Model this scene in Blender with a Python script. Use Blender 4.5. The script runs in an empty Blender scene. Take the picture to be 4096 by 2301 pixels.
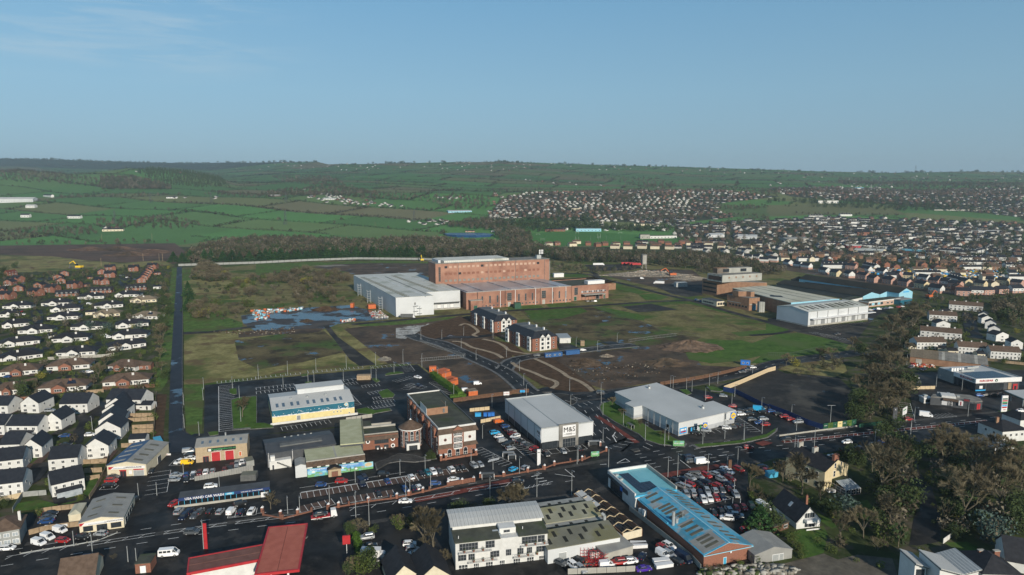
import bpy,math,random
import numpy as np
from mathutils import Vector,Matrix
from mathutils.geometry import tessellate_polygon
random.seed(7);RNG=np.random.default_rng(7)
SC=bpy.context.scene
COL=SC.collection
# ---------------------------------------------------------------- camera
F,CX,CY,H=2730.0,2048.0,1150.5,106.0
TH=math.radians(8.3);S_,C_=math.sin(TH),math.cos(TH)
cam=bpy.data.objects.new('camera',bpy.data.cameras.new('camera'));COL.objects.link(cam)
cam.data.sensor_width=36;cam.data.lens=F/4096*36
cam.data.clip_start=1;cam.data.clip_end=40000
cam.location=(0,0,H);cam.rotation_euler=(math.pi/2-TH,0,0)
SC.camera=cam
# ---------------------------------------------------------------- sky, sun, exposure
SUN_AZ=math.atan2(-0.92,0.39);SUN_EL=math.radians(22)
W=bpy.data.worlds.new('World');SC.world=W;W.use_nodes=True
nt=W.node_tree;nt.nodes.clear()
sky=nt.nodes.new('ShaderNodeTexSky');sky.sky_type='NISHITA';sky.sun_disc=False
sky.sun_elevation=SUN_EL;sky.sun_rotation=math.pi/2-SUN_AZ
sky.altitude=100;sky.air_density=1.0;sky.dust_density=0.3;sky.ozone_density=1.5
bg=nt.nodes.new('ShaderNodeBackground');bg.inputs[1].default_value=0.1
out=nt.nodes.new('ShaderNodeOutputWorld')
def wn(t,**kw):
    q=nt.nodes.new(t)
    for k,v in kw.items():setattr(q,k,v)
    return q
wl_=nt.links.new
tc=wn('ShaderNodeTexCoord');sx=wn('ShaderNodeSeparateXYZ');wl_(tc.outputs['Generated'],sx.inputs[0])
rp=wn('ShaderNodeValToRGB');e=rp.color_ramp.elements;e[0].position=0;e[0].color=(.250,.435,.59,1);e[1].position=1;e[1].color=(.035,.085,.17,1)
for p_,c_ in((.035,(.285,.475,.615)),(.13,(.26,.485,.66)),(.26,(.175,.405,.635)),(.42,(.105,.255,.43)),(.6,(.06,.15,.27))):q=e.new(p_);q.color=(*c_,1)
wl_(sx.outputs['Z'],rp.inputs[0])
# clearer, deeper blue towards the right, milkier towards the left
ax=wn('ShaderNodeMapRange');ax.inputs[1].default_value=-.7;ax.inputs[2].default_value=.7;ax.inputs[3].default_value=10.6;ax.inputs[4].default_value=8.1;wl_(sx.outputs['X'],ax.inputs[0])
sc_n=wn('ShaderNodeVectorMath',operation='SCALE');wl_(rp.outputs[0],sc_n.inputs[0]);wl_(ax.outputs[0],sc_n.inputs['Scale'])
mx0=wn('ShaderNodeMixRGB');mx0.inputs[0].default_value=.88;wl_(sky.outputs[0],mx0.inputs[1]);wl_(sc_n.outputs[0],mx0.inputs[2])
# thin cirrus streaks high in the sky on the left
mp=wn('ShaderNodeMapping');mp.inputs['Rotation'].default_value=(0,-.13,0);mp.inputs['Scale'].default_value=(3.2,2,26)
nz=wn('ShaderNodeTexNoise');nz.inputs['Scale'].default_value=2.2;nz.inputs['Detail'].default_value=9;nz.inputs['Roughness'].default_value=.6;nz.inputs['Distortion'].default_value=.5
cr=wn('ShaderNodeMapRange');cr.inputs[1].default_value=.47;cr.inputs[2].default_value=.72;cr.inputs[3].default_value=0;cr.inputs[4].default_value=.62
cm=wn('ShaderNodeMapRange',interpolation_type='SMOOTHSTEP');cm.inputs[1].default_value=-.22;cm.inputs[2].default_value=-.45;wl_(sx.outputs['X'],cm.inputs[0])
cz=wn('ShaderNodeMapRange',interpolation_type='SMOOTHSTEP');cz.inputs[1].default_value=.12;cz.inputs[2].default_value=.17;wl_(sx.outputs['Z'],cz.inputs[0])
m1=wn('ShaderNodeMath',operation='MULTIPLY');m2=wn('ShaderNodeMath',operation='MULTIPLY');mx=wn('ShaderNodeMixRGB');mx.inputs[2].default_value=(4.6,6.0,7.0,1)
wl_(tc.outputs['Generated'],mp.inputs[0]);wl_(mp.outputs[0],nz.inputs['Vector']);wl_(nz.outputs['Fac'],cr.inputs[0]);wl_(cr.outputs[0],m1.inputs[0]);wl_(cm.outputs[0],m1.inputs[1]);wl_(m1.outputs[0],m2.inputs[0]);wl_(cz.outputs[0],m2.inputs[1])
wl_(m2.outputs[0],mx.inputs[0]);wl_(mx0.outputs[0],mx.inputs[1]);wl_(mx.outputs[0],bg.inputs[0]);wl_(bg.outputs[0],out.inputs[0])
sl=bpy.data.lights.new('sun','SUN');sl.energy=5.0;sl.angle=math.radians(.5);sl.color=(1,.91,.77)
sun=bpy.data.objects.new('sun',sl);COL.objects.link(sun)
sd=Vector((math.cos(SUN_AZ)*math.cos(SUN_EL),math.sin(SUN_AZ)*math.cos(SUN_EL),math.sin(SUN_EL)))
sun.rotation_euler=sd.to_track_quat('Z','Y').to_euler()
sun.location=sd*500
vs=SC.view_settings;vs.view_transform='Standard';vs.look='None';vs.exposure=0.06;vs.gamma=1;vs.use_curve_mapping=False
SC.cycles.max_bounces=4;SC.cycles.volume_bounces=0
# ---------------------------------------------------------------- photograph pixel -> ground
TILE={'D':(0,0,1.59006),'A1':(0,1726,.39752),'A2':(1024,1726,.39752),'A3':(2048,1726,.39752),'A4':(3072,1726,.39752),
 'B1':(0,1200,.39752),'B2':(1024,1200,.39752),'B3':(2048,1200,.39752),'B4':(3072,1200,.39752),
 'C1':(0,620,.40078),'C2':(1024,620,.40078),'C3':(2048,620,.40078),'C4':(3072,620,.40078)}
TILE.update({'E1':(2780,1040,.34938),'E2':(3580,1400,.20731),'E3':(1400,1540,.23493),'E4':(1380,1000,.42702)})
def px(s):
    """'B1 10 20 30 40' -> list of photograph pixel pairs"""
    r=[];t='D';b=[]
    for w in s.replace(',',' ').split():
        if w in TILE:t=w
        else:
            b.append(float(w))
            if len(b)==2:
                o=TILE[t];r.append((o[0]+b[0]*o[2],o[1]+b[1]*o[2]));b=[]
    return r
def ip(x,xs,ys):return float(np.interp(x,xs,ys))
SKX=[0,400,860,1290,1330,1700,2000,2400,2700,3100,3500,3800,4096]
SKY=[632,645,654,648,657,655,646,660,668,680,696,686,692]
def rowof(x,y):
    xp=CX+F*x/max(y,1)*.985
    R=ip(xp,[900,1400],[6200,4600]);sr=ip(xp,SKX,SKY)
    r22=ip(xp,[0,1500,2600,4096],[800,778,772,790]);r30=ip(xp,[0,1500,4096],[752,728,745])
    r17=ip(xp,[0,2048,3300,4096],[892,882,880,890])
    return ip(y,[1256,1700,2230,3000,R],[985,r17,r22,r30,sr]),R,xp
def T(x,y):
    if y<1240:return 0.0
    r,R,xp=rowof(x,y)
    v=(r-CY)/F
    z=H-y/(C_-v*S_)*(S_+v*C_)
    k=min(1,(y-1240)/160);z*=k*k*(3-2*k)
    n=math.sin(x*.0041+1.3*math.sin(y*.0019))*math.sin(y*.0053+1.1*math.sin(x*.0023))
    z+=n*min(7,(y-1240)*.004)*(0 if y>R else 1)
    A=ip(xp,[-600,0,140,330,480,560,700,800,900,980],[70,66,74,50,60,72,62,50,24,0])
    z+=A*math.exp(-((y-2950)/330)**2)
    if y>R:z-=(y-R)*.05
    return max(z,0)
def G(p,z=0.0):
    x,y=p
    u=(x-CX)/F;v=(y-CY)/F;dn=S_+v*C_;fw=C_-v*S_
    t=(H-z)/dn if dn>1e-4 else 1e9
    if t*fw<1240:return Vector((u*t,fw*t,z))
    t=1100.0
    while t<7500:
        if H-dn*t-z<=T(u*t,fw*t):break
        t+=30
    lo,hi=t-30,t
    for _ in range(6):
        m=(lo+hi)/2
        if H-dn*m-z<=T(u*m,fw*m):hi=m
        else:lo=m
    return Vector((u*hi,fw*hi,H-dn*hi))
def proj(x,y,z):
    dz=z-H;d=y*C_-dz*S_
    return CX+F*x/d,CY-F*(dz*C_+y*S_)/d
def GL(s,z=0.0):return[G(p,z)for p in px(s)]
def inpoly(P,x,y):
    c=False;j=len(P)-1
    for i in range(len(P)):
        xi,yi=P[i];xj,yj=P[j]
        if(yi>y)!=(yj>y)and x<(xj-xi)*(y-yi)/(yj-yi)+xi:c=not c
        j=i
    return c
# ---------------------------------------------------------------- materials
MATS={}
def mat(name,a,b=None,scale=1.0,rough=.85,spec=.3,metal=0,stripe=None,detail=4,puddle=None,c3=None,s3=.03,bump=0,lo=.35,hi=.65,coord='Object',alpha=None,emis=None,objrand=0,ruf2=None,c4=None,s4=.05):
    m=bpy.data.materials.new(name);m.use_nodes=True;n=m.node_tree;L=n.links.new
    bs=n.nodes['Principled BSDF'];N=n.nodes.new
    bs.inputs['Roughness'].default_value=rough;bs.inputs['Metallic'].default_value=metal
    bs.inputs['Specular IOR Level'].default_value=spec
    def rgb(c):return(c[0],c[1],c[2],1)
    tcn=N('ShaderNodeTexCoord')
    src=tcn.outputs[coord]if coord!='World' else N('ShaderNodeNewGeometry').outputs['Position']
    col=None
    def noise(sc,det=detail,rg=.55):
        q=N('ShaderNodeTexNoise');q.inputs['Scale'].default_value=sc;q.inputs['Detail'].default_value=det;q.inputs['Roughness'].default_value=rg
        L(src,q.inputs['Vector']);return q.outputs['Fac']
    def mr(s_,a_,b_,c_=0,d_=1):
        q=N('ShaderNodeMapRange');q.inputs[1].default_value=a_;q.inputs[2].default_value=b_;q.inputs[3].default_value=c_;q.inputs[4].default_value=d_
        L(s_,q.inputs[0]);return q.outputs[0]
    def mix(f,x,y,mode='MIX'):
        q=N('ShaderNodeMixRGB');q.blend_type=mode
        for i,k in((0,f),(1,x),(2,y)):
            if hasattr(k,'links'):L(k,q.inputs[i])
            else:q.inputs[i].default_value=k if i==0 else rgb(k)
        return q.outputs[0]
    if b is None:b=tuple(min(1,x*1.18)for x in a);a=tuple(x*.86 for x in a)
    f1=noise(scale);col=mix(mr(f1,lo,hi),a,b)
    if coord=='World':col=mix(1,col,mr(noise(.3,9,.75),.3,.7,.62,1.38),'MULTIPLY')
    if c3 is not None:col=mix(mr(noise(s3,5,.6),.5,.62),col,c3)
    if c4 is not None:col=mix(mr(noise(s4,9,.65),.53,.6,0,.8),col,c4)
    if stripe:
        q=N('ShaderNodeTexWave');q.wave_type='BANDS';q.bands_direction=stripe[0];q.inputs['Scale'].default_value=stripe[1];q.inputs['Distortion'].default_value=0
        L(src,q.inputs['Vector'])
        col=mix(mr(q.outputs['Fac'],0,1,0,stripe[2]),col,(0,0,0))
    if objrand:
        oi=N('ShaderNodeObjectInfo');q=N('ShaderNodeHueSaturation');L(col,q.inputs['Color'])
        L(mr(oi.outputs['Random'],0,1,1-objrand,1+objrand),q.inputs['Value']);col=q.outputs[0]
    if puddle:
        pf=mr(noise(puddle[0],6,.6),puddle[1],puddle[1]+.035)
        col=mix(pf,col,(.010,.016,.03));L(mr(pf,0,1,rough,.16),bs.inputs['Roughness']);L(mr(pf,0,1,spec,.6),bs.inputs['Specular IOR Level'])
    elif ruf2 is not None:
        L(mr(noise(.06,5),.4,.62,rough,ruf2),bs.inputs['Roughness'])
    L(col,bs.inputs['Base Color'])
    if bump:
        q=N('ShaderNodeBump');q.inputs['Strength'].default_value=bump;q.inputs['Distance'].default_value=.3;L(noise(scale*2),q.inputs['Height']);L(q.outputs[0],bs.inputs['Normal'])
    if emis:bs.inputs['Emission Color'].default_value=rgb(emis);bs.inputs['Emission Strength'].default_value=1
    MATS[name]=m;return m
mat('asphalt',(.012,.013,.014),(.021,.021,.022),.12,.7,.1,coord='World',ruf2=.45,c3=(.032,.031,.03),s3=.05,c4=(.042,.04,.038),s4=.13)
mat('wet_asphalt',(.014,.014,.019),(.028,.028,.034),.1,.55,.2,coord='World',puddle=(.05,.61))
mat('yard',(.035,.03,.028),(.06,.052,.048),.1,.7,.3,coord='World',puddle=(.035,.47),c3=(.08,.065,.05))
mat('old_asphalt',(.022,.022,.022),(.04,.038,.036),.06,.8,.12,coord='World',c3=(.075,.07,.06),s3=.05,puddle=(.07,.66))
mat('pavement',(.04,.039,.037),(.065,.062,.058),1.2,.8,.25,coord='World')
mat('new_pavement',(.10,.10,.10),(.15,.15,.145),1.2,.8,.25,coord='World')
mat('grass',(.06,.11,.024),(.095,.155,.038),.15,.95,.1,coord='World',c3=(.085,.095,.035),s3=.05)
mat('lawn',(.04,.085,.016),(.07,.13,.028),.2,.95,.1,coord='World',c3=(.075,.1,.03),s3=.12)
mat('bright_grass',(.048,.10,.018),(.075,.135,.028),.1,.95,.1,coord='World',c3=(.08,.12,.035),s3=.03)
mat('rough_grass',(.16,.145,.055),(.26,.235,.10),.1,.95,.1,coord='World',c3=(.075,.10,.028),s3=.022,detail=8,c4=(.12,.08,.045),s4=.04)
mat('scrub',(.12,.115,.042),(.21,.18,.085),.12,.95,.1,coord='World',c3=(.06,.10,.022),s3=.02,detail=8,c4=(.075,.06,.03),s4=.06)
mat('waste',(.05,.038,.02),(.135,.112,.055),.04,.9,.15,coord='World',c3=(.06,.105,.025),s3=.025,puddle=(.045,.60),detail=8,c4=(.03,.026,.018),s4=.07)
mat('mud',(.05,.035,.023),(.125,.088,.06),.05,.85,.2,coord='World',c3=(.075,.06,.042),s3=.03,puddle=(.05,.605),detail=8,c4=(.033,.026,.02),s4=.06)
mat('soil',(.062,.038,.022),(.085,.052,.03),.3,.92,.15,coord='World',detail=8)
mat('brown_field',(.085,.055,.04),(.12,.08,.058),.06,.92,.15,coord='World',c3=(.06,.045,.03),s3=.02,detail=8)
mat('mound',(.10,.07,.05),(.15,.105,.075),.15,.92,.15,coord='World',detail=8)
mat('path',(.27,.215,.15),(.34,.275,.20),.8,.9,.2,coord='World')
mat('gravel',(.16,.145,.12),(.26,.24,.2),.5,.9,.2,coord='World')
mat('rubble',(.16,.13,.10),(.32,.28,.22),.6,.9,.2,coord='World',detail=8)
mat('pale_rubble',(.2,.19,.17),(.5,.5,.48),.25,.8,.3,coord='World',detail=9,c3=(.08,.065,.05),s3=.1)
mat('garden',(.03,.045,.015),(.06,.075,.026),.05,.95,.1,coord='World',c3=(.09,.08,.06),s3=.12)
mat('red_lane',(.12,.03,.022),(.16,.042,.03),.8,.8,.25,coord='World')
mat('paint',(.55,.55,.54),(.75,.75,.73),3,.7,.3,coord='World')
mat('yellow_paint',(.5,.38,.08),(.65,.5,.1),2,.7,.3,coord='World')
mat('bay',(.075,.048,.038),(.1,.065,.05),.8,.8,.25,coord='World')
mat('sand',(.09,.08,.065),(.13,.115,.09),.4,.9,.2,coord='World',detail=8)
mat('rock',(.10,.095,.08),(.26,.24,.2),.4,.9,.2,coord='World',detail=6)
mat('water',(.01,.045,.12),(.015,.06,.16),.05,.25,.5,coord='World',bump=.1)
mat('hill',(.9,.9,.9),(1,1,1),.01,.95,.1,coord='World')
mat('far_wall',(.34,.34,.32),(.5,.49,.46),.02,.9,.1,coord='World')
mat('far_brick',(.14,.085,.065),(.22,.13,.10),.02,.9,.1,coord='World')
mat('white_wall',(.55,.55,.53),(.64,.64,.62),.6,.8,.25,objrand=.05)
mat('cream_wall',(.55,.49,.36),(.64,.58,.44),.6,.8,.25,objrand=.05)
mat('yellow_wall',(.52,.43,.26),(.60,.51,.33),.6,.8,.25)
mat('tan_wall',(.36,.28,.18),(.43,.34,.23),1.2,.85,.25)
mat('grey_wall',(.24,.25,.24),(.31,.32,.31),.8,.85,.25)
mat('brick',(.19,.085,.058),(.27,.125,.085),3,.9,.2,objrand=.1)
mat('brick_old',(.27,.142,.10),(.37,.205,.145),.09,.9,.2,c3=(.22,.11,.08),s3=.05,detail=8)
mat('brick_wall',(.14,.066,.047),(.20,.096,.067),2,.9,.2)
mat('brick_brown',(.24,.135,.085),(.32,.19,.12),.4,.9,.2)
mat('brick_panel',(.42,.28,.21),(.5,.35,.27),.6,.9,.2)
mat('pink_wall',(.40,.24,.19),(.47,.29,.23),.6,.9,.2)
mat('slate',(.018,.019,.023),(.03,.031,.036),.8,.7,.2,objrand=.15)
mat('new_slate',(.016,.019,.026),(.026,.03,.038),.8,.62,.25,objrand=.1)
mat('tile_brown',(.085,.058,.042),(.125,.088,.066),.8,.85,.2,objrand=.1)
mat('tile_tan',(.15,.12,.085),(.2,.165,.12),.8,.85,.2,objrand=.1)
mat('tile_red',(.10,.03,.022),(.14,.045,.03),.8,.85,.2)
mat('glass',(.02,.026,.032),(.035,.042,.05),.5,.12,.6)
mat('pale_glass',(.25,.29,.32),(.4,.44,.47),.5,.15,.6)
mat('frame_white',(.75,.75,.74),(.82,.82,.8),.5,.5,.4)
mat('frame_dark',(.03,.03,.032),(.05,.05,.052),.5,.5,.4)
mat('frame_grey',(.2,.21,.22),(.26,.27,.28),.5,.5,.4)
mat('cladding_white',(.52,.54,.55),(.60,.62,.63),.08,.55,.4,stripe=('X',2,.1))
mat('cladding_grey',(.36,.38,.40),(.42,.44,.46),.08,.55,.4,stripe=('X',2,.1))
mat('cladding_dark',(.045,.05,.058),(.07,.075,.082),.3,.6,.4)
mat('metal_roof',(.47,.475,.46),(.55,.555,.54),.06,.5,.4,stripe=('X',.5,.12))
mat('metal_roof_y',(.48,.485,.47),(.56,.565,.55),.06,.5,.4,stripe=('Y',.5,.12))
mat('sheet_pale',(.52,.53,.49),(.66,.66,.61),.05,.6,.35,stripe=('X',.16,.18),c3=(.40,.41,.35),s3=.05)
mat('sheet_moss',(.15,.15,.12),(.22,.22,.17),.12,.8,.25,stripe=('X',.8,.22),c3=(.18,.175,.10),s3=.1)
mat('sheet_moss_dark',(.085,.088,.07),(.13,.13,.10),.12,.8,.25,stripe=('X',.8,.22),c3=(.10,.105,.07),s3=.1)
mat('sheet_moss_light',(.24,.24,.18),(.33,.33,.25),.12,.8,.25,stripe=('X',.8,.22),c3=(.26,.25,.15),s3=.1)
mat('sheet_yellow',(.44,.44,.27),(.54,.54,.36),.3,.75,.3,stripe=('X',1.1,.35))
mat('sheet_grey',(.26,.26,.25),(.33,.33,.31),.3,.7,.3,stripe=('X',1,.25))
mat('sheet_cream',(.45,.43,.33),(.6,.58,.46),.04,.7,.3,stripe=('X',.12,.2),c3=(.55,.54,.45),s3=.03)
mat('sheet_black',(.018,.02,.018),(.035,.035,.028),.05,.85,.2)
mat('sheet_blue',(.07,.36,.56),(.12,.45,.64),.25,.6,.3,stripe=('Y',1.1,.25),c3=(.32,.38,.40),s3=.3,c4=(.05,.24,.36),s4=.12)
mat('sheet_cyan',(.16,.44,.52),(.20,.50,.57),.3,.5,.4,stripe=('X',1,.1))
mat('blue_trim',(.05,.32,.5),(.07,.36,.55),.5,.5,.4)
mat('light_blue',(.25,.5,.62),(.3,.56,.68),.5,.6,.3)
mat('teal',(.012,.11,.17),(.018,.14,.21),.3,.6,.3,stripe=('X',1.2,.15))
mat('yellow_block',(.62,.52,.25),(.70,.60,.31),.6,.8,.25)
mat('blue_roof_sheet',(.04,.09,.2),(.06,.13,.26),.3,.5,.4,stripe=('Y',.9,.5))
mat('flat_roof',(.05,.055,.045),(.085,.09,.07),.25,.85,.2,c3=(.05,.065,.035),s3=.12)
mat('flat_pale',(.26,.24,.25),(.37,.35,.36),.07,.35,.5,c3=(.42,.42,.44),s3=.05)
mat('skylight',(.09,.085,.06),(.13,.12,.085),.5,.5,.4)
mat('rooflight',(.07,.11,.16),(.10,.15,.2),.5,.35,.4)
mat('solar',(.012,.016,.03),(.02,.026,.045),.5,.15,.6)
mat('mural_blue',(.10,.25,.55),(.18,.4,.62),.4,.7,.3)
mat('mural_green',(.12,.3,.12),(.2,.42,.2),.3,.7,.3,c3=(.12,.36,.5),s3=.3)
mat('concrete',(.30,.29,.26),(.40,.39,.35),.3,.85,.25)
mat('dark_concrete',(.16,.155,.14),(.24,.23,.21),.3,.85,.25)
mat('grey_panel',(.32,.33,.30),(.46,.46,.42),.12,.8,.25,stripe=('X',.3,.3))
mat('timber',(.26,.19,.12),(.36,.27,.18),1,.85,.2,objrand=.1)
mat('timber_brown',(.10,.055,.035),(.15,.085,.055),1,.85,.2)
mat('timber_pale',(.48,.38,.24),(.58,.47,.31),1,.85,.2)
mat('hoarding_blue',(.012,.03,.11),(.02,.045,.14),.5,.6,.3)
mat('steel',(.34,.36,.36),(.42,.44,.44),1,.5,.5,metal=.3)
mat('steel_dark',(.08,.085,.085),(.12,.125,.125),1,.6,.4)
mat('red',(.36,.02,.025),(.44,.03,.035),.5,.5,.4)
mat('canopy_red',(.40,.115,.08),(.48,.15,.105),.4,.75,.25,stripe=('Y',1.2,.25))
mat('canopy_brown',(.16,.075,.06),(.22,.105,.085),.4,.75,.25,stripe=('Y',1.2,.25))
mat('orange',(.46,.11,.035),(.56,.15,.05),1,.6,.3)
mat('yellow',(.75,.48,.02),(.8,.55,.04),1,.5,.4)
mat('blue',(.02,.14,.5),(.03,.18,.58),1,.5,.4)
mat('sky_blue',(.03,.3,.62),(.04,.36,.7),1,.5,.4)
mat('cabin_blue',(.02,.08,.22),(.03,.11,.28),1,.5,.4)
mat('green',(.03,.25,.08),(.04,.3,.1),1,.5,.4)
mat('dark_green',(.01,.06,.035),(.015,.08,.045),1,.5,.4)
mat('black',(.008,.008,.009),(.014,.014,.015),1,.5,.4)
mat('white',(.66,.66,.66),(.72,.72,.72),1,.5,.4)
mat('tyre',(.012,.012,.012),(.02,.02,.02),1,.8,.3)
mat('tail_lamp',(.35,.01,.01),(.45,.02,.02),1,.3,.5)
mat('head_lamp',(.6,.62,.65),(.7,.72,.75),1,.2,.6)
mat('bark',(.10,.085,.06),(.16,.14,.10),2,.9,.2)
mat('twig',(.10,.085,.052),(.17,.145,.09),.35,.9,.15,objrand=.25)
mat('twig_pale',(.11,.095,.07),(.17,.15,.11),.05,.9,.1,coord='World')
mat('twig_dark',(.04,.042,.024),(.07,.07,.04),.05,.9,.1,coord='World')
mat('twig_far',(.065,.055,.038),(.12,.10,.07),.03,.9,.1,coord='World',c3=(.05,.06,.028),s3=.02)
mat('cypress',(.02,.055,.016),(.04,.09,.026),.2,.8,.2,objrand=.25)
mat('leaf_dark',(.032,.052,.018),(.06,.085,.028),.5,.8,.2,objrand=.2)
mat('leaf_far',(.025,.045,.018),(.045,.07,.025),.05,.85,.15,coord='World')
mat('leaf_mid',(.055,.08,.02),(.10,.13,.03),.6,.8,.2,objrand=.2)
mat('leaf_blue',(.05,.085,.07),(.085,.12,.1),.6,.8,.2)
mat('leaf_yellow',(.17,.16,.03),(.26,.24,.045),.6,.8,.2)
mat('hedge_far',(.022,.024,.014),(.045,.042,.026),.05,.9,.1,coord='World')
mat('hedge_green',(.04,.085,.012),(.075,.14,.02),.8,.85,.2)
mat('ivy',(.03,.05,.015),(.06,.085,.025),.5,.8,.2,coord='World')
CARC={'w':('white',(.78,.79,.80)),'k':('black',(.012,.013,.015)),'s':('silver',(.36,.38,.40)),'g':('grey',(.10,.11,.12)),'r':('red',(.32,.022,.022)),
 'b':('blue',(.025,.08,.24)),'d':('dark blue',(.012,.022,.055)),'m':('maroon',(.12,.012,.015)),'o':('orange',(.55,.13,.03)),'c':('light blue',(.03,.34,.62)),
 'v':('dark green',(.02,.05,.04)),'y':('yellow',(.85,.5,.02)),'p':('purple',(.06,.02,.28)),'t':('teal',(.02,.16,.22))}
for _k,(_n,_c)in CARC.items():mat('car_'+_k,_c,tuple(min(1,q*1.05)for q in _c),.5,.28,.5,metal=.3 if _k in 'sgdbv' else 0)
# ---------------------------------------------------------------- mesh building
class MB:
    def __init__(s):s.v=[];s.f=[];s.m=[]
    def add(s,vs_,fs,m=0):
        o=len(s.v);s.v+=[tuple(v)for v in vs_];s.f+=[tuple(i+o for i in f)for f in fs];s.m+=[m]*len(fs);return s
    def box(s,x0,x1,y0,y1,z0,z1,m=0):
        return s.add([(x0,y0,z0),(x1,y0,z0),(x1,y1,z0),(x0,y1,z0),(x0,y0,z1),(x1,y0,z1),(x1,y1,z1),(x0,y1,z1)],
 [(0,3,2,1),(4,5,6,7),(0,1,5,4),(1,2,6,5),(2,3,7,6),(3,0,4,7)],m)
    def hexa(s,P,m=0):
        return s.add(P,[(0,3,2,1),(4,5,6,7),(0,1,5,4),(1,2,6,5),(2,3,7,6),(3,0,4,7)],m)
    def prism(s,P,z0,z1,m=0,zt=None):
        n=len(P);a=sum(P[i][0]*P[(i+1)%n][1]-P[(i+1)%n][0]*P[i][1]for i in range(n))
        if a<0:P=P[::-1];zt=zt[::-1]if zt else None
        vs_=[(p[0],p[1],z0)for p in P]+[(p[0],p[1],zt[i]if zt else z1)for i,p in enumerate(P)]
        fs=[tuple((i,(i+1)%n,n+(i+1)%n,n+i))for i in range(n)]
        tri=tessellate_polygon([[Vector((p[0],p[1],0))for p in P]])
        for t in tri:
            A,B_,C=(P[k]for k in t)
            if(B_[0]-A[0])*(C[1]-A[1])-(C[0]-A[0])*(B_[1]-A[1])<0:t=t[::-1]
            fs.append((n+t[0],n+t[1],n+t[2]));fs.append((t[2],t[1],t[0]))
        return s.add(vs_,fs,m)
    def tube(s,a,b,r0,r1=None,n=6,m=0,cap=True):
        a,b=Vector(a),Vector(b);r1=r0 if r1 is None else r1
        d=(b-a).normalized();u=d.orthogonal().normalized();w=d.cross(u)
        vs_=[a+(u*math.cos(t)+w*math.sin(t))*r0 for t in[2*math.pi*i/n for i in range(n)]]+[b+(u*math.cos(t)+w*math.sin(t))*r1 for t in[2*math.pi*i/n for i in range(n)]]
        fs=[(i,(i+1)%n,n+(i+1)%n,n+i)for i in range(n)]
        if cap:fs+=[tuple(range(n-1,-1,-1)),tuple(range(n,2*n))]
        return s.add(vs_,fs,m)
    def cone(s,x,y,z0,z1,r0,r1=0.0,n=12,m=0):return s.tube((x,y,z0),(x,y,z1),r0,max(r1,.01),n,m)
    def mesh(s,name,mats):
        me=bpy.data.meshes.new(name);me.from_pydata(s.v,[],s.f)
        for q in mats:me.materials.append(MATS[q])
        if len(mats)>1:me.polygons.foreach_set('material_index',s.m)
        me.update();return me
    def build(s,name,mats,parent=None,**kw):
        return obj(name,s.mesh(name,mats if isinstance(mats,(list,tuple))else[mats]),parent,**kw)
def obj(name,me,parent=None,loc=(0,0,0),rot=(0,0,0),**kw):
    o=bpy.data.objects.new(name,me);COL.objects.link(o);o.location=loc;o.rotation_euler=rot
    if parent is not None:o.parent=parent
    for k,v in kw.items():
        if v is not None:o[k]=v
    return o
def struct(name,me,**kw):return obj(name,me,kind='structure',**kw)
KIDS={}
def kids(o):
    k=KIDS.get(o.name)
    if k is None:k=list(o.children);KIDS[o.name]=k
    return k
def copy_tree(o,loc,rz,label=None,group=None,sc=(1,1,1),parts=True,paint=None,root=True,cat=None,only=None):
    c=o.copy();COL.objects.link(c)
    if root:
        c.location=loc;c.rotation_euler=(0,0,rz);c.scale=sc
        if label:c['label']=label
        if group:c['group']=group
        if cat:c['category']=cat
    for ch in kids(o):
        b=ch.name.split('.')[0]
        if only and b not in only:continue
        d=copy_tree(ch,None,0,root=False,paint=paint);d.parent=c
        if paint and b in('body','cab'):
            d.material_slots[0].link='OBJECT';d.material_slots[0].material=MATS[paint]
    return c
def npmesh(name,V,Fc,mats,midx=None):
    """V (n,3), Fc (m,3) triangles"""
    me=bpy.data.meshes.new(name);n,m=len(V),len(Fc)
    me.vertices.add(n);me.vertices.foreach_set('co',np.asarray(V,np.float32).ravel())
    me.loops.add(m*3);me.loops.foreach_set('vertex_index',np.asarray(Fc,np.int32).ravel())
    me.polygons.add(m);me.polygons.foreach_set('loop_start',np.arange(0,m*3,3,dtype=np.int32));me.polygons.foreach_set('loop_total',np.full(m,3,np.int32))
    for q in mats:me.materials.append(MATS[q])
    if midx is not None:me.polygons.foreach_set('material_index',np.asarray(midx,np.int32))
    me.update(calc_edges=True);return me
PICK=[None]
def scatter(tmps,pts,rz=None,sc=None,pick=None):
    """tmps: list of (V,F,M) arrays; pts (n,3) -> merged arrays"""
    Vs,Fs,Ms=[],[],[];o=0;n=len(pts)
    rz=RNG.uniform(0,6.28,n)if rz is None else rz;pick=RNG.integers(0,len(tmps),n)if pick is None else pick;PICK[0]=pick
    for i in range(n):
        V,Fc,M=tmps[pick[i]];c,s=math.cos(rz[i]),math.sin(rz[i]);k=sc[i]if sc is not None else(1,1,1)
        x=V[:,0]*k[0];y=V[:,1]*k[1]
        Vs.append(np.stack([x*c-y*s+pts[i][0],x*s+y*c+pts[i][1],V[:,2]*k[2]+pts[i][2]],1));Fs.append(Fc+o);Ms.append(M);o+=len(V)
    return np.concatenate(Vs),np.concatenate(Fs),np.concatenate(Ms)
def tri_arrays(mb):
    Fc,M=[],[]
    for f,m in zip(mb.f,mb.m):
        for k in range(1,len(f)-1):Fc.append((f[0],f[k],f[k+1]));M.append(m)
    return np.array(mb.v,float),np.array(Fc),np.array(M)
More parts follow.
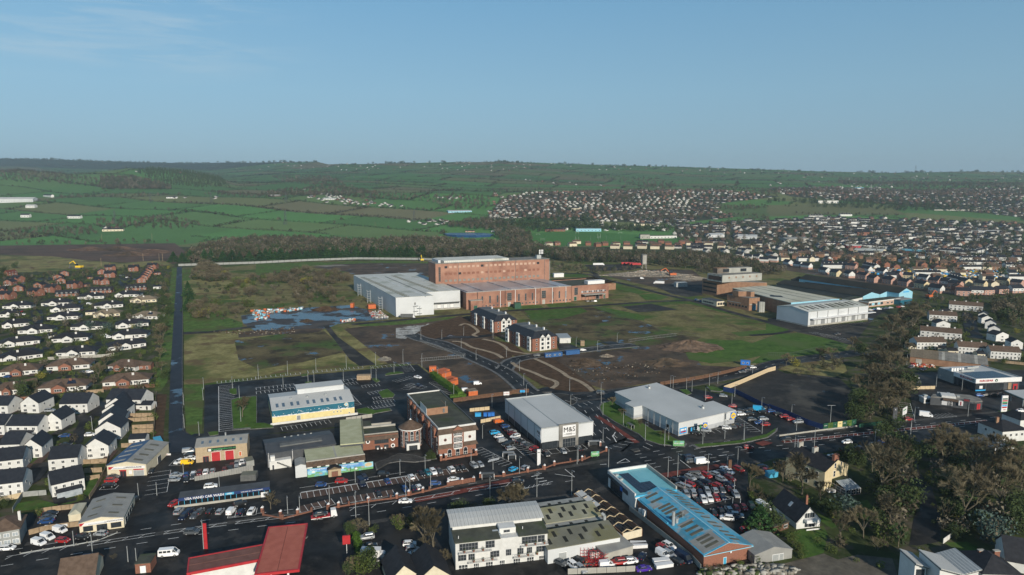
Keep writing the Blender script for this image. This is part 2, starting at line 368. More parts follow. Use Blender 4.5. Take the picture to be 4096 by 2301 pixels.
def sheet(name,s,z,m,pts=None,kind='structure',**kw):
    """flat ground sheet from photograph outline"""
    P=pts if pts is not None else GL(s)
    P=[Vector((p[0],p[1]))for p in P]
    far=any(p[1]>1230 for p in P)
    tri=tessellate_polygon([[Vector((p[0],p[1],0))for p in P]])
    fs=[]
    for t in tri:
        a,b,c=(P[k]for k in t)
        fs.append(tuple(t)if(b-a).cross(c-a)>0 else tuple(t[::-1]))
    me=bpy.data.meshes.new(name);me.from_pydata([(p[0],p[1],(T(p[0],p[1])if far else 0)+z)for p in P],[],fs);me.materials.append(MATS[m]);me.update()
    return obj(name,me,kind=kind,**kw)
def ribbon(P,w,z,closed=False):
    """offset both sides of a polyline; returns left+right outline"""
    L,R=[],[]
    for i,p in enumerate(P):
        a=P[max(i-1,0)];b=P[min(i+1,len(P)-1)]
        d=Vector((b[0]-a[0],b[1]-a[1])).normalized();n=Vector((-d.y,d.x))*w/2
        L.append((p[0]+n.x,p[1]+n.y));R.append((p[0]-n.x,p[1]-n.y))
    return L,R
def road(name,s,w,z,m,pts=None,kind='structure',**kw):
    P=pts or GL(s);P=resample(P,12)
    L,R=ribbon(P,w,z)
    mb=MB();n=len(P)
    mb.add([(x,y,z)for x,y in L]+[(x,y,z)for x,y in R],[(i,n+i,n+i+1,i+1)for i in range(n-1)])
    return mb.build(name,m,None,kind=kind,**kw)
def smooth(P,it=2):
    for _ in range(it):
        Q=[P[0]]
        for a,b in zip(P,P[1:]):Q+=[a*.75+b*.25,a*.25+b*.75]
        Q.append(P[-1]);P=Q
    return P
def resample(P,step):
    P=[Vector((p[0],p[1]))for p in P];out_=[P[0]]
    for a,b in zip(P,P[1:]):
        n=max(1,int((b-a).length/step))
        for k in range(1,n+1):out_.append(a.lerp(b,k/n))
    return out_
def walk(P,d0):
    """point and direction at arc length d0"""
    for a,b in zip(P,P[1:]):
        l=(b-a).length
        if d0<=l:return a.lerp(b,d0/l if l else 0),(b-a).normalized()
        d0-=l
    return None,None
def plen(P):return sum((b-a).length for a,b in zip(P,P[1:]))
_o='first second third fourth fifth sixth seventh eighth ninth'.split()
ORD=_o+'tenth eleventh twelfth thirteenth fourteenth fifteenth sixteenth seventeenth eighteenth nineteenth'.split()
for _t in 'twenty thirty forty fifty sixty seventy eighty ninety'.split():ORD+=[_t[:-1]+'ieth']+[_t+'-'+q for q in _o]
# ---------------------------------------------------------------- terrain
FA=math.radians(-24)
def fwarp(a,b):
    a2=a+38*math.sin(b/330+.6)+16*math.sin(b/120);b2=b+30*math.sin(a/300+1.1)+14*math.sin(a/90)
    return a2*math.cos(FA)-b2*math.sin(FA),a2*math.sin(FA)+b2*math.cos(FA)
def funwarp(x,y):
    A=x*math.cos(FA)+y*math.sin(FA);B_=-x*math.sin(FA)+y*math.cos(FA);a,b=A,B_
    for _ in range(4):
        a=A-38*math.sin(b/330+.6)-16*math.sin(b/120);b=B_-30*math.sin(a/300+1.1)-14*math.sin(a/90)
    return a,b
CW,CH=285.0,150.0
def cell(a,b):
    j=math.floor(b/CH);off=(hash((j,5))%97)/97*CW
    return math.floor((a+off)/CW),j
def hsh(i,j,k=0):
    q=math.sin(i*127.1+j*311.7+k*74.7)*43758.5453;return q-math.floor(q)
TOWN=[px(s)for s in(
 'D 1222 552 1262 500 1330 486 1560 480 1800 478 1965 494 1812 512 1795 532 1860 545 1700 562 1600 560 1450 556 1330 550',
 'D 1932 474 2100 470 2300 480 2576 472 2576 548 2350 524 2200 512 1990 495',
 'D 1695 566 1860 556 2100 547 2300 553 2576 560 2576 745 2380 735 2100 690 1990 660 1830 640 1600 622 1590 612 1700 605')]
GREENS=[px(s)for s in('C3 1950 495 2555 510 2555 650 2250 620 2100 560','C4 0 500 700 490 1300 560 1400 600 700 595 0 615','D 1325 588 1450 582 1700 596 1790 604 1700 613 1350 622 1335 605')]
GT=[(.085,.20,.055),(.09,.215,.06),(.10,.19,.06),(.075,.165,.05),(.12,.19,.065),(.145,.17,.07),(.085,.185,.055),(.16,.155,.08)]
LAKE=px('C2 1870 795 1930 783 2100 778 2280 783 2370 800 2340 820 2200 828 2000 826 1900 812')
LAKEW=GL('C2 1870 797 1930 785 2100 779 2280 783 2372 802 2340 819 2200 826 2000 824 1900 811')
def fcol(x,y):
    p=proj(x,y,T(x,y))
    for k,g in enumerate(GREENS):
        if inpoly(g,*p):return((.085,.13,.05),(.13,.14,.065),(.065,.17,.045))[k]
    for t in TOWN:
        if inpoly(t,*p):return(.045,.05,.033)if hsh(int(x/40),int(y/40))>.4 else(.055,.075,.035)
    if y>5300 and p[0]<1300:return(.03,.048,.028)
    a,b=funwarp(x,y);i,j=cell(a,b);h=hsh(i,j);c=GT[int(h*7.99)]
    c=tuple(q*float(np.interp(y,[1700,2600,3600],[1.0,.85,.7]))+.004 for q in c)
    return c
us=sorted(set([-2.4,-1.9,-1.5,-1.2,-1.0,-.9]+list(np.linspace(-.84,.84,440))+[.9,1.0,1.2,1.5,1.9,2.4]))
ys=list(np.linspace(1240,3400,210))+list(np.linspace(3418,7000,130))+[7600,8600]
V=[];Cc=[]
for y in ys:
    for u in us:
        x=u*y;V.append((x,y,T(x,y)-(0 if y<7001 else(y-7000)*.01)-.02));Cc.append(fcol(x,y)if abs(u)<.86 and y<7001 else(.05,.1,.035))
nu=len(us);Fq=[]
for j in range(len(ys)-1):
    for i in range(nu-1):
        a=j*nu+i;Fq+=[(a,a+1,a+nu+1),(a,a+nu+1,a+nu)]
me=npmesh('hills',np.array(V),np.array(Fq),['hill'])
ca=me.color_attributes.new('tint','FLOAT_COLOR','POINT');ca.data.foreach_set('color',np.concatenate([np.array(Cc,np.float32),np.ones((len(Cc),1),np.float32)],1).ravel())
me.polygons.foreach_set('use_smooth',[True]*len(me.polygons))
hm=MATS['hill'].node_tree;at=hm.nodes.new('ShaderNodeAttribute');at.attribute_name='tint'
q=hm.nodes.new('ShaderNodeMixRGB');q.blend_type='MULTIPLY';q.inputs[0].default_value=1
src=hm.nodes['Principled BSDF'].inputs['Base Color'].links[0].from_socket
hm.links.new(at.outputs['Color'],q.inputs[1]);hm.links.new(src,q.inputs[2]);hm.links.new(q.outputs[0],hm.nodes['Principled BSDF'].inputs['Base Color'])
struct('hills',me)
mb=MB().add([(-3000,-700,0),(3000,-700,0),(3000,1240,0),(-3000,1240,0)],[(0,1,2,3)]);struct('ground',mb.mesh('ground',['garden']))
# ---------------------------------------------------------------- far vegetation templates
def blobarr(r=1.0,sub=1,jit=.25,n=None,seed=0,cone=False,flat=1.0,fs=1):
    """loose clump of small faces spread through an egg or cone"""
    g=np.random.default_rng(seed);n=n or 40;V,Fc=[],[]
    for k in range(n):
        while True:
            p=g.uniform(-1,1,3)
            if cone:
                if p[2]>-1 and math.hypot(p[0],p[1])<(1-p[2])/2*.75 and g.random()<.9:break
            elif .25<np.linalg.norm(p)<1:break
        s=r*fs*g.uniform(.16,.34);d1=g.normal(size=3);d1/=np.linalg.norm(d1);d2=np.cross(d1,g.normal(size=3));d2/=np.linalg.norm(d2)
        c=p*r;c[2]*=flat
        V+=[c+d1*s,c-d1*s*.6+d2*s,c-d1*s*.6-d2*s];Fc.append((3*k,3*k+1,3*k+2))
    return np.array(V),np.array(Fc)
def fartree(kind,seed):
    """bare / ever / cone small tree, height about 1"""
    if kind=='cone':V,Fc=blobarr(.5,n=70,seed=seed,cone=True);V=V*np.array([.55,.55,1.0])+np.array([0,0,.52])
    elif kind=='bare':V,Fc=blobarr(.42,n=88,seed=seed,fs=.68);V=V*np.array([.9,.9,1.0])+np.array([0,0,.56])
    else:V,Fc=blobarr(.46,n=82,seed=seed,fs=.78);V=V+np.array([0,0,.48])
    tr=MB();tr.tube((0,0,-.05),(.02,0,.6),.025,.012,3,cap=False)
    if kind=='bare':
        for k in range(5):
            a=k*1.26+seed;tr.tube((0,0,.25+.04*k),(.28*math.cos(a),.28*math.sin(a),.72+.04*k),.014,.004,3,cap=False)
    tv,tf,_=tri_arrays(tr)
    return np.concatenate([V,tv]),np.concatenate([Fc,tf+len(V)]),np.concatenate([np.zeros(len(Fc),int),np.ones(len(tf),int)])
TB=[fartree('bare',k)for k in range(4)];TE=[fartree('ever',10+k)for k in range(3)];TCN=[fartree('cone',20+k)for k in range(3)]
def polysample(s,spacing,jitter=.5,maxn=4000,top=0):
    """points on the terrain inside a photograph outline, about `spacing` metres apart"""
    P=px(s);Wp=[G(p)for p in P];x0,x1=min(p.x for p in Wp),max(p.x for p in Wp);y0,y1=min(p.y for p in Wp),max(p.y for p in Wp)
    r=[];nx_=int((x1-x0)/spacing)+1;ny_=int((y1-y0)/spacing)+1
    for j in range(ny_):
        for i in range(nx_):
            x=x0+(i+random.uniform(-jitter,jitter)+(j%2)*.5)*spacing;y=y0+(j+random.uniform(-jitter,jitter))*spacing
            z=T(x,y)
            if inpoly(P,*proj(x,y,z))and(not top or inpoly(P,*proj(x,y,z+top))):r.append((x,y,z))
    random.shuffle(r);return r[:maxn]
def wood(name,pts,tmps,mats,h,wd=.8,**kw):
    if not pts:return
    n=len(pts);hh=RNG.uniform(h[0],h[1],n);ww=hh*RNG.uniform(wd*.85,wd*1.3,n)
    V,Fc,M=scatter(tmps,pts,sc=[(a,a,b)for a,b in zip(ww,hh)])
    if mats[0]=='twig_far':
        mats=mats+['twig_pale','twig_dark','leaf_far'];sz=[len(t[1])for t in tmps];pk=PICK[0];rp_=np.repeat(RNG.choice([0,0,2,3,3,4],n),[sz[i]for i in pk]);M=np.where(M==0,rp_,M)
    obj(name,npmesh(name,V,Fc,mats,M),kind='stuff',**kw)
# hedgerows round the fields of the far hillside
hp=[];hw=[]
for j in range(5,48):
    for i in range(-24,24):
        off=(hash((j,5))%97)/97*CW
        for e in(0,1):
            if hsh(i,j,3+e)<(.10 if e==0 else .22):continue
            n=int((CW if e==0 else CH)/6)
            big=1.6 if hsh(i,j,8+e)>.72 else 1
            for k in range(n):
                t=k/n
                a,b=(i*CW-off+t*CW,j*CH)if e==0 else(i*CW-off,j*CH+t*CH)
                x,y=fwarp(a,b)
                if y<1330 or abs(x/y)>.84 or y>6300:continue
                if y>3600 and(k%2):continue
                if random.random()<.07:continue
                hp.append((x+random.uniform(-1.5,1.5),y+random.uniform(-1.5,1.5)));hw.append(big)
def clear(x,y,z):
    p=proj(x,y,z)
    return not any(inpoly(t,*p)for t in TOWN+GREENS+[LAKE,SITE])
SITE=px('D 0 615 460 618 640 590 1120 590 1130 575 1250 580 1330 600 1480 615 1700 600 1990 650 2100 680 2576 740 2576 1447 0 1447')
hb=[blobarr(1,n=14,seed=50+k)for k in range(4)];hb=[(np.where(np.abs(v)>9,9,v),f,np.zeros(len(f),int))for v,f in hb]
pts,scs=[],[]
for(x,y),b in zip(hp,hw):
    z=T(x,y)
    if clear(x,y,z):
        k=1 if y<3600 else 1.7
        pts.append((x,y,z+1.2));w_=random.uniform(3.0,4.6)*k*b;scs.append((w_*1.2,w_*1.2,random.uniform(2.0,4.0)*b+(2 if random.random()<.1 else 0)))
V,Fc,M=scatter(hb,pts,sc=scs)
obj('hedgerows',npmesh('hedgerows',V,Fc,['hedge_far']),kind='stuff')
# trees scattered along the hedges and on the hill slopes
tp=[(x,y,T(x,y))for(x,y),b in zip(hp,hw)if(random.random()<(.17 if b>1 else .05))]
tp=[p for p in tp if clear(*p)]
wood('field_trees',tp,TB+TE[:1],['twig_far','bark'],(6,11),.9)
# ---------------------------------------------------------------- woods
WOODS=[
 ('bare','D 462 658 475 628 560 604 640 594 760 594 900 604 1060 594 1150 602 1340 612 1400 625 1385 648 1100 649 800 640 560 652',9,(9,15)),
 ('bare','D 1385 625 1480 628 1600 634 1750 634 1850 642 2010 684 1960 694 1700 676 1580 662 1420 662 1385 650',9.5,(8,13)),
 ('ever','D 620 640 900 640 1060 634 1060 612 900 612 700 622',13,(9,14)),
 ('bare','D 1190 548 1250 545 1330 582 1348 612 1300 622 1250 602 1242 582 1130 572 1120 562',11,(10,15)),
 ('ever','D 1244 548 1330 556 1450 562 1700 566 1680 586 1480 580 1330 586 1270 582',15,(9,15)),
 ('bare','C3 1000 600 2100 590 2300 620 1700 650 1150 660 1000 650',15,(8,13)),
 ('cone','C1 1345 140 1500 122 1800 132 2150 190 2340 310 2000 325 1600 290 1380 190',13,(14,20)),
 ('bare','C1 1000 205 1340 205 1720 300 1700 350 1000 350',13,(13,19)),
 ('bare','C1 0 130 300 150 900 215 1200 240 1000 330 600 290 0 260',19,(8,14)),
 ('bare','C1 600 400 2500 370 2555 430 2000 400 1200 420 500 440',24,(8,13)),
 ('bare','C1 940 640 1700 600 1980 660 2000 740 1500 740 950 740',19,(7,12)),
 ('bare','C1 0 740 900 700 1050 790 500 830 0 840',17,(6,11)),
 ('bare','C1 100 860 1900 840 1950 880 1000 905 100 905',26,(6,11)),
 ('bare','C2 0 380 300 330 800 300 1300 380 1750 400 2000 380 2350 420 2350 540 1950 560 1700 470 1100 450 700 400 0 440',21,(9,14)),
 ('bare','C2 100 200 700 200 1000 320 1500 420 1300 430 800 330 300 280',26,(9,14)),
 ('bare','C3 600 180 1400 230 1700 300 1500 360 900 260',34,(8,13)),
 ('bare','C4 700 230 1600 260 2555 270 2555 340 1500 330 700 290',26,(9,14)),
 ('ever','C4 0 425 750 440 1700 480 2250 540 2200 575 1300 560 700 530 200 470 0 500',20,(9,14)),
 ('bare','C3 900 400 1230 390 1200 500 950 500',13,(8,13)),
 ('ever','C3 0 630 800 610 900 700 700 740 600 690 350 680 0 740',17,(9,15)),
 ('bare','C4 1300 585 2555 560 2555 590 1700 600',30,(7,11)),
 ('bare','C3 1850 480 2100 500 2555 495 2555 530 2250 560 2000 540',15,(6,11)),('bare','C3 2000 560 2300 580 2555 600 2555 650 2200 610',17,(5,9)),('ever','C4 0 500 500 495 700 530 200 520',17,(6,11)),('bare','C4 200 570 1400 590 1300 615 300 600',15,(5,9)),
 ('bare','B4 2150 0 2576 0 2576 290 2400 260 2200 120',9,(8,12)),
 ('bare','C1 1790 1010 2555 880 2555 1020 2200 1060 1800 1085',9,(8,14)),
 ('bare','C3 380 1070 800 1120 1250 1110 1280 1150 800 1170 400 1160',9,(4,7)),
 ('bare','C3 1300 1120 1900 1140 2000 1100 2555 1150 2555 1200 1900 1190 1500 1130',9,(6,10)),
 ]
for k,(kd,s,sp,h)in enumerate(WOODS):
    P_=polysample(s,sp,top=h[0]*.75)
    wood('woodland',P_,{'bare':TB+TB+TE[:1],'ever':TE+TB[:1],'cone':TCN}[kd],['twig_far' if kd=='bare' else 'leaf_far','bark'],h,.62 if kd=='cone' else .85)
# treetops along the skyline ridge
sk=[]
for k in range(700):
    xp=random.uniform(-50,4150);u=(xp-CX)/F/.985
    R=ip(xp,[900,1400],[6200,4600]);clump=math.sin(xp*.013)+math.sin(xp*.031+2)+math.sin(xp*.11)
    if xp<1290 or random.random()<.25+.35*clump:
        y=R-random.uniform(0,60);x=u*y;sk.append((x,y,T(x,y)-2))
wood('skyline_trees',sk,TB+TE,['leaf_far','bark'],(9,20),1.3)
# trees among the far streets
tp=[]
for s,sp in(('D 1230 548 1262 502 1330 488 1560 482 1960 482 1965 494 1812 512 1795 532 1700 560 1330 550',23),('D 1932 476 2576 474 2576 548 2200 512 1990 495',24),('D 1695 566 1860 558 2300 555 2576 562 2576 700 2250 680 1990 650 1700 605',24)):
    tp+=polysample(s,sp)
wood('street_trees',tp,TB+TE,['twig_far','bark'],(6,12),.95)
# the lake in the quarry
mb=MB();zc=T(LAKEW[0].x,LAKEW[0].y);n=len(LAKEW);zl=max(T(p.x,p.y)for p in LAKEW)+.6
mb.prism([(p.x,p.y)for p in LAKEW],zl-12,zl);struct('lake_water',mb.mesh('lake_water',['water']))
# ---------------------------------------------------------------- ground of the near town
zs=[0.0]
def S(name,m,s,dz=.02,**kw):
    zs[0]+=.004
    return sheet(name,s,zs[0]+dz,m,**kw)
# estates and gardens
S('brown_field','brown_field','D 0 640 0 618 440 612 475 640 440 664 300 660 200 655')
S('rough_field','rough_grass','D 0 642 130 645 215 655 300 662 410 655 440 668 400 672 330 672 200 690 0 700')
S('estate_grass','garden','D -60 700 200 688 330 672 436 672 420 790 398 975 386 1100 300 1160 -60 1350')
S('estate_gardens','garden','D -60 690 440 672 430 760 200 760 -60 780')
S('verge','grass','D 433 674 445 674 439 800 431 900 421 960 404 985 388 985 400 900 420 780')
S('bare_bank','soil','B1 1575 950 1680 950 1660 1150 1640 1440 1560 1446 1545 1300')
S('site_ground','scrub','D 456 674 800 657 1390 655 1800 664 2000 690 2200 735 2290 760 2260 830 2140 900 2000 930 1500 985 1050 1000 470 968')
S('rough_strip','grass','D 458 676 480 676 478 730 520 780 610 812 610 832 462 838')
S('green_bank','grass','C2 0 1085 500 1075 1200 1055 1790 1070 1790 1085 1200 1080 560 1105 100 1210 0 1200')
S('mud','mud','C2 560 1120 800 1090 1200 1080 1790 1085 1790 1210 1500 1200 960 1195 900 1165 640 1130')
S('scrub','rough_grass','C1 1830 1260 2100 1230 2555 1200 2555 1447 1850 1447')
S('pale_earth','gravel','C2 570 1108 850 1095 950 1102 700 1118')
S('field','rough_grass','D 463 843 620 838 818 830 905 921 740 934 545 961 513 966 463 968')
S('waste','waste','D 590 858 700 842 815 832 870 885 760 912 650 930 600 905')
S('bank','mud','D 600 838 690 822 830 820 800 836 700 842 600 850')
S('grass_strip','grass','D 463 968 512 967 508 1090 490 1100 468 1085')
S('wet_yard','yard','D 606 795 700 778 880 768 965 790 978 803 850 815 826 826 640 832 612 815')
S('mud_field','mud','D 862 828 980 815 1195 795 1250 860 1300 930 1330 985 1165 1002 1110 960 1055 917 975 915')
S('grass_strip','rough_grass','D 828 822 862 826 975 915 940 919')
S('path','old_asphalt','D 812 818 828 820 850 848 945 918 905 922 880 905')
S('grass_patch','grass','B2 1000 240 1200 225 2000 170 2020 185 1600 240 1180 265 1050 262')
S('rubble_patch','pale_rubble','B2 1408 285 1560 262 1960 240 2040 238 1980 268 1900 290 1960 318 1850 312 1700 290 1500 395 1408 385')
S('waste','waste','B3 60 90 800 70 1280 210 1600 340 1900 380 1600 560 1180 600 500 560 440 420 300 300')
S('waste','scrub','B3 1040 60 1800 20 2450 200 2576 230 2576 300 2200 370 1800 320 1300 190')
S('mud','mud','B3 230 590 500 560 1180 490 1650 420 1850 560 1900 660 2300 680 1600 820 1300 850 960 910 800 860 500 640')
S('grass','grass','B3 0 105 330 85 280 55 0 40 -40 40 -40 110')
S('grass','grass','B3 340 45 560 25 660 50 600 72 380 78')
S('grass','bright_grass','B3 800 60 1000 90 1340 160 1330 210 1200 195 860 95')
S('grass','lawn','B3 1060 55 1500 10 1900 30 2300 170 2440 200 2380 195 1800 45 1500 28 1120 65')
S('grass','lawn','B3 120 110 700 80 760 120 500 190 200 190')
S('field','bright_grass','B3 1740 520 1980 410 2300 405 2576 480 2576 550 2250 620 2000 640 1780 600')
S('field','bright_grass','B3 2200 330 2576 300 2576 345 2300 372')
S('field','bright_grass','B4 -170 440 100 345 300 333 820 440 760 520 280 570 0 640 -180 640 -60 560')
S('grass','bright_grass','B4 -20 228 200 290 205 320 -20 345')
S('tarmac_patch','old_asphalt','B3 1100 70 1400 40 1670 100 1270 128')
S('grass','bright_grass','C3 960 1255 1110 1300 1060 1320 1280 1355 1380 1378 1260 1390 1100 1350 970 1310')
S('grass','bright_grass','C3 1260 1395 1420 1385 1570 1420 1480 1447 1330 1447')
S('grass','lawn','C3 380 1190 700 1185 780 1215 660 1225 400 1215')
S('waste','mud','C3 960 1215 1130 1170 1500 1140 1800 1150 1900 1230 1900 1350 1700 1400 1500 1340 1200 1270')
S('trailer_park','old_asphalt','C3 720 1100 1180 1090 1300 1120 1200 1150 800 1160')
S('demolition_yard','old_asphalt','C3 1400 1300 1900 1260 1900 1400 1750 1420 1600 1390')
S('rough_slope','scrub','C4 0 1130 150 1120 480 1190 1400 1340 1500 1400 1100 1380 600 1260 100 1300 0 1290')
S('building_site','mud','C4 0 1080 500 1140 1150 1130 2555 1190 2555 1400 1900 1400 1300 1330 700 1240 100 1140')
S('factory_yard','old_asphalt','B4 0 190 130 180 390 270 1010 220 1000 100 1370 60 1330 150 1200 250 1040 470 1000 520 840 450 520 370 300 330 0 215')
S('grass','lawn','B4 1015 72 1340 48 1370 58 1040 98')
S('dark_lot','old_asphalt','D 1832 968 1950 928 1975 940 2110 950 2160 1000 2190 1060 2070 1078 1930 1045 1850 1000')
S('rough_grass','rough_grass','D 1958 930 2000 905 2110 905 2140 930 2100 950 1990 938')
S('river_bank','garden','D 2120 900 2200 800 2300 740 2330 760 2300 900 2290 1000 2240 1060 2170 1060')
S('estate_ground','garden','D 2290 760 2576 740 2576 920 2290 900')
# tarmac apron of the shops, car parks and the main road
S('tarmac','asphalt','D 385 1120 430 1120 490 1092 700 1092 1015 1062 1200 1000 1330 990 1460 985 1500 990 1700 970 1850 1000 1930 1045 2070 1080 2140 1070 2300 1050 2280 940 2640 930 2640 1090 2300 1110 2080 1140 1900 1165 1900 1350 1880 1447 1900 1520 -60 1520 -60 1340 80 1290 200 1250 300 1200')
S('car_park','asphalt','D 515 970 1050 918 1120 975 1168 1003 1110 1062 1010 1068 880 1072 700 1090 513 1097')
AV=S('avenue','wet_asphalt','D 445.5 672 457.5 672 459 800 460.5 930 459.5 1010 460 1060 468 1090 492 1102 500 1135 425 1140 424 1085 428 950 437 800')
S('lane','old_asphalt','B1 1833 325 2100 318 2300 290 2560 262 2576 280 2300 310 2100 335 1833 350')
def R(name,m,s,w,dz=.02,sm=2,**kw):
    zs[0]+=.004;P=GL(s);P=[Vector((p.x,p.y))for p in P]
    if sm:P=smooth(P,sm)
    return P,road(name,None,w,zs[0]+dz,m,pts=P,**kw)
R('site_road','old_asphalt','C3 380 1185 760 1185 900 1240 1200 1310 1500 1390 B3 1800 5 2100 95 2400 180 2576 225 B4 250 300 560 365 850 450',7)
R('site_road','old_asphalt','C3 700 1165 800 1165 860 1215',6)
R('site_road','old_asphalt','B2 960 250 1400 210 2080 150 B3 0 108 600 75 1000 48 1500 15 1800 8',7)
R('track','old_asphalt','B4 -180 360 0 350 150 335 250 310',5)
# new estate roads and planted beds
S('new_bed','soil','B2 1660 275 2050 165 2180 200 2420 330 2390 375 2080 378 1950 350 1850 400 1700 400 1640 380')
S('new_bed','soil','B2 1920 425 2280 392 2576 440 B3 140 545 40 570 0 560 B2 2576 590 2400 605 2120 545 2000 490')
S('new_bed','soil','B3 0 625 200 590 330 560 500 640 790 850 850 920 640 935 430 905 300 860 100 745 0 690')
SP,_=R('spine_road','asphalt','B2 1560 350 1660 400 1850 430 2000 500 2250 610 2480 710 B3 60 830 180 950 400 1000',9)
R('estate_road','asphalt','B2 1700 425 1850 400 1980 375 2200 380 2450 345 B3 60 420',7)
ER,_=R('estate_road','asphalt','B2 2500 700 2560 625 B3 60 595 250 562 700 510 1000 475 1240 455',8)
S('turning_area','asphalt','B3 870 430 1000 418 1080 440 1180 445 1240 450 1200 470 950 470 975 450')
S('car_park','asphalt','B3 450 440 560 440 700 495 620 510 480 510')
RR,_=R('link_road','asphalt','B3 600 1000 950 950 1500 880 2000 800 2300 740 2576 680 B4 0 665 200 620 460 590 700 560 950 530',9.5)
JR,_=R('junction_road','asphalt','B3 560 1010 720 1060 800 1150 900 1300 1060 1446 A3 1200 130 1350 200',19)
c=G(px('B3 500 1010')[0]);RB=(c.x,c.y)
mb=MB().prism([(c.x+19*math.cos(a),c.y+24*math.sin(a))for a in[k*.2244 for k in range(28)]],.1,.172);struct('roundabout_road',mb.mesh('roundabout_road',['asphalt']))
mb=MB().prism([(c.x-1+9*math.cos(a),c.y+11*math.sin(a))for a in[k*.2618 for k in range(24)]],.16,.30);struct('roundabout_kerb',mb.mesh('roundabout_kerb',['new_pavement']))
mb=MB().prism([(c.x-1+8.4*math.cos(a),c.y+10.4*math.sin(a))for a in[k*.2618 for k in range(24)]],.2,.34);struct('roundabout_island',mb.mesh('roundabout_island',['old_asphalt']))
def walkpath(s):zs[0]+=.004;P=smooth([Vector((p.x,p.y))for p in GL(s)],3);road('footpath',None,2.6,zs[0]+.04,'path',pts=P)
walkpath('B2 2050 262 2090 240 2150 250 2250 320 2200 345 2180 360 2230 372')
walkpath('B2 1975 420 2080 425 2160 480 2250 500 2420 545 2480 590')
walkpath('B2 2280 398 2420 425 2500 470 2540 510 2576 520 B3 130 545 220 545')
walkpath('B3 0 635 60 685 200 725 330 790 440 820 460 855 400 895')
walkpath('B3 230 595 330 640 430 690 520 740 560 780 680 820 770 880 810 925')
def edge(P,off,w,z,m,name,h=0.1,kind='structure'):
    L,_=ribbon(P,2*off,0)if off>=0 else(ribbon(P,-2*off,0)[1],0)
    n=len(L);a,b=ribbon([Vector(q)for q in L],w,0);mb=MB()
    for i in range(n-1):
        mb.hexa([(a[i][0],a[i][1],0),(b[i][0],b[i][1],0),(b[i+1][0],b[i+1][1],0),(a[i+1][0],a[i+1][1],0),(a[i][0],a[i][1],z+h),(b[i][0],b[i][1],z+h),(b[i+1][0],b[i+1][1],z+h),(a[i+1][0],a[i+1][1],z+h)])
    return mb.build(name,m,None,kind=kind)
for P,w in((SP,9),(ER,8),(RR,9.5)):
    Q=resample(P,8)
    if P is SP:Q=Q[:-6]
    for sgn in(1,-1):
        edge(Q,sgn*(w/2+.9),1.6,.22,'new_pavement' if P is not RR else 'pavement','pavement')
# main road: kerbs and pavements
MRC=[Vector((p.x,p.y))for p in GL('D -40 1416 240 1370 480 1333 700 1304 860 1288 1010 1265 1170 1237 1340 1212 1480 1190 1600 1166 1750 1141 1900 1121 2080 1103 2300 1080 2640 1045')]
MRC=resample(smooth(MRC,2),6)
MRT=[Vector((p.x,p.y))for p in GL('D 390 1350 750 1293 860 1270 1030 1246 1170 1224 1400 1184 1500 1167 1535 1160')]
MRT2=[Vector((p.x,p.y))for p in GL('D 1610 1120 1700 1125 1900 1103 2080 1088 2300 1062 2600 1030')]
MRB=[Vector((p.x,p.y))for p in GL('D 870 1322 1000 1300 1200 1270 1345 1253 1480 1240 1535 1216')]
MRL=[Vector((p.x,p.y))for p in GL('D 60 1375 150 1365 240 1353 300 1338 318 1320')]
MRR=[Vector((p.x,p.y))for p in GL('D 1700 1188 1880 1162 2080 1142')]
for P in(MRT,MRT2,MRB,MRL,MRR):edge(resample(P,7),1.2 if P not in(MRB,MRR)else-1.2,2.3,.1,'pavement','pavement',.13)
# sand and gravel shore at the bottom, gardens right
S('garden_ground','garden','D 1895 1345 1880 1180 1950 1155 2080 1142 2300 1112 2640 1075 2640 1540 1880 1540')
S('lawn','lawn','A4 150 1050 330 1000 560 960 600 1050 560 1230 360 1300 330 1160 240 1090')
S('lawn','lawn','A4 800 720 1000 700 1080 800 1100 900 900 880 830 820')
S('lawn','lawn','A4 500 830 600 860 720 960 640 990 520 900')
S('lawn','lawn','A4 1790 1130 2000 1120 2110 1170 2080 1250 1900 1240')
S('beach','sand','A4 -500 1540 -300 1420 200 1330 560 1240 700 1300 900 1250 1250 1290 1300 1446 1300 1600 -500 1600')
S('drive','asphalt','A4 1430 0 1560 0 1500 250 1520 420 1640 560 1720 800 1740 1000 1730 1120 1500 1160 1420 1150 1460 900 1540 700 1500 400 1450 200')
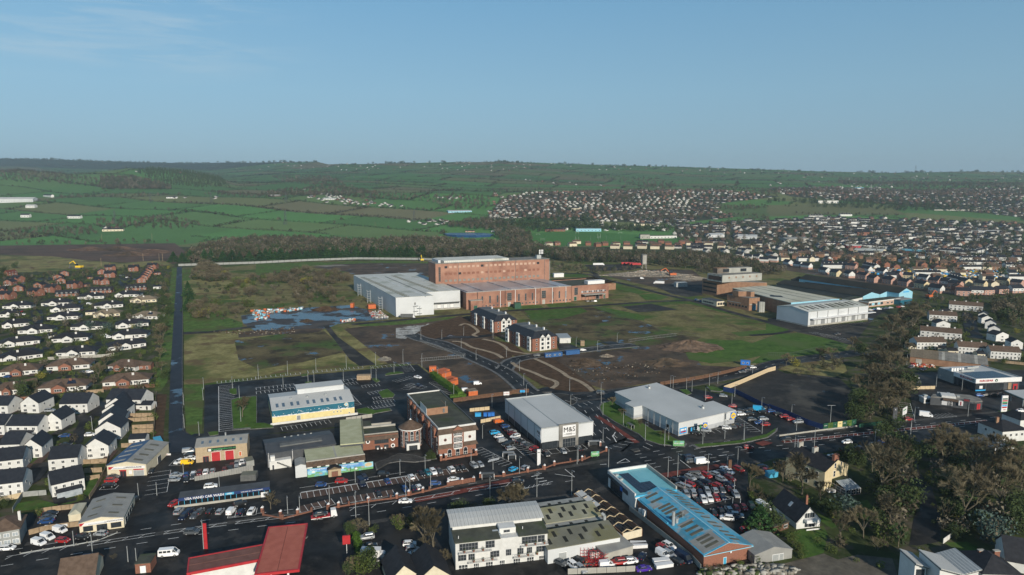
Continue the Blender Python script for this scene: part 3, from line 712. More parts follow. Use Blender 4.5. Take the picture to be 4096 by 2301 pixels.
# ---------------------------------------------------------------- painted markings
mk=MB();print('ZS',zs[0])
def mline(a,b,w=.14,z=None):
    w*=1.25
    a,b=Vector((a[0],a[1])),Vector((b[0],b[1]));d=(b-a)
    if d.length<.01:return
    d.normalize();n=Vector((-d.y,d.x))*w/2;z=zs[0]+.05+(len(mk.v)//4%24)*.0035 if z is None else z
    mk.add([(a.x-n.x,a.y-n.y,z),(b.x-n.x,b.y-n.y,z),(b.x+n.x,b.y+n.y,z),(a.x+n.x,a.y+n.y,z)],[(0,1,2,3)])
def dashes(P,dash,gap,w=.14,off=0):
    P=[Vector(q)for q in(ribbon(P,abs(off)*2,0)[0 if off>0 else 1]if off else P)];L=plen(P);d0=0
    while d0+dash<L:
        a,_=walk(P,d0);b,_=walk(P,d0+dash)
        if a is not None and b is not None:mline(a,b,w)
        d0+=dash+gap
def ladder(P,w=1.6,step=4,off=0,run=18,gap=2.5,lw=.14,slant=.9,full=False):
    """hatched central reserve"""
    Q=[Vector(q)for q in(ribbon(P,abs(off)*2,0)[0 if off>0 else 1]if off else P)];L=plen(Q);d0=0
    while d0+run<L:
        for s in(-1,1):
            if full or s==1 or(int(d0)%3):
                for k in range(int(run/3)):
                    a,da=walk(Q,d0+k*3);b,db=walk(Q,d0+k*3+3)
                    if a is None or b is None:continue
                    na=Vector((-da.y,da.x))*s*w/2;nb=Vector((-db.y,db.x))*s*w/2;mline(a+na,b+nb,lw)
        k=0
        while k<run:
            a,da=walk(Q,d0+k)
            if a is not None:n=Vector((-da.y,da.x))*w/2;mline(a-n,a+n+da*slant*w,lw)
            k+=step
        d0+=run+gap
LP=MRC
def seg(P,a,b):
    r=[p for p in P if a<=proj(p.x,p.y,0)[0]<=b];return r
ladder(seg(LP,0,1350),1.7,4.5)
ladder(seg(LP,1380,2250),2.2,7)
ladder(seg(LP,3120,4000),2.4,3.2,full=True,gap=0,off=0)
for o_,a,b in((4.6,0,1350),(-4.6,0,1350),(4.8,1380,2300),(-4.8,1380,2300),(3.4,2560,4200),(-3.2,2560,4200),(7.0,2560,3500),(-6.6,2560,3300),(0,2560,3050)):dashes(seg(LP,a,b),3,5.5,.15,o_)
for P,a,b in((SP,3,5),(ER,3,5),(RR,3,6)):dashes(resample(P,5),a,b,.16)
JQ=resample(JR,4)
for o_ in(-5.5,-2,2,5.5):dashes(JQ,4,5,.16,o_)
def bays(s,n,depth,side=1,w=.12,back=False,front=True,z=None):
    """row of parking bays between two points; depth in metres"""
    a,b=GL(s)[:2];a=Vector((a.x,a.y));b=Vector((b.x,b.y));d=(b-a)/n;nn=Vector((-d.y,d.x)).normalized()*depth*side
    for k in range(n+1):mline(a+d*k,a+d*k+nn,w)
    if front:mline(a,b,w)
    if back:mline(a+nn,b+nn,w)
def wl(s,w=.16):
    P=GL(s)
    for a,b in zip(P,P[1:]):mline(a,b,w)
bays('B1 2200 875 2205 1335',26,7.5,1,.2)
bays('B1 2185 848 2576 808',9,4.6,1,.16);bays('B2 0 800 450 755',9,4.6,1,.16);bays('B2 530 745 1080 692',12,4.6,1,.16);bays('B2 1170 680 1520 642',8,4.6,-1,.16)
bays('B2 0 890 380 850',9,4.6,-1,.16);bays('B2 0 930 380 885',9,4.6,-1,.16);bays('B2 740 830 1000 795',6,4.6,-1,.16);bays('B2 870 850 1000 830',4,5,-1)
bays('B2 1550 655 1600 720',5,6,-1);bays('B2 1430 835 1590 790',5,5,1);bays('B2 1500 870 1660 905',4,5,1,back=True);bays('B2 1540 910 1620 860',3,5)
bays('B2 1060 870 1230 850',5,4.6,-1);bays('B2 1120 940 1290 910',5,4.6,-1);bays('B2 1170 990 1290 975',4,4.6,-1);bays('B2 1180 1030 1380 1005',6,4.6,-1);bays('B2 890 880 1060 1060',13,5,-1);bays('B2 1150 1108 1400 1070',7,4.6,1)
bays('B2 1740 840 1960 975',10,5,1)
bays('B2 250 1290 730 1215',10,5,-1)
# hotel forecourt bays
for s,n,m_ in(('A2 445 630 1015 540',9,5),('A2 1110 525 1520 462',7,5),('A2 1600 440 2100 362',8,5),('A2 455 830 800 745',5,5),('A2 870 740 1400 655',8,5),('A2 1500 470 1600 452',2,5)):
    a,b=GL(s);a2=Vector((a.x,a.y));b2=Vector((b.x,b.y));d=(b2-a2).normalized();nn=Vector((d.y,-d.x))*5 if 'A2 455' not in s and 'A2 870' not in s else Vector((-d.y,d.x))*5
    zs[0]+=.004;sheet('parking_strip',None,zs[0]+.03,'bay',pts=[a2,b2,b2+nn,a2+nn])
    bays(s,n,m_,-1 if 'A2 455' not in s and 'A2 870' not in s else 1,.14)
wl('A2 440 580 1500 420',.14);wl('A2 455 625 1520 458',.3)
bays('A3 0 145 120 250',6,5,1);bays('A2 2270 170 2576 330',9,5,-1)
bays('A1 1700 355 1850 350',1,6,1);bays('A1 1720 400 1680 620',5,7,-1)
bays('A3 1640 590 2300 685',9,5,-1);bays('A3 1950 750 2200 690',4,5);bays('A3 310 250 760 185',5,4.6,1,back=True)
bays('A1 1000 600 1160 590',1,3);bays('A1 2290 885 2576 850',4,5)
bays('B4 430 280 1000 200',12,10,-1);bays('B4 480 330 840 410',12,7,-1,.12)
bays('B3 2260 1180 2500 1330',8,5,-1);bays('B3 1800 1330 2100 1300',5,5,-1);bays('B4 1430 1050 1470 1180',6,8,-1)
bays('B4 1700 1200 1900 1180',6,5)
wl('A3 430 440 630 470 532 392',.2);wl('A3 1690 298 1800 382',.2);wl('A3 105 595 410 515',.15);wl('A3 1055 330 1140 285 1185 315 1055 330',.2)
for a,b in(('A3 110 595 130 565',0),('A3 155 583 180 552',0),('A3 205 577 225 543',0),('A3 250 566 275 537',0),('A3 300 558 325 528',0),('A3 350 548 372 522',0)):wl(a,.1)
for s in('A3 195 465 275 448','A3 230 490 320 478','A3 270 520 350 505','A3 2080 255 2160 245','A3 2020 320 2090 305','B3 1010 1390 1040 1340','B3 1050 1440 1010 1370','A3 950 340 885 345'):wl(s,.3)
# zebra, give way
for k in range(6):
    a=GL('A2 2340 320 2450 295')
    p=a[0].lerp(a[1],k/6);mline(p,p+Vector((.5,2.6,0)),.5)
mk.build('road_markings','paint',None,kind='structure')
# red surfaced lanes and the red hatched reserve
P=seg(LP,3120,4000)
zs[0]+=.004;road('red_reserve',None,2.6,zs[0]+.02,'red_lane',pts=P)
for s,w in(('A2 1600 705 1900 650 2200 580 2576 500',3.2),('A3 1430 470 1800 400 2170 345',3.6),('B3 850 1175 1000 1270 1180 1390 1260 1446',2.6),('A3 2480 140 2560 120 A4 0 110',4)):
    R('red_lane','red_lane',s,w)
def kerbisland(s,m='lawn',top=.16,name='island'):
    zs[0]+=.004;k_=zs[0];P=[(p.x,p.y)for p in GL(s)];mb=MB().prism(P,0,k_+.1);o=mb.build(name+'_kerb','new_pavement',None,kind='structure')
    c=Vector((sum(p[0]for p in P)/len(P),sum(p[1]for p in P)/len(P)));mb=MB()
    mb.prism([(c.x+(p[0]-c.x)*.94,c.y+(p[1]-c.y)*.94)for p in P],.1,k_+.14);mb.build(name,m,None,kind='structure')
kerbisland('B2 450 760 520 745 525 770 460 778','bright_grass',name='grass_island')
kerbisland('B2 1295 755 1340 738 1400 728 1480 730 1490 745 1400 755 1300 768','bright_grass',name='grass_island')
kerbisland('B2 1225 935 1320 900 1400 960 1380 990 1270 998','bright_grass',name='grass_island')
kerbisland('B2 1160 800 1210 790 1250 825 1210 840','bright_grass',name='grass_island')
kerbisland('B2 1000 1110 1110 1090 1200 1120 1350 1098 1370 1120 1200 1150 1170 1165 1020 1150','bright_grass',name='grass_island')
kerbisland('B1 2305 910 2330 897 2380 897 2385 955 2350 962 2310 945','bright_grass',name='grass_island')
kerbisland('B1 2320 1010 2400 985 2576 970 B2 10 975 10 1300 B1 2576 1300 2340 1320','bright_grass',name='grass_island')
kerbisland('B2 490 835 560 825 560 838 500 845','bright_grass',name='grass_island')
kerbisland('B1 2090 1340 2200 1330 2200 1365 2110 1378','bright_grass',name='grass_island')
kerbisland('B2 -60 1250 80 1245 170 1270 180 1295 -60 1310','bright_grass',name='grass_island')
kerbisland('B3 870 1080 900 1040 1020 1010 1100 1090 1130 1150 1230 1200 1560 1400 1620 1446 1480 1446 1250 1350 1040 1240 900 1150','bright_grass',name='grass_verge')
kerbisland('A3 1230 0 1500 0 1640 80 1760 130 1740 165 1480 140 1330 90','bright_grass',name='grass_verge')
kerbisland('A3 1800 145 2100 125 2300 100 2576 35 A4 100 -30 A4 90 5 A3 2576 70 2300 130 1850 175','hedge_green',name='planted_verge')
kerbisland('B3 1950 870 1990 875 2160 905 2100 930 2000 920','bright_grass',name='grass_island')
kerbisland('B3 1680 910 1760 905 1810 950 1760 965','hedge_green',name='planted_island')
kerbisland('B4 1240 1200 1330 1190 1400 1225 1280 1240','bright_grass',name='grass_island')
kerbisland('B4 2300 1130 2360 1110 2460 1120 2480 1140 2380 1155','lawn',name='grass_island')
kerbisland('A2 1680 265 1730 250 1810 265 1820 285 1720 295','lawn',name='planted_island')
kerbisland('B3 300 935 340 925 400 935 330 945','pavement',name='traffic_island')
kerbisland('A3 1190 190 1270 180 1290 205 1230 215','pavement',name='traffic_island')
kerbisland('A2 380 1095 500 1065 525 1070 510 1085 400 1105','pavement',name='traffic_island')
kerbisland('A2 1190 330 1330 280 1440 230 1600 250 1760 300 1600 320 1450 310 1330 330 1210 400','pavement',name='forecourt')
for s in('B1 690 1175 940 1170 950 1200 860 1290 830 1446 720 1446 690 1446 800 1240 780 1210 690 1200','A1 740 0 835 0 790 190 690 190','A1 270 330 500 320 480 400 400 500 300 560 240 500 330 400','B1 890 1180 1000 1030 1070 1040 1040 1180','B1 300 115 420 105 440 160 420 270 300 265 320 190','B1 560 790 950 720 960 790 860 800 600 815','B1 0 500 400 480 560 490 480 505 100 520','B1 0 830 360 810 400 830 0 850','C1 300 1300 400 1225 525 1215 520 1235 420 1290','C1 1190 1230 1240 1180 1320 1185 1310 1260 1220 1320 1180 1290','B4 1960 100 2080 160 2120 330 2200 400 2000 380 1950 200','B1 950 430 1080 420 1060 480 960 460','B1 540 265 900 230 900 260 700 270'):
    S('estate_street','asphalt',s)
for s in('A1 250 300 500 240 505 280 340 345','A1 130 820 170 740 400 700 590 750 400 800','A1 600 750 850 690 880 660 850 700 700 745','A1 860 520 990 480 960 560 900 670 840 640'):
    S('garden_lawn','lawn',s)
# ---------------------------------------------------------------- building kit
WC={}
def winmesh(w,h,fm,gm,nc,nr,arch=False):
    k=(round(w,2),round(h,2),fm,gm,nc,nr,arch)
    if k not in WC:
        mb=MB().box(-w/2,w/2,-.06,.04,0,h,0);b=min(.09,w*.12);cw=(w-b)/nc;ch=(h-b)/nr
        for i in range(nc):
            for j in range(nr):
                x=-w/2+b/2+i*cw;z=b/2+j*ch;mb.box(x+b/2,x+cw-b/2,-.09,-.05,z+b/2,z+ch-b/2,1)
        if arch:mb.tube((0,-.06,h),(0,.04,h),w/2,n=12,m=0);mb.tube((0,-.09,h),(0,-.05,h),w/2-b,n=12,m=1)
        WC[k]=mb.mesh('window',[fm,gm])
    return WC[k]
TX={}
def textmesh(s,size=1.0,extrude=.04,bold=False):
    k=(s,extrude,bold)
    if k not in TX:
        c=bpy.data.curves.new('t','FONT');c.body=s;c.size=1;c.extrude=extrude;c.align_x='CENTER';c.align_y='CENTER';c.resolution_u=2
        if bold:c.offset=.02
        o=bpy.data.objects.new('t',c);COL.objects.link(o);dg=bpy.context.evaluated_depsgraph_get();me=bpy.data.meshes.new_from_object(o.evaluated_get(dg));bpy.data.objects.remove(o)
        TX[k]=me
    return TX[k].copy()
class Bd:
    def __init__(s,name,label,cat,p0=None,p1=None,z=0,group=None,W=None,L=None,root=None):
        if root is not None:s.r=root;s.P0=Vector((0,0));s.a=0;s.L=L;s.W=W;return
        if p0 is None:s.P0=Vector((0,0));s.a=0;s.L=L
        else:
            P=GL(p0 if p1 is None else p0+' '+p1,z);s.P0=Vector((P[0].x,P[0].y));d=Vector((P[1].x,P[1].y))-s.P0;s.L=L or d.length;s.a=math.atan2(d.y,d.x)
        s.r=bpy.data.objects.new(name,None);COL.objects.link(s.r);s.r.empty_display_size=1
        s.r.location=(s.P0.x,s.P0.y,0);s.r.rotation_euler=(0,0,s.a)
        s.r['label']=label;s.r['category']=cat
        if group:s.r['group']=group
        s.W=W or 10
        if p0 is not None and len(P)>2:s.W=s.loc(P[2])[1]
    def loc(s,p,z=0):
        if isinstance(p,str):p=G(px(p)[0],z)
        d=Vector((p[0],p[1]))-s.P0;c,n=math.cos(s.a),math.sin(s.a);return(d.x*c+d.y*n,-d.x*n+d.y*c)
    def locs(s,st,z=0):return[s.loc(p)for p in GL(st,z)]
    def part(s,name,mb,m,par=None,**kw):return mb.build(name,m,par or s.r,**kw)
    def box(s,name,x0,x1,y0,y1,z0,z1,m,par=None,**kw):
        mb=MB().box(x0,x1,y0,y1,z0,z1);return mb.build(name,m,par or s.r,**kw)
    def prism(s,name,P,z0,z1,m,zt=None,**kw):
        mb=MB().prism(P,z0,z1,zt=zt);return mb.build(name,m,s.r,**kw)
    def slab(s,name,Q,th,m,par=None,**kw):
        mb=MB().hexa([(x,y,z-th)for x,y,z in Q]+[tuple(q)for q in Q]);return mb.build(name,m,par or s.r,**kw)
    def gable(s,x0,x1,y0,y1,ze,rise,axis,wm,rm,over=.35,th=.18,z0=0,wall='wall',roof='roof'):
        mb=MB()
        if axis=='x':
            ym=(y0+y1)/2
            V=[(x,y,z)for x in(x0,x1)for y,z in((y0,z0),(y1,z0),(y1,ze),(ym,ze+rise),(y0,ze))]
        else:
            xm=(x0+x1)/2
            V=[(x,y,z)for y in(y0,y1)for x,z in((x1,z0),(x0,z0),(x0,ze),(xm,ze+rise),(x1,ze))]
        mb.add(V,[(4,3,2,1,0),(5,6,7,8,9),(0,1,6,5),(1,2,7,6),(4,0,5,9),(2,3,8,7),(3,4,9,8)])
        w=mb.build(wall,wm,s.r)if wm else None
        rb=MB();k=rise/((y1-y0)/2 if axis=='x' else(x1-x0)/2)
        for sg in(-1,1):
            if axis=='x':
                ye=y0-over if sg<0 else y1+over;zl=ze-k*over+.03;zr=ze+rise+.03
                A=[(x0-over,ye,zl),(x1+over,ye,zl),(x1+over,ym,zr),(x0-over,ym,zr)]
            else:
                xe=x0-over if sg<0 else x1+over;zl=ze-k*over+.03;zr=ze+rise+.03
                A=[(xe,y1+over,zl),(xe,y0-over,zl),(xm,y0-over,zr),(xm,y1+over,zr)]
            if sg>0:A=A[::-1]
            rb.hexa(A+[(x,y,z+th)for x,y,z in A])
        s.roof=rb.build(roof,rm,s.r);s.rf=(x0,x1,y0,y1,ze+.03+th,rise,axis,k);return w
    def rz(s,x,y):
        x0,x1,y0,y1,ze,rise,axis,k=s.rf
        return ze+rise-k*abs(y-(y0+y1)/2)if axis=='x' else ze+rise-k*abs(x-(x0+x1)/2)
    def onroof(s,name,x0,x1,y0,y1,m,h=.06):
        Q=[(x0,y0),(x1,y0),(x1,y1),(x0,y1)];Q=[(x,y,s.rz(x,y))for x,y in Q]
        return s.slab(name,[(x,y,z+h)for x,y,z in Q],h,m,par=s.roof)
    def hip(s,x0,x1,y0,y1,ze,rise,wm,rm,over=.5,z0=0):
        if wm:s.box('wall',x0,x1,y0,y1,z0,ze,wm)
        a,b,c,d=x0-over,x1+over,y0-over,y1+over;ym=(c+d)/2;hw=(d-c)/2
        if b-a>=d-c:R0,R1=(a+hw*.9,ym),(b-hw*.9,ym)
        else:xm=(a+b)/2;R0,R1=(xm,c+(b-a)/2*.9),(xm,d-(b-a)/2*.9)
        z=ze;mb=MB();V=[(a,c,z),(b,c,z),(b,d,z),(a,d,z),(a,c,z+.15),(b,c,z+.15),(b,d,z+.15),(a,d,z+.15),(*R0,z+.15+rise),(*R1,z+.15+rise)]
        Fq=[(0,3,2,1),(0,1,5,4),(1,2,6,5),(2,3,7,6),(3,0,4,7)]
        Fq+=[(4,5,9,8),(5,6,9),(6,7,8,9),(7,4,8)]if b-a>=d-c else[(4,5,8),(5,6,9,8),(6,7,9),(7,4,8,9)]
        mb.add(V,Fq);s.roof=mb.build('roof',rm,s.r);s.rf=(x0,x1,y0,y1,ze+.15,rise,'x',rise/hw)
    def win(s,face,t,z,w,h,fm='frame_white',gm='glass',nc=2,nr=1,off=0,name='window',arch=False,par=None):
        me=winmesh(w,h,fm,gm,nc,nr,arch)
        loc,rot={'f':((t,-off,z),0),'b':((t,s.W+off,z),math.pi),'l':((-off,t,z),-math.pi/2),'r':((s.L+off,t,z),math.pi/2)}[face]
        return obj(name,me,par or s.r,loc,(0,0,rot))
    def wins(s,face,a,b,n,z,w,h,**kw):
        for k in range(n):s.win(face,a+(b-a)*(k+.5)/n,z,w,h,**kw)
    def door(s,face,t,z,w,h,m,off=0,name='door'):
        me=winmesh(w,h,'frame_white' if m!='frame_white' else 'frame_grey',m,1,1)
        loc,rot={'f':((t,-off,z),0),'b':((t,s.W+off,z),math.pi),'l':((-off,t,z),-math.pi/2),'r':((s.L+off,t,z),math.pi/2)}[face]
        return obj(name,me,s.r,loc,(0,0,rot))
    def text(s,st,face,t,z,size,m,off=.12,par=None,bold=True,sx=1):
        me=textmesh(st,1,.03,bold);me.materials.clear();me.materials.append(MATS[m])
        loc,rot={'f':((t,-off,z),0),'l':((-off,t,z),-math.pi/2),'r':((s.L+off,t,z),math.pi/2),'b':((t,s.W+off,z),math.pi)}[face]
        o=obj('lettering',me,par or s.r,loc,(math.pi/2,0,rot));o.scale=(size*sx,size,size);return o
    def chimney(s,x,y,z0,z1,m='white_wall',w=.5,pots=2,d=None):
        ch=s.box('chimney',x-w,x+w,y-(d or w*.6),y+(d or w*.6),z0,z1,m,par=s.roof)
        pm=MB()
        for k in range(pots):pm.tube((x-w*.5+k*w/max(1,pots-1)if pots>1 else x,y,z1),(x-w*.5+k*w/max(1,pots-1)if pots>1 else x,y,z1+.35),.11,n=6)
        pm.build('chimney_pot','brick',s.roof)
# ---------------------------------------------------------------- food store with white front
b=Bd('food_store','white clad food store with grey stone sign tower beside the packed car park','supermarket','B3 295 1300 818 1228 355 953',z=9)
L_,W_=b.L,b.W
b.box('wall',0,L_,0,W_,3.0,9,'cladding_white');b.box('wall',.25,L_-.25,.25,W_,0,2.998,'cladding_dark',label='dark lower wall')
b.box('roof',.35,L_-.35,.35,W_-.35,8.7,9.05,'metal_roof_y')
for a_ in((-.1,.35,-.1,W_+.1),(L_-.35,L_+.1,-.1,W_+.1),(.35,L_-.35,W_-.35,W_+.1),(.35,L_-.35,-.1,.3)):b.box('parapet',a_[0],a_[1],a_[2],a_[3],8.9,9.45,'steel')
b.box('ridge_flashing',L_*.34,L_*.36,.4,W_-.4,9.05,9.13,'steel')
b.box('sign_tower',L_*.33,L_*.70,-.5,.3,0,9.9,'dark_concrete');sg=b.box('sign_panel',L_*.395,L_*.645,-.62,-.505,4.6,9.3,'white')
b.text('M&S','f',L_*.52,7.4,2.9,'black',.66,par=sg,bold=False);b.text('— FOOD —','f',L_*.52,5.5,.95,'black',.66,par=sg)
b.win('f',L_*.16,.2,L_*.30,3.0,'frame_dark','glass',6,1,name='shop_window');b.win('f',L_*.85,.2,L_*.27,3.2,'frame_dark','glass',6,1,name='shop_window')
b.win('f',L_*.52,.1,L_*.25,3.6,'frame_grey','glass',5,2,off=.52,name='entrance_glazing')
b.win('l',2.5,.2,4,2.8,'frame_dark','glass',3,1,name='shop_window')
sg=b.box('side_sign',-.15,-.01,.4,4.2,4.4,8.2,'white');b.text('M&S','l',2.3,6.7,1.7,'black',.18,par=sg,bold=False);b.text('— FOOD —','l',2.3,5.3,.6,'black',.18,par=sg)
for k in range(5):b.box('drainpipe',-.14,-.01,7+k*7.5,7.15+k*7.5,0,8.8,'steel')
MS=b
for k in range(14):pass
# ---------------------------------------------------------------- discount supermarket
b=Bd('discount_supermarket','long low grey supermarket with pale single slope roof and yellow round sign on its corner','supermarket','B3 1680 1238 2045 1155',z=6.2)
P_=b.locs('B3 1680 1240 2048 1160 2253 1112 2025 1018 1940 1035 1455 834 1032 928 1205 1017 1135 1042 1220 1083 1310 1066',6.2)
b.prism('roof',[(p[0],p[1])for p in P_],6.0,6.35,'metal_roof')
c_=(sum(p[0]for p in P_)/len(P_),sum(p[1]for p in P_)/len(P_))
I_=[(c_[0]+(p[0]-c_[0])*.985,c_[1]+(p[1]-c_[1])*.985)for p in P_];q=b.loc('B3 2060 1160',6.2);I2=list(I_)
b.prism('wall',I2,0,2.2,'cladding_grey');I3=[(c_[0]+(p[0]-c_[0])*.982,c_[1]+(p[1]-c_[1])*.982)for p in P_];b.prism('wall',I3,2.2,6.0,'cladding_white')
f0,f1=I_[0],I_[1];ww=math.dist(f0,f1)
b.win('f',ww*.62+f0[0],.3,ww*.72,2.9,'frame_dark','glass',12,1,off=-f0[1]+.1,name='shop_window')
for k,m_ in enumerate(('sky_blue','light_blue','white','green','light_blue','white')):b.box('window_poster',f0[0]+ww*(.33+k*.085),f0[0]+ww*(.37+k*.085),f0[1]-.24,f0[1]-.2,1.2,2.8,m_)
pp=b.box('poster_board',f0[0]+ww*.03,f0[0]+ww*.22,f0[1]-.16,f0[1]-.03,1.0,3.6,'sky_blue');b.box('poster_strip',f0[0]+ww*.05,f0[0]+ww*.20,f0[1]-.2,f0[1]-.165,1.5,2.1,'red',par=pp);b.box('poster_strip',f0[0]+ww*.05,f0[0]+ww*.20,f0[1]-.2,f0[1]-.165,2.4,3.1,'white',par=pp)
b.box('canopy_beam',P_[2][0]-6.5,P_[2][0]-.1,P_[2][1]-.4,P_[2][1]-.2,3.2,6.0,'cladding_white')
for k in range(2):
    q=b.loc(('B3 1380 888','B3 1920 1088')[k],6.4);mb=MB().tube((q[0],q[1],6.2),(q[0],q[1],7.2),.9,.7,10);mb.tube((q[0],q[1],7.2),(q[0]+.5,q[1],7.5),.7,.4,10);mb.build('roof_vent','steel',b.r)
sx,sy=P_[2][0]-2.2,P_[2][1]-.5
sg=b.box('logo_panel',sx-1.6,sx+1.6,sy-.1,sy+.05,2.7,5.9,'blue');mb=MB().tube((sx,sy-.16,4.3),(sx,sy-.1,4.3),1.45,n=24);mb.build('logo_disc','yellow',sg)
b.text('LiDL','f',sx,4.3,1.0,'blue',-sy+.2,par=sg);mb=MB().tube((sx,sy-.175,4.3),(sx,sy-.15,4.3),1.5,n=24)
q=b.loc('B3 1240 1190',0);b.box('loading_bay',q[0]-2,q[0]+2.2,q[1]-.3,q[1]+.1,.8,3.8,'cladding_dark');b.box('loading_dock',q[0]-3,q[0]+3,q[1]-2.4,q[1]-.35,0,1.1,'concrete')
for k in range(5):
    t=.15+k*.17;A_,B__=I_[0],I_[-1];x,y=A_[0]+(B__[0]-A_[0])*t,A_[1]+(B__[1]-A_[1])*t;b.box('drainpipe',x-.18,x-.02,y-.1,y+.1,0,6,'steel')
x,y=I_[0][0]+(I_[-1][0]-I_[0][0])*.28,I_[0][1]+(I_[-1][1]-I_[0][1])*.28;mb=MB().box(x-.12,x+.1,y-.6,y+.6,1,3.2);mb.build('door','black',b.r)
# ---------------------------------------------------------------- teal and yellow warehouse
b=Bd('leisure_warehouse','long metal shed painted teal over pale yellow with a wavy white splash line','warehouse','B2 160 1118 987 1020',z=5.9)
W_=b.W=27;L_=b.L
b.gable(0,L_,0,W_,5.9,2.0,'x','teal','metal_roof',over=.15);b.box('wall',-.06,L_+.06,-.06,W_,0,2.9,'yellow_block',label='pale yellow lower wall')
for k,x in enumerate((.07,.145,.245,.32,.44,.515,.615,.685,.78,.85)):b.onroof('skylight',L_*x-.6,L_*x+.6,2.5,6.4,'rooflight')
mb=MB();random.seed(3);x=0
while x<L_:
    w=random.uniform(.5,1.6);h_=random.uniform(.25,.9);mb.box(x,min(x+w,L_),-.12,-.07,2.9-.1,2.9+h_*.55);x+=w*.8
for k in range(34):x=random.uniform(0,L_-.4);z=random.uniform(3.5,4.7);mb.box(x,x+random.uniform(.15,.5),-.1,-.02,z,z+random.uniform(.12,.35))
mb.build('splash_graphic','white',b.r)
mb=MB().tube((L_*.9,-.02,4.9),(L_*.9,-.12,4.9),.9,n=20);sg=mb.build('round_badge','cream_wall',b.r);mb=MB().tube((L_*.9,-.12,4.9),(L_*.9,-.15,4.9),.55,n=16);mb.build('badge_centre','light_blue',sg)
b.door('f',L_*.31,.1,1.8,2.3,'frame_grey',.08)
b.wins('f',L_*.72,L_*.85,3,1.5,.6,.8,off=.08);b.win('f',L_*.935,.4,.9,.6,off=.08)
for x in(.25,.45,.68):mb=MB().tube((L_*x,10,7.2),(L_*x,10,8.3),.5,.6,8);mb.build('roof_vent','steel',b.roof)
q0=b.loc('B2 415 905',10);q1=b.loc('B2 885 862',10);q2=b.loc('B2 830 812',10)
b.box('upper_block',q0[0],q1[0],q0[1],q2[1],5.5,10,'cladding_white');b.box('upper_roof',q0[0]-.3,q1[0]+.3,q0[1]-.3,q2[1]+.3,10,10.25,'metal_roof')
kw=MB();kw.box(-1,L_+1,-3.2,-3.0,0,1.2);kw.build('ramp_wall','white_wall',b.r)
# ---------------------------------------------------------------- tan workshop
b=Bd('repair_workshop','tan blockwork workshop with two red roller doors and black sign','workshop','A1 1975 322 2492 268',z=0)
b.W=11;L_=b.L;b.gable(0,L_,0,11,6.3,1.6,'x','tan_wall','sheet_grey',over=.2)
for k in range(6):b.onroof('skylight',L_*(.1+.15*k),L_*(.1+.15*k)+.9,1.8,3.4,'rooflight')
b.door('f',L_*.385,.05,L_*.175,3.9,'red',name='roller_door');b.door('f',L_*.65,.05,L_*.175,3.9,'red',name='roller_door');b.win('f',L_*.19,.05,2.2,2.4,'red','glass',2,1,name='entrance_door');b.door('f',L_*.86,1.2,1.0,1.8,'orange',name='hatch')
sg=b.box('sign_board',L_*.23,L_*.78,-.14,-.02,4.2,5.6,'black');b.text('Greenisland','f',L_*.43,5.05,1.05,'green',.16,par=sg);b.text('028 9336 3553','f',L_*.68,4.95,.7,'green',.16,par=sg);b.text('auto repair centre','f',L_*.43,4.45,.42,'white',.16,par=sg);b.box('sign_emblem',L_*.245,L_*.3,-.17,-.145,4.35,5.3,'white',par=sg)
mb=MB().tube((L_*.55,7,7.3),(L_*.55,7,9),.3,n=8);mb.build('flue','steel',b.roof)
# ---------------------------------------------------------------- tyre depot
b=Bd('tyre_depot','beige gable-fronted depot with a half blue half grey ribbed roof','workshop','A1 1085 465 1478 447',z=0)
L_=b.L;b.W=W_=22;b.gable(0,L_,0,W_,4.5,1.3,'y','cream_wall','sheet_grey',over=.2)
b.slab('blue_roof_sheet',[(-.25,-.2,b.rz(-.25,0)+.05),(L_/2-.1,-.2,b.rz(L_/2-.1,0)+.05),(L_/2-.1,W_+.2,b.rz(L_/2-.1,0)+.05),(-.25,W_+.2,b.rz(-.25,0)+.05)],.04,'blue_roof_sheet',par=b.roof)
for k in range(4):b.onroof('skylight',1.0,L_*.4,2+k*5,3.2+k*5,'concrete',.1);b.onroof('skylight',L_*.62,L_*.85,2+k*5,3.2+k*5,'skylight',.1)
sg=b.box('sign_board',L_*.04,L_*.97,-.15,-.02,3.1,4.1,'white');b.text('J. WILSON & SONS','f',L_*.66,3.65,.75,'black',.18,par=sg)
mb=MB().add([(L_*.04,-.17,3.1),(L_*.09,-.17,3.1),(L_*.18,-.17,4.1),(L_*.04,-.17,4.1)],[(0,1,2,3)]);mb.build('red_flash','red',sg);b.box('blue_stripe',L_*.16,L_*.5,-.18,-.155,3.35,3.45,'hoarding_blue',par=sg)
b.win('f',L_*.4,.05,2.2,2.3,'red','glass',2,1,name='entrance_door');b.door('f',L_*.8,.05,3.8,2.4,'steel',name='roller_door');b.box('door_header',L_*.67,L_*.93,-.2,-.03,2.5,2.9,'red');b.box('door_header',L_*.31,L_*.49,-.2,-.03,2.4,2.75,'red');b.box('notice_board',L_*.55,L_*.63,-.1,-.02,1.0,2.4,'white')
b.door('r',12,.05,3.2,3.0,'cladding_dark',name='roller_door')
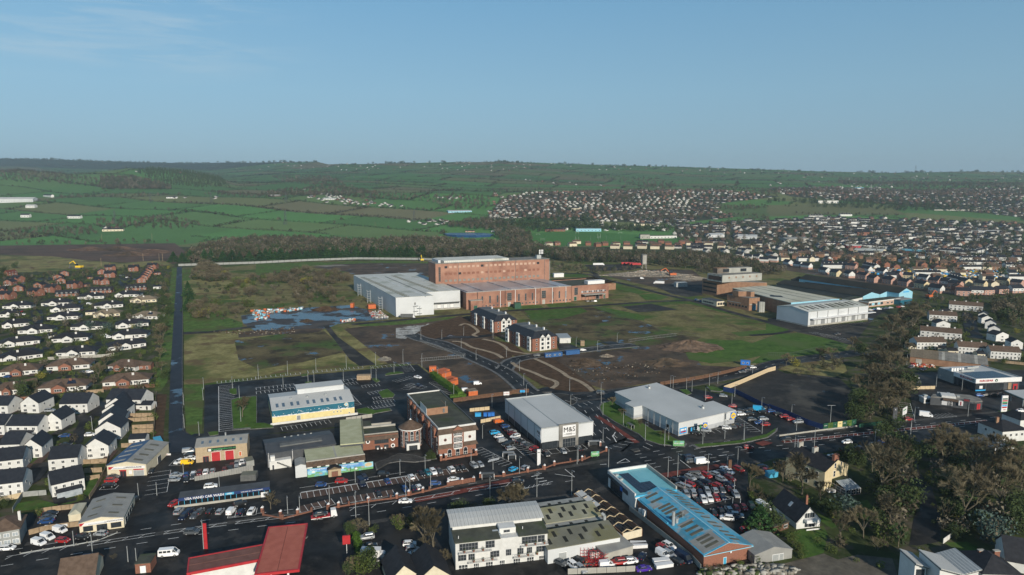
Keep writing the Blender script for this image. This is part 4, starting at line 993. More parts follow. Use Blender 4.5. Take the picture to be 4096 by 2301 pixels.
# ---------------------------------------------------------------- corner showroom
b=Bd('corner_showroom','beige showroom with pale ribbed gable roof at the road corner','shop','A1 805 1035 1252 972',z=0)
L_=b.L;q=b.loc('A1 1330 632',3.6);b.W=W_=q[1];b.gable(0,L_,0,W_,3.5,1.2,'y','cream_wall','sheet_grey',over=.2)
for k in range(3):
    y=W_*(.14+.32*k);b.onroof('skylight',L_*.14,L_*.36,y,y+.9,'skylight',.1);b.onroof('skylight',L_*.62,L_*.85,y,y+.9,'skylight',.1)
sg=b.box('sign_board',0.1,L_*.99,-.15,-.02,2.55,3.45,'white');b.text('J. WILSON & SONS','f',L_*.78,3.0,.6,'black',.18,par=sg);mb=MB().add([(.1,-.17,2.55),(.6,-.17,2.55),(1.5,-.17,3.45),(.1,-.17,3.45)],[(0,1,2,3)]);mb.build('red_flash','red',sg);b.box('blue_stripe',L_*.2,L_*.62,-.18,-.155,2.75,2.83,'hoarding_blue',par=sg)
b.win('f',L_*.19,.6,L_*.22,1.7,'frame_dark','glass',2,1,name='shop_window');b.win('f',L_*.5,.05,L_*.24,2.3,'frame_dark','glass',3,1,name='entrance_glazing');b.win('f',L_*.82,.6,L_*.24,1.7,'frame_dark','glass',2,1,name='shop_window')
for k in range(4):b.win('r',3+k*(W_-5)/4,.6,2.6,1.8,'frame_white','glass',2,1)
bx=Bd('lean_to_garage','small cream lean-to garage with hipped sheet roof left of the corner showroom','garage','A1 695 920 800 905',z=0);bx.hip(0,bx.L+.5,0,8,2.5,.9,'cream_wall','sheet_cream',.1)
# ---------------------------------------------------------------- hand car wash
b=Bd('car_wash','hand car wash with long lean-to canopy and dark blue lettered fascia on a pale wall','car wash','A1 1800 765 2576 665',z=0)
L_=b.L+4.6;b.box('fascia',0,L_,-.1,.1,2.2,3.2,'hoarding_blue')
fx=b.r
b.text('USA HAND CAR WASH','f',L_*.28,2.68,1.15,'white',.14,sx=1.02);sg=b.box('open_box',L_*.50,L_*.6,-.16,-.11,2.3,3.1,'blue_trim');b.text('OPEN','f',L_*.55,2.7,.65,'white',.2,par=sg);b.text('Love your car... Drive it clean!!!','f',L_*.8,2.72,.55,'white',.14)
b.slab('canopy_roof',[(0,.1,3.1),(L_,.1,3.1),(L_,4.2,3.7),(0,4.2,3.7)],.06,'cladding_dark')
for k in range(17):x=L_*k/16;mb=MB().box(x-.07,x+.07,-.08,.08,0,2.2);mb.build('post','blue_trim',b.r)
for k in range(12):x=L_*(k+.5)/12;b.box('roof_bar',x-.05,x+.05,.1,4.1,3.0,3.06,'steel')
b.box('low_wall',-1.2,L_+.5,-.9,-.65,0,1.0,'concrete');b.box('banner',L_*.9,L_*.985,-1.0,-.92,.2,2.0,'white')
b=Bd('car_wash_screen','long grey sheet wall behind the hand car wash yard','wall','A1 1960 505 2550 405',z=0);n=24
for k in range(n):b.box('panel',b.L*k/n,b.L*(k+1)/n-.04,0,.12,0,1.9+.9*(k/n),'sheet_grey')
for s_,w_ in(('A1 2420 510 2576 500',4),('A1 2480 365 2560 350',5)):
    b=Bd('storage_container','grey steel container '+('at the right edge of the wet car wash yard' if w_==4 else 'with mossy top at the end of the grey sheet wall'),'container',s_,z=0);b.box('body',0,b.L,0,w_,0,2.4,'steel_dark' if w_==4 else 'grey_wall');b.box('lid',.1,b.L-.1,.1,w_-.1,2.4,2.46,'sheet_moss')
# ---------------------------------------------------------------- petrol station canopies
b=Bd('station_canopy','large red ribbed petrol station canopy with bright red fascia, cut by the picture edge','canopy','A2 5 1430 420 1385 A2 340 950',z=5.5)
L_,W_=b.L,b.W
b.box('roof_sheet',0,L_/2-.05,0,W_,5.2,5.55,'canopy_red');b.box('roof_sheet',L_/2+.05,L_,0,W_,5.2,5.5,'canopy_red');b.box('gutter',L_/2-.05,L_/2+.05,.1,W_-.1,5.2,5.4,'black')
for a_ in((-.5,L_+.5,-.5,-.02),(-.5,L_+.5,W_+.02,W_+.5),(-.5,-.02,0,W_),(L_+.02,L_+.5,0,W_)):b.box('fascia',*a_,4.9,5.62,'red')
for x,y in((3,4),(L_-3,4),(3,W_-4),(L_-3,W_-4)):b.box('column',x-.25,x+.25,y-.25,y+.25,0,5.2,'white')
b=Bd('station_roof','brownish red lower canopy roof joining the big red petrol station canopy','canopy','A1 1895 1420 2576 1290',z=4.8);L_=b.L+2.2
b.box('roof_sheet',0,L_,0,3.6,4.5,4.8,'canopy_brown');b.box('roof_sheet',0,L_,3.7,7.3,4.5,4.85,'canopy_brown')
b.box('fascia',-.4,L_,-.45,-.02,4.2,4.9,'red');b.box('fascia',-.4,-.02,0,7.6,4.2,4.9,'red');b.box('fascia',-.4,L_,7.62,8,4.2,4.9,'red')
b.box('wall',.6,L_,.5,7,0,4.45,'white_wall')
# ---------------------------------------------------------------- club house, sheeted hall and mural-fronted pub
b=Bd('dark_hall','dark slate-clad hall with low raised rooflight strip and white stair block','hall','A2 110 215 800 112',z=6.2);L_=b.L
q=b.loc('A2 60 75',6.2);W_=16;b.W=W_
b.gable(0,L_,0,W_,5.6,1.3,'x','cladding_dark','cladding_dark',over=.3);b.onroof('rooflight_strip',L_*.2,L_*.82,3.4,5.4,'steel_dark',.5)
b.box('stair_block',.6,L_*.33,-2.6,-.05,0,3.4,'white_wall');st=MB()
for k in range(10):st.box(L_*.30-k*.5,L_*.30-k*.5+.5,-3.6,-2.65,.3*k,.3*k+.25)
st.build('stair','steel_dark',b.r);b.box('rooftop_box',1,2.6,-2.2,-.6,3.4,5.2,'white_wall')
b.door('f',1.8,.05,.9,2,'cladding_dark',2.62)
for x in(.02,.36):mb=MB().tube((L_*x,-.15,0),(L_*x,-.15,6),.1);mb.build('drainpipe','white',b.r)
for k in range(5):b.onroof('roof_vent',L_*(.3+k*.1),L_*(.3+k*.1)+.7,W_-1.3,W_-1,'steel',.3)
b2=Bd('sheeted_block','pale grey sheeted block between the dark hall and the mural','shed','A2 400 475 515 460',z=0);b2.gable(0,b2.L,0,7,4.6,.6,'y','cladding_white','sheet_grey',over=.1)
b=Bd('mural_pub','white pub with brown mansard eaves, porch and a blue and green painted mural front','pub','A2 520 470 1180 378',z=0);L_=b.L;q=b.loc('A2 1090 380',0);LM=q[0]
b.box('wall',0,LM,.2,12,0,5.4,'white_wall')
for k in range(7):
    x0,x1=LM*k/6.0,LM*(k+1)/6.0
    if x0>=L_-.1:break
    b.box('mural_panel',x0,min(x1,L_),-.05,.19,.15,3.5 if k<6 else 3.0,'mural_green');b.box('mural_sky',x0,min(x1,L_),-.08,-.055,1.4+.5*math.sin(k*1.7),2.6 if k<6 else 3.0,'mural_blue' if k%3 else 'light_blue')
mp_=b.box('mural_band',0,LM*.98,-.1,-.06,2.6,3.4,'mural_blue');b.text('Belfast Loughshore Hotel','f',LM*.22,3.0,.72,'white',.16,par=mp_);b.text('Gateway to the North Coast','f',LM*.75,3.05,.5,'white',.16,par=mp_)
random.seed(11)
for k in range(16):
    x=LM*(.04+.062*k);z=random.uniform(.9,2.2)
    if .33*LM<x<.56*LM and k%2:continue
    mb=MB();n_=12;w=random.uniform(.5,.8);mb.prism([(w*math.cos(a),.38*math.sin(a))for a in[j*6.283/n_ for j in range(n_)]],0,.04)
    o=mb.build('mural_medallion',('light_blue','white','mural_green','concrete')[k%4],b.r);o.location=(x,-.06,z);o.rotation_euler=(math.pi/2,0,0)
mb=MB().prism([(1.35*math.cos(j*.35),.8*math.sin(j*.35))for j in range(18)],0,.05);o=mb.build('mural_medallion','timber_pale',b.r);o.location=(LM*1.07,-.06,2.1);o.rotation_euler=(math.pi/2,0,0)
b.slab('mansard',[(-.3,-.9,4.6),(LM+.3,-.9,4.6),(LM+.3,.3,6.0),(-.3,.3,6.0)],.2,'tile_brown');b.box('parapet',-.3,LM+.3,.3,.75,5.8,6.4,'concrete')
for k in range(6):b.win('f',LM*(.13+.145*k),3.5,1.7,1.5,'frame_dark','glass',2,1,off=-.1)
for k in range(6):x=LM*(.13+.145*k);b.slab('dormer_roof',[(x-1.1,-1.1,4.95),(x,-1.1,5.6),(x,.2,6.0),(x-1.1,.2,5.9)],.12,'tile_brown');b.slab('dormer_roof',[(x,-1.1,5.6),(x+1.1,-1.1,4.95),(x+1.1,.2,5.9),(x,.2,6.0)],.12,'tile_brown')
b.box('roof_deck',-.2,LM+.2,.8,14,5.5,5.8,'sheet_yellow');b.box('ridge_flashing',LM*.5,LM*.53,.8,14,5.8,5.87,'concrete')
po=b.box('porch',LM*.35,LM*.57,-2.4,-.06,0,2.9,'tan_wall');b.gable(LM*.34,LM*.58,-2.6,.1,2.9,1.1,'y',None,'slate',over=.1,roof='porch_roof')
me=winmesh(LM*.11,2.1,'frame_dark','brick',3,1);obj('porch_door',me,b.r,(LM*.46,-2.42,.1))
b=Bd('sheeted_wing','long pale yellow-green ribbed roof wing behind the mural pub','hall','A2 850 130 1075 110 B2 880 1205',z=7);b.box('wall',0,b.L,.1,b.W,0,6.6,'cladding_dark');b.box('roof_deck',-.1,b.L+.3,-.1,b.W,6.6,7,'sheet_yellow');b.box('parapet',b.L+.3,b.L+.8,-.2,b.W+.2,6.2,7.5,'sheet_moss')
# ---------------------------------------------------------------- hotel: low wing, round entrance tower, bedroom block
b=Bd('hotel_wing','low brick hotel wing with brown tiled eaves and white round windows','hotel','E3 180 1130 820 1060',z=0);L_=b.L
b.box('wall',0,L_,0,9,0,6.0,'brick');b.slab('eaves_roof',[(-.3,-1.0,4.6),(L_+.2,-1.0,4.6),(L_+.2,.6,6.4),(-.3,.6,6.4)],.2,'tile_brown');b.box('parapet',-.3,L_+.2,.6,1.1,6.0,6.7,'concrete')
b.box('flat_roof',-.2,L_,1.1,12,5.9,6.15,'flat_roof');b.box('rear_parapet',-.3,L_+.2,9.2,9.9,6.1,6.9,'concrete')
for x,z in((.2,3.7),(.86,3.9),(.86,1.0)):
    mb=MB().tube((L_*x,0,z),(L_*x,-.12,z),.85,n=20);o=mb.build('round_window','frame_white',b.r);mb=MB().tube((L_*x,-.12,z),(L_*x,-.16,z),.52,n=16);mb.build('pane','glass',o)
b.win('f',L_*.56,2.4,L_*.38,2.0,'frame_dark','glass',8,1,name='window_band');b.win('f',L_*.45,.3,2.0,1.4,'frame_dark','glass',2,1);b.win('f',L_*.68,.3,2.0,1.4,'frame_dark','glass',2,1)
for k in range(3):b.box('awning_box',L_*(.43+.1*k),L_*(.47+.1*k),-.9,-.4,.3,.9,'white')
b.box('rear_block',-4,L_*.4,10,22,0,5,'flat_roof');b.box('rear_yard_wall',-6,L_,22.2,22.5,0,3.4,'concrete');b.box('rear_store',L_*.45,L_*.9,14,19,0,3.4,'brick')
c=G(px('E3 1010 1090')[0]);R_=4.6
t=bpy.data.objects.new('entrance_tower',None);COL.objects.link(t);t['label']='round brick entrance tower with conical slate roof and tall arched windows';t['category']='tower';t.location=(c.x,c.y+R_,0);t.rotation_euler=(0,0,b.a)
mb=MB().tube((0,0,0),(0,0,7.6),R_,n=32);mb.build('wall','brick',t);mb=MB().tube((0,0,7.6),(0,0,8.0),R_+.35,n=32);mb.build('eaves_band','frame_white',t);mb=MB().cone(0,0,8.0,11.2,R_+.45,.05,32);mb.build('cone_roof','tile_brown',t);mb=MB().cone(0,0,11.0,11.5,.5,.05,8);mb.build('finial','white',t)
for k,a_ in enumerate((-150,-121,-92,-63,-34)):
    a=math.radians(a_);me=winmesh(1.45,6.0 if k!=2 else 4.2,'frame_white','glass',2,4,True);obj('arched_window',me,t,((R_+.02)*math.cos(a),(R_+.02)*math.sin(a),.6 if k!=2 else 2.6),(0,0,a+math.pi/2))
mb=MB().box(-2.7,2.7,-R_-1.9,-R_+1,0,2.9);o=mb.build('porch','white_wall',t);me=winmesh(3.4,2.1,'frame_dark','glass',4,1);obj('porch_door',me,o,(0,-R_-1.92,.05));mb=MB().box(-2.4,2.4,-R_-1.6,-R_+1,2.9,3.3);mb.build('porch_roof','cladding_dark',o)
b=Bd('hotel_block','four storey hotel block of red brick with white render panels and a flat mossy roof','hotel','E3 1500 735 2142 645 1478 85',z=12.6);L_,W_=b.L,b.W
b.box('wall',0,L_,0,W_,0,11.8,'brick');b.box('roof_deck',.3,L_-.3,.3,W_-.3,11.8,12.1,'flat_roof')
for a_ in((0,L_,-.1,.28),(0,L_,W_-.3,W_),(-.05,.28,.28,W_-.3),(L_-.28,L_+.05,.28,W_-.3)):b.box('parapet',*a_,11.8,12.6,'steel_dark' if a_[0]>1 else 'white_wall')
for nm,f_ in(('f',0),('l',1)):
    if nm=='f':
        for x0,x1 in((.0,.36),(.66,1.0)):
            b.box('render_panel',L_*x0+.2,L_*x1-.1,-.12,-.01,5.4,10.2,'white_wall');b.slab('tile_skirt',[(L_*x0-(.6 if x0==0 else 0),-1.1,4.2),(L_*x1+(.6 if x1==1 else 0),-1.1,4.2),(L_*x1,-.1,5.5),(L_*x0,-.1,5.5)],.15,'tile_brown')
            xm=L_*(x0+x1)/2;mb=MB().tube((xm,-.1,7.3),(xm,-.2,7.3),.62,n=18);o=mb.build('round_window','brick',b.r);mb=MB().tube((xm,-.2,7.3),(xm,-.24,7.3),.38,n=14);mb.build('pane','glass',o)
b.slab('tile_skirt',[(-.8,-1.2,10.1),(L_+.8,-1.2,10.1),(L_,-.1,11.9),(0,-.1,11.9)],.15,'tile_brown')
b.box('window_bay',L_*.37,L_*.64,-.5,-.02,3.0,10.8,'brick');b.gable(L_*.355,L_*.655,-.7,.6,10.8,1.7,'y','brick','tile_brown',over=.15,roof='bay_gable',z0=10.7,wall='bay_head')
for j in range(3):
    for i in range(2):b.win('f',L_*(.445+.12*i),3.4+j*2.6,1.9,2.0,'frame_white','glass',3,3,off=.52)
    b.box('spandrel',L_*.40,L_*.61,-.56,-.505,3.0+j*2.6,3.38+j*2.6,'white_wall')
for x in(.29,.505,.715):b.win('f',L_*x,.2,1.7,2.2,'frame_white','glass',2,2,arch=True,name='arched_window')
b.box('terrace_wall',L_*.04,L_*.98,-3.0,-2.7,0,1.0,'brick')
for x in(-.0,.13,.93):b.box('gate_pier',L_*x-.4,L_*x+.4,-3.3,-2.5,0,2.4,'brick');b.box('pier_cap',L_*x-.48,L_*x+.48,-3.38,-2.42,2.4,2.75,'white')
for k in range(9):
    y=2.5+k*(W_-5)/8
    for j in range(4):b.win('l',y,1.0+j*2.7,1.5,1.7,'frame_white','glass',2,2)
for k in range(6):
    y=3.5+k*(W_-7)/5 if k<2 else 8+k*(W_-10)/6;b.box('dormer',-1.0,-.02,y-1,y+1,8.0,11.9,'brick');b.slab('dormer_roof',[(-1.5,y-1.3,11.1),(-.02,y-1.3,12.3),(-.02,y+1.3,12.3),(-1.5,y+1.3,11.1)],.25,'tile_brown')
for k in range(9):b.box('render_panel',-.1,-.01,4+k*(W_-5)/8-.5,4+k*(W_-5)/8+.8,1,11,'white_wall')if k%2 else None
q0=b.loc('E3 1305 525',12.1);b.box('plant_room',q0[0],q0[0]+9.2,q0[1],q0[1]+9.5,12.1,15.0,'brick_brown');b.box('plant_room_roof',q0[0]+.2,q0[0]+9,q0[1]+.2,q0[1]+9.3,15,15.1,'flat_roof');b.box('plant_room_panel',q0[0]-.12,q0[0]-.01,q0[1]-.2,q0[1]+9.5,12.3,15.5,'white_wall')
mb=MB()
for z in(13,13.9):mb.tube((q0[0]+7.4,q0[1]-.1,z),(q0[0]+7.4,q0[1]-.35,z+.1),.5,n=12)
mb.build('satellite_dish','steel_dark',b.r);mb=MB().tube((q0[0]+8.3,q0[1]+.2,12),(q0[0]+8.3,q0[1]+.2,17.3),.05,n=5);mb.build('aerial_mast','steel',b.r)
# ---------------------------------------------------------------- blue-roofed hall and car showroom
b=Bd('blue_roofed_hall','long brick hall with bright blue corrugated roof, skylight rows and silver flue','hall','A3 1925 1385 2405 1282',z=0);L_=b.L
q=b.loc('A3 1245 668',4.2);W_=b.W=q[1];b.gable(0,L_,0,W_,4.2,2.3,'y','brick','sheet_blue',over=.3)
for k,y in enumerate([.045,.10,.15,.235,.30,.37,.49,.53,.60,.65,.70,.82,.91]):b.onroof('skylight',L_*.12,L_*.38,W_*y,W_*y+1.1,'skylight',.08)
for k,y in enumerate([.05,.11,.175,.26,.33,.42,.50,.57,.645,.70,.76,.81,.88,.94]):b.onroof('skylight',L_*.64,L_*.84,W_*y,W_*y+1.0,'skylight',.08)
b.onroof('patched_sheet',.1,L_*.46,.3,7.5,'sheet_grey',.04);[b.onroof('patched_sheet',L_*x0,L_*x1,W_*y0,W_*y1,'sheet_grey',.04)for x0,x1,y0,y1 in((.05,.3,.955,.985),(.1,.45,.40,.425),(.3,.48,.50,.56),(.05,.2,.74,.765),(.6,.95,.60,.612),(.7,.9,.46,.475))];b.box('ridge_flashing',L_/2-.2,L_/2+.2,-.3,W_,6.65,6.78,'light_blue',par=b.roof)
q=b.loc('A3 1622 925',5.2);mb=MB().tube((q[0],q[1],4.5),(q[0],q[1],9.0),.48,n=12);mb.build('flue','steel',b.roof);mb=MB().tube((q[0]+1.4,q[1]+.3,4.8),(q[0]+1.4,q[1]+.3,6.3),.5,n=10);mb.tube((q[0]+1.4,q[1]+.3,6.3),(q[0]+1.4,q[1]+.3,6.6),.7,n=10);mb.build('roof_vent','steel',b.roof)
mb=MB().tube((q[0]+4,q[1]+1,5.5),(q[0]+4,q[1]+1,8),.08,n=6);mb.build('vent_pipe','steel',b.roof);mb=MB().tube((q[0]-1.6,q[1]+.5,5.3),(q[0]-1.6,q[1]+17,5.3),.25,n=8);mb.build('roof_duct','blue_trim',b.roof)
b.box('fascia',-.3,L_+.3,-.42,-.32,3.9,4.1,'light_blue');b.door('f',L_*.44,.05,1.1,2.2,'blue_trim');b.door('l',W_*.83,.05,1.1,2,'blue_trim')
mb=MB().box(L_*.53,L_*.56,-.4,-.02,3.4,3.9);mb.build('security_lamp','white',b.r)
for k in range(2):b.box('air_conditioner',-1.2,-.1,W_-5-k*2.2,W_-3.6-k*2.2,.6+k*.6,2.4+k*.6,'frame_white')
b=Bd('car_showroom','white car showroom with turquoise roof, solar panels and raised white parapets','showroom','A3 1240 650 1655 585 1375 355',z=5.4);L_,W_=b.L,b.W
b.box('wall',0,L_,0,W_,0,5.0,'white_wall');b.box('roof_sheet',.3,L_*.49,.2,W_-.3,5.0,5.35,'sheet_cyan');b.box('roof_sheet',L_*.49,L_-.3,.2,W_-.3,5.0,5.42,'sheet_cyan')
b.box('parapet',-.2,.3,0,W_+.2,4.9,6.2,'white_wall');b.box('parapet',L_-.3,L_+.2,0,W_+.2,4.9,6.6,'concrete');b.box('parapet',.3,L_-.3,W_-.3,W_+.2,4.9,6.4,'white_wall');b.box('fascia',-.1,L_+.1,-.3,.15,4.9,5.5,'blue_trim')
for i in range(11):
    for j in range(2):
        b.box('solar_panel',L_*.18+j*1.9,L_*.18+j*1.9+1.8,1.5+i*(W_-4)/11,1.5+(i+.9)*(W_-4)/11,5.40,5.48,'solar')if i>4 or j<2 else None
for i in range(5):b.box('solar_panel',L_*.18+3.8,L_*.18+5.6,1.5+i*(W_-4)/11,1.5+(i+.9)*(W_-4)/11,5.44,5.52,'solar');b.box('solar_panel',L_*.18+5.7,L_*.18+7.5,1.5+i*(W_-4)/11,1.5+(i+.9)*(W_-4)/11,5.46,5.54,'solar')
for y in(.62,.8):b.box('roof_vent',.9,2.0,W_*y,W_*y+1.1,5.35,6.0,'steel')
b.win('l',W_*.68,.3,W_*.45,3.6,'frame_dark','glass',7,1,name='showroom_glazing');b.box('sign_band',-.3,-.05,W_*.42,W_*.98,3.9,5.1,'cladding_dark');b.box('sign_band',-.3,-.05,W_*.25,W_*.40,3.4,5.0,'cladding_dark');b.box('blue_emblem',-.45,-.31,W_*.42,W_*.5,3.2,4.6,'blue')
# ---------------------------------------------------------------- grey corrugated sheds
SHED=(('A3 360 1185 1090 1060','A3 960 925',4.8,'front shed with yellowed ribbed roof over a pale sheet wall'),('A3 300 1030 970 925','A3 850 840',4.9,'second shed back with dark mossy ribbed roof'),('A3 345 925 900 840','A3 780 730',5.0,'third shed back with pale mossy ribbed roof'),('A3 265 805 770 730','A3 670 650',5.0,'rearmost shed with dark mossy ribbed roof'))
for k,(f_,bk,z,lb)in enumerate(SHED):
    b=Bd('corrugated_shed',lb,'shed',f_,bk,z=z,group='mossy sheds in a row')if False else Bd('corrugated_shed',lb,'shed',f_+' '+bk,z=z,group='mossy sheds in a row');L_,W_=b.L,max(b.W,6)
    zz=(4.8,4.9,5.0,5.0)[k]
    b.box('wall',.05,L_-.05,.05,W_-.05,0,zz-.3,'cladding_white' if k==0 else 'grey_wall');b.slab('roof',[(-.15,-.1,zz),(L_+.15,-.1,zz),(L_+.15,W_,zz+(1.1 if k%2==0 else-.5)),(-.15,W_,zz+(1.1 if k%2==0 else-.5))],.25,('sheet_moss','sheet_moss_dark','sheet_moss_light','sheet_moss_dark')[k]);rf=b
    for j in range((8,8,9,8)[k]):
        x=L_*(.05+.11*j)+random.uniform(-.3,.3);y=W_*(.2+.35*((j*3+k)%2));sl_=1.1 if k%2==0 else-.5;z2=zz+sl_*(y/W_)
        b.slab('skylight',[(x,y,z2+.08),(x+1.0,y,z2+.08),(x+1.0,y+W_*.3,z2+.08+sl_*.3),(x,y+W_*.3,z2+.08+sl_*.3)],.1,'sheet_black')
    if k==0:b.door('f',L_*.2,.05,2.6,3.0,'steel',-.04,'roller_door');SH0=b
    if k==1:
        q=b.loc('A3 930 915',5);mb=MB().tube((q[0],q[1],4.6),(q[0],q[1],7.2),.5,n=10);mb.tube((q[0],q[1],7.2),(q[0]-.6,q[1]+.8,7.6),.5,n=10);mb.build('flue','steel',b.r)
b=Bd('store_shed','pale sheet store with lean roof in front of the corrugated sheds','shed','A3 930 1330 1215 1245',z=0);b.box('wall',0,b.L,0,10,0,2.9,'concrete');b.slab('roof',[(-.2,-.2,3.1),(b.L+.2,-.2,3.1),(b.L+.2,10,3.6),(-.2,10,3.6)],.2,'sheet_grey')
b=Bd('small_store','small dark flat-roofed store between the pale shed and red machinery','shed','A3 790 1300 880 1290',z=0);b.box('wall',0,b.L,0,5,0,2.4,'white_wall');b.box('roof',-.1,b.L+.1,-.1,5.1,2.4,2.55,'cladding_dark')
# roofless shed with bare trusses
b=Bd('roofless_shed','partly stripped shed with bare pale roof trusses and a few sheets left','shed','A3 1110 1110 1310 1060 A3 880 640',z=0);L_,W_=b.L,b.W
b.box('wall',0,.2,0,W_,0,2.6,'brick_brown');b.box('wall',L_-.2,L_,0,W_,0,2.6,'brick_brown');b.box('wall',.2,L_-.2,0,.2,0,2.6,'cream_wall');b.box('floor_slab',.2,L_-.2,.2,W_,.45,.5,'old_asphalt')
for k in range(7):
    y=.4+k*(W_-1)/6
    for i in range(2):
        x0,x1=L_*i/2,L_*(i+1)/2;xm=(x0+x1)/2;mb=MB().tube((x0,y,2.6),(xm,y,3.5),.14,n=4);mb.tube((xm,y,3.5),(x1,y,2.6),.14,n=4);mb.build('truss','timber_pale',b.r)
for k in range(6):x=L_*(k+.5)/6;mb=MB().tube((x,.4,3.1),(x,W_-.6,3.1),.05,n=4);mb.build('purlin','steel_dark',b.r)
for k in range(3):b.slab('roof_sheet',[(.2,W_*(.58+k*.14),2.9),(L_*.4,W_*(.58+k*.14),3.6),(L_*.4,W_*(.70+k*.14),3.6),(.2,W_*(.70+k*.14),2.9)],.06,'metal_roof_y')
# ---------------------------------------------------------------- white apartments
b=Bd('apartment_block','white three storey apartment block with balconies, curved standing-seam roof and big windows','apartments','A2 2010 1400 A3 355 1290',z=0);L_=b.L;W_=15
b.r.location.z=-1.2
b.box('wall',0,L_,0,W_,-2,9.3,'white_wall');b.slab('lower_roof',[(-.3,-.4,9.6),(L_*.48,-.4,9.6),(L_*.48,6.5,10.1),(-.3,6.5,10.1)],.25,'flat_roof');b.slab('lower_roof',[(L_*.68,-.4,9.6),(L_+.3,-.4,9.6),(L_+.3,6.5,10.1),(L_*.68,6.5,10.1)],.25,'flat_roof')
n=26
for k in range(n):
    x0,x1=-.6+(L_+1.2)*k/n,-.6+(L_+1.2)*(k+1)/n-.05
    for j in range(3):
        y0,y1=6+j*3.2,6+(j+1)*3.2;zf=lambda y:11.1+.9*math.sin((y-6)/9.6*2.2)
        b.slab('roof_panel',[(x0,y0,zf(y0)),(x1,y0,zf(y0)),(x1,y1,zf(y1)),(x0,y1,zf(y1))],.15,'metal_roof')
b.box('attic_wall',0,L_,6.2,W_,9.3,11.0,'white_wall')
for t_,w in((.14,.20),(.37,.10),(.80,.17),(.93,.08)):b.win('f',L_*t_,6.9,L_*w,2.1,'frame_grey','glass',max(2,int(w*30)),2)
for t_,w in((.07,.09),(.17,.07),(.42,.10),(.57,.06),(.70,.07),(.80,.06),(.92,.09)):b.win('f',L_*t_,3.9,L_*w,1.9,'frame_grey','glass',3,2)
for t_,w in((.08,.1),(.22,.06),(.36,.08),(.5,.06),(.66,.08),(.81,.08),(.94,.07)):b.win('f',L_*t_,.8,L_*w,1.9,'frame_white','glass',3,2)
for x0,x1,z in((.03,.38,6.4),(.13,.44,3.3),(.70,1.0,6.4),(.62,.84,3.3)):
    bl=b.box('balcony',L_*x0,L_*x1,-1.3,-.02,z,z+.2,'white_wall');mb=MB().tube((L_*x0,-1.25,z+1.15),(L_*x1,-1.25,z+1.15),.05,n=4);m_=int((x1-x0)*L_/.7)
    for k in range(m_+1):mb.tube((L_*x0+k*(x1-x0)*L_/m_,-1.25,z),(L_*x0+k*(x1-x0)*L_/m_,-1.25,z+1.15),.025,n=3)
    mb.build('railing','frame_grey',bl)
    for k in range(3):x=L_*(x0+.06+k*.1);mb=MB().cone(x,-.7,z+.2,z+.7,.25,.32,8,0);mb.add([tuple(v)for v in(blobarr(.45,n=26,seed=k)[0]+np.array([x,-.7,z+1.0]))],[tuple(f)for f in blobarr(.45,n=26,seed=k)[1]],1);mb.build('potted_plant',['brick','leaf_mid'],bl)
b.box('penthouse',L_*.49,L_*.67,2.5,6.1,9.3,10.9,'white_wall');b.win('f',L_*.57,9.6,L_*.07,.8,'frame_grey','glass',2,1,off=-2.5);b.slab('terrace_canopy',[(L_*.42,1.0,9.4),(L_*.5,1.0,9.4),(L_*.5,4,10.0),(L_*.42,4,10.0)],.08,'pale_glass')
for x,y in((.04,1.5),(.5,5),(.75,3)):mb=MB().tube((L_*x,y,9.8),(L_*x,y,10.6),.1,n=6);mb.build('roof_vent','white',b.r)
# ---------------------------------------------------------------- factory on the cleared site
b=Bd('white_distribution_shed','huge white metal warehouse with twin low gable roof and outside stair towers','warehouse','E4 475 450 830 430',z=16);L_=b.L
P_=[b.loc(p)for p in GL('E4 475 450 830 430 758 398 1078 380 665 212 80 237',16)]
b.prism('wall',P_,0,15.9,'cladding_white')
b.prism('roof',[(p[0],p[1])for p in P_],15.9,16.2,'sheet_pale')
def strip(bb,s0,s1,n,w,m,z,name,h=.1,tilt=0):
    A_,B__=bb.loc(GL(s0,z)[0]),bb.loc(GL(s1,z)[0])
    for k in range(n):
        t=(k+.5)/n;x,y=A_[0]+(B__[0]-A_[0])*t,A_[1]+(B__[1]-A_[1])*t;l=math.dist(A_,B__)/n*.55
        bb.box(name,x-w/2,x+w/2,y-l/2,y+l/2,z,z+h,m)
for s0,s1,n in(('E4 160 255','E4 590 440',22),('E4 445 240','E4 860 390',20)):strip(b,s0,s1,n,4.5,'sheet_moss',16.2,'skylight')
for s0,s1 in(('E4 245 232','E4 760 435'),('E4 500 215','E4 1000 380')):A_,B__=b.locs(s0+' '+s1,16.2);mb=MB().tube((*A_,16.25),(*B__,16.25),.35,n=4);mb.build('ridge_flashing','white',b.r)
A_,B__=b.locs('E4 375 250 760 412',16.2);mb=MB().tube((*A_,16.2),(*B__,16.2),.4,n=4);mb.build('valley_gutter','steel_dark',b.r)
for s0 in('E4 150 430','E4 240 495','E4 350 565'):
    q=b.loc(s0,0);mb=MB()
    for k in range(5):mb.box(q[0]-3,q[0],q[1]-1.5,q[1]+1.5,2.2*k+1.8,2.2*k+1.95)
    for x in(-3,0):
        for y in(-1.5,1.5):mb.box(q[0]+x-.1,q[0]+x+.1,q[1]+y-.1,q[1]+y+.1,0,12)
    mb.build('stair_tower','steel',b.r)
mb=MB()
for k in range(4):mb.box(L_*.55-(k%2)*3,L_*.55+4-(k%2)*3,-1.6,-.1,2.2*k+1.8,2.2*k+1.95)
for x in(L_*.47,L_*.62):mb.box(x-.1,x+.1,-1.6,-1.4,0,8.5)
mb.build('stair_tower','steel',b.r);b.door('f',L_*.5,9,1.1,2.4,'black')
q0,q1=b.locs('E4 835 575 1065 560',0);yy=P_[2][1]
b.box('loading_canopy',P_[1][0]+1,P_[3][0]-1,yy-3,yy-.1,6.0,6.4,'steel_dark')
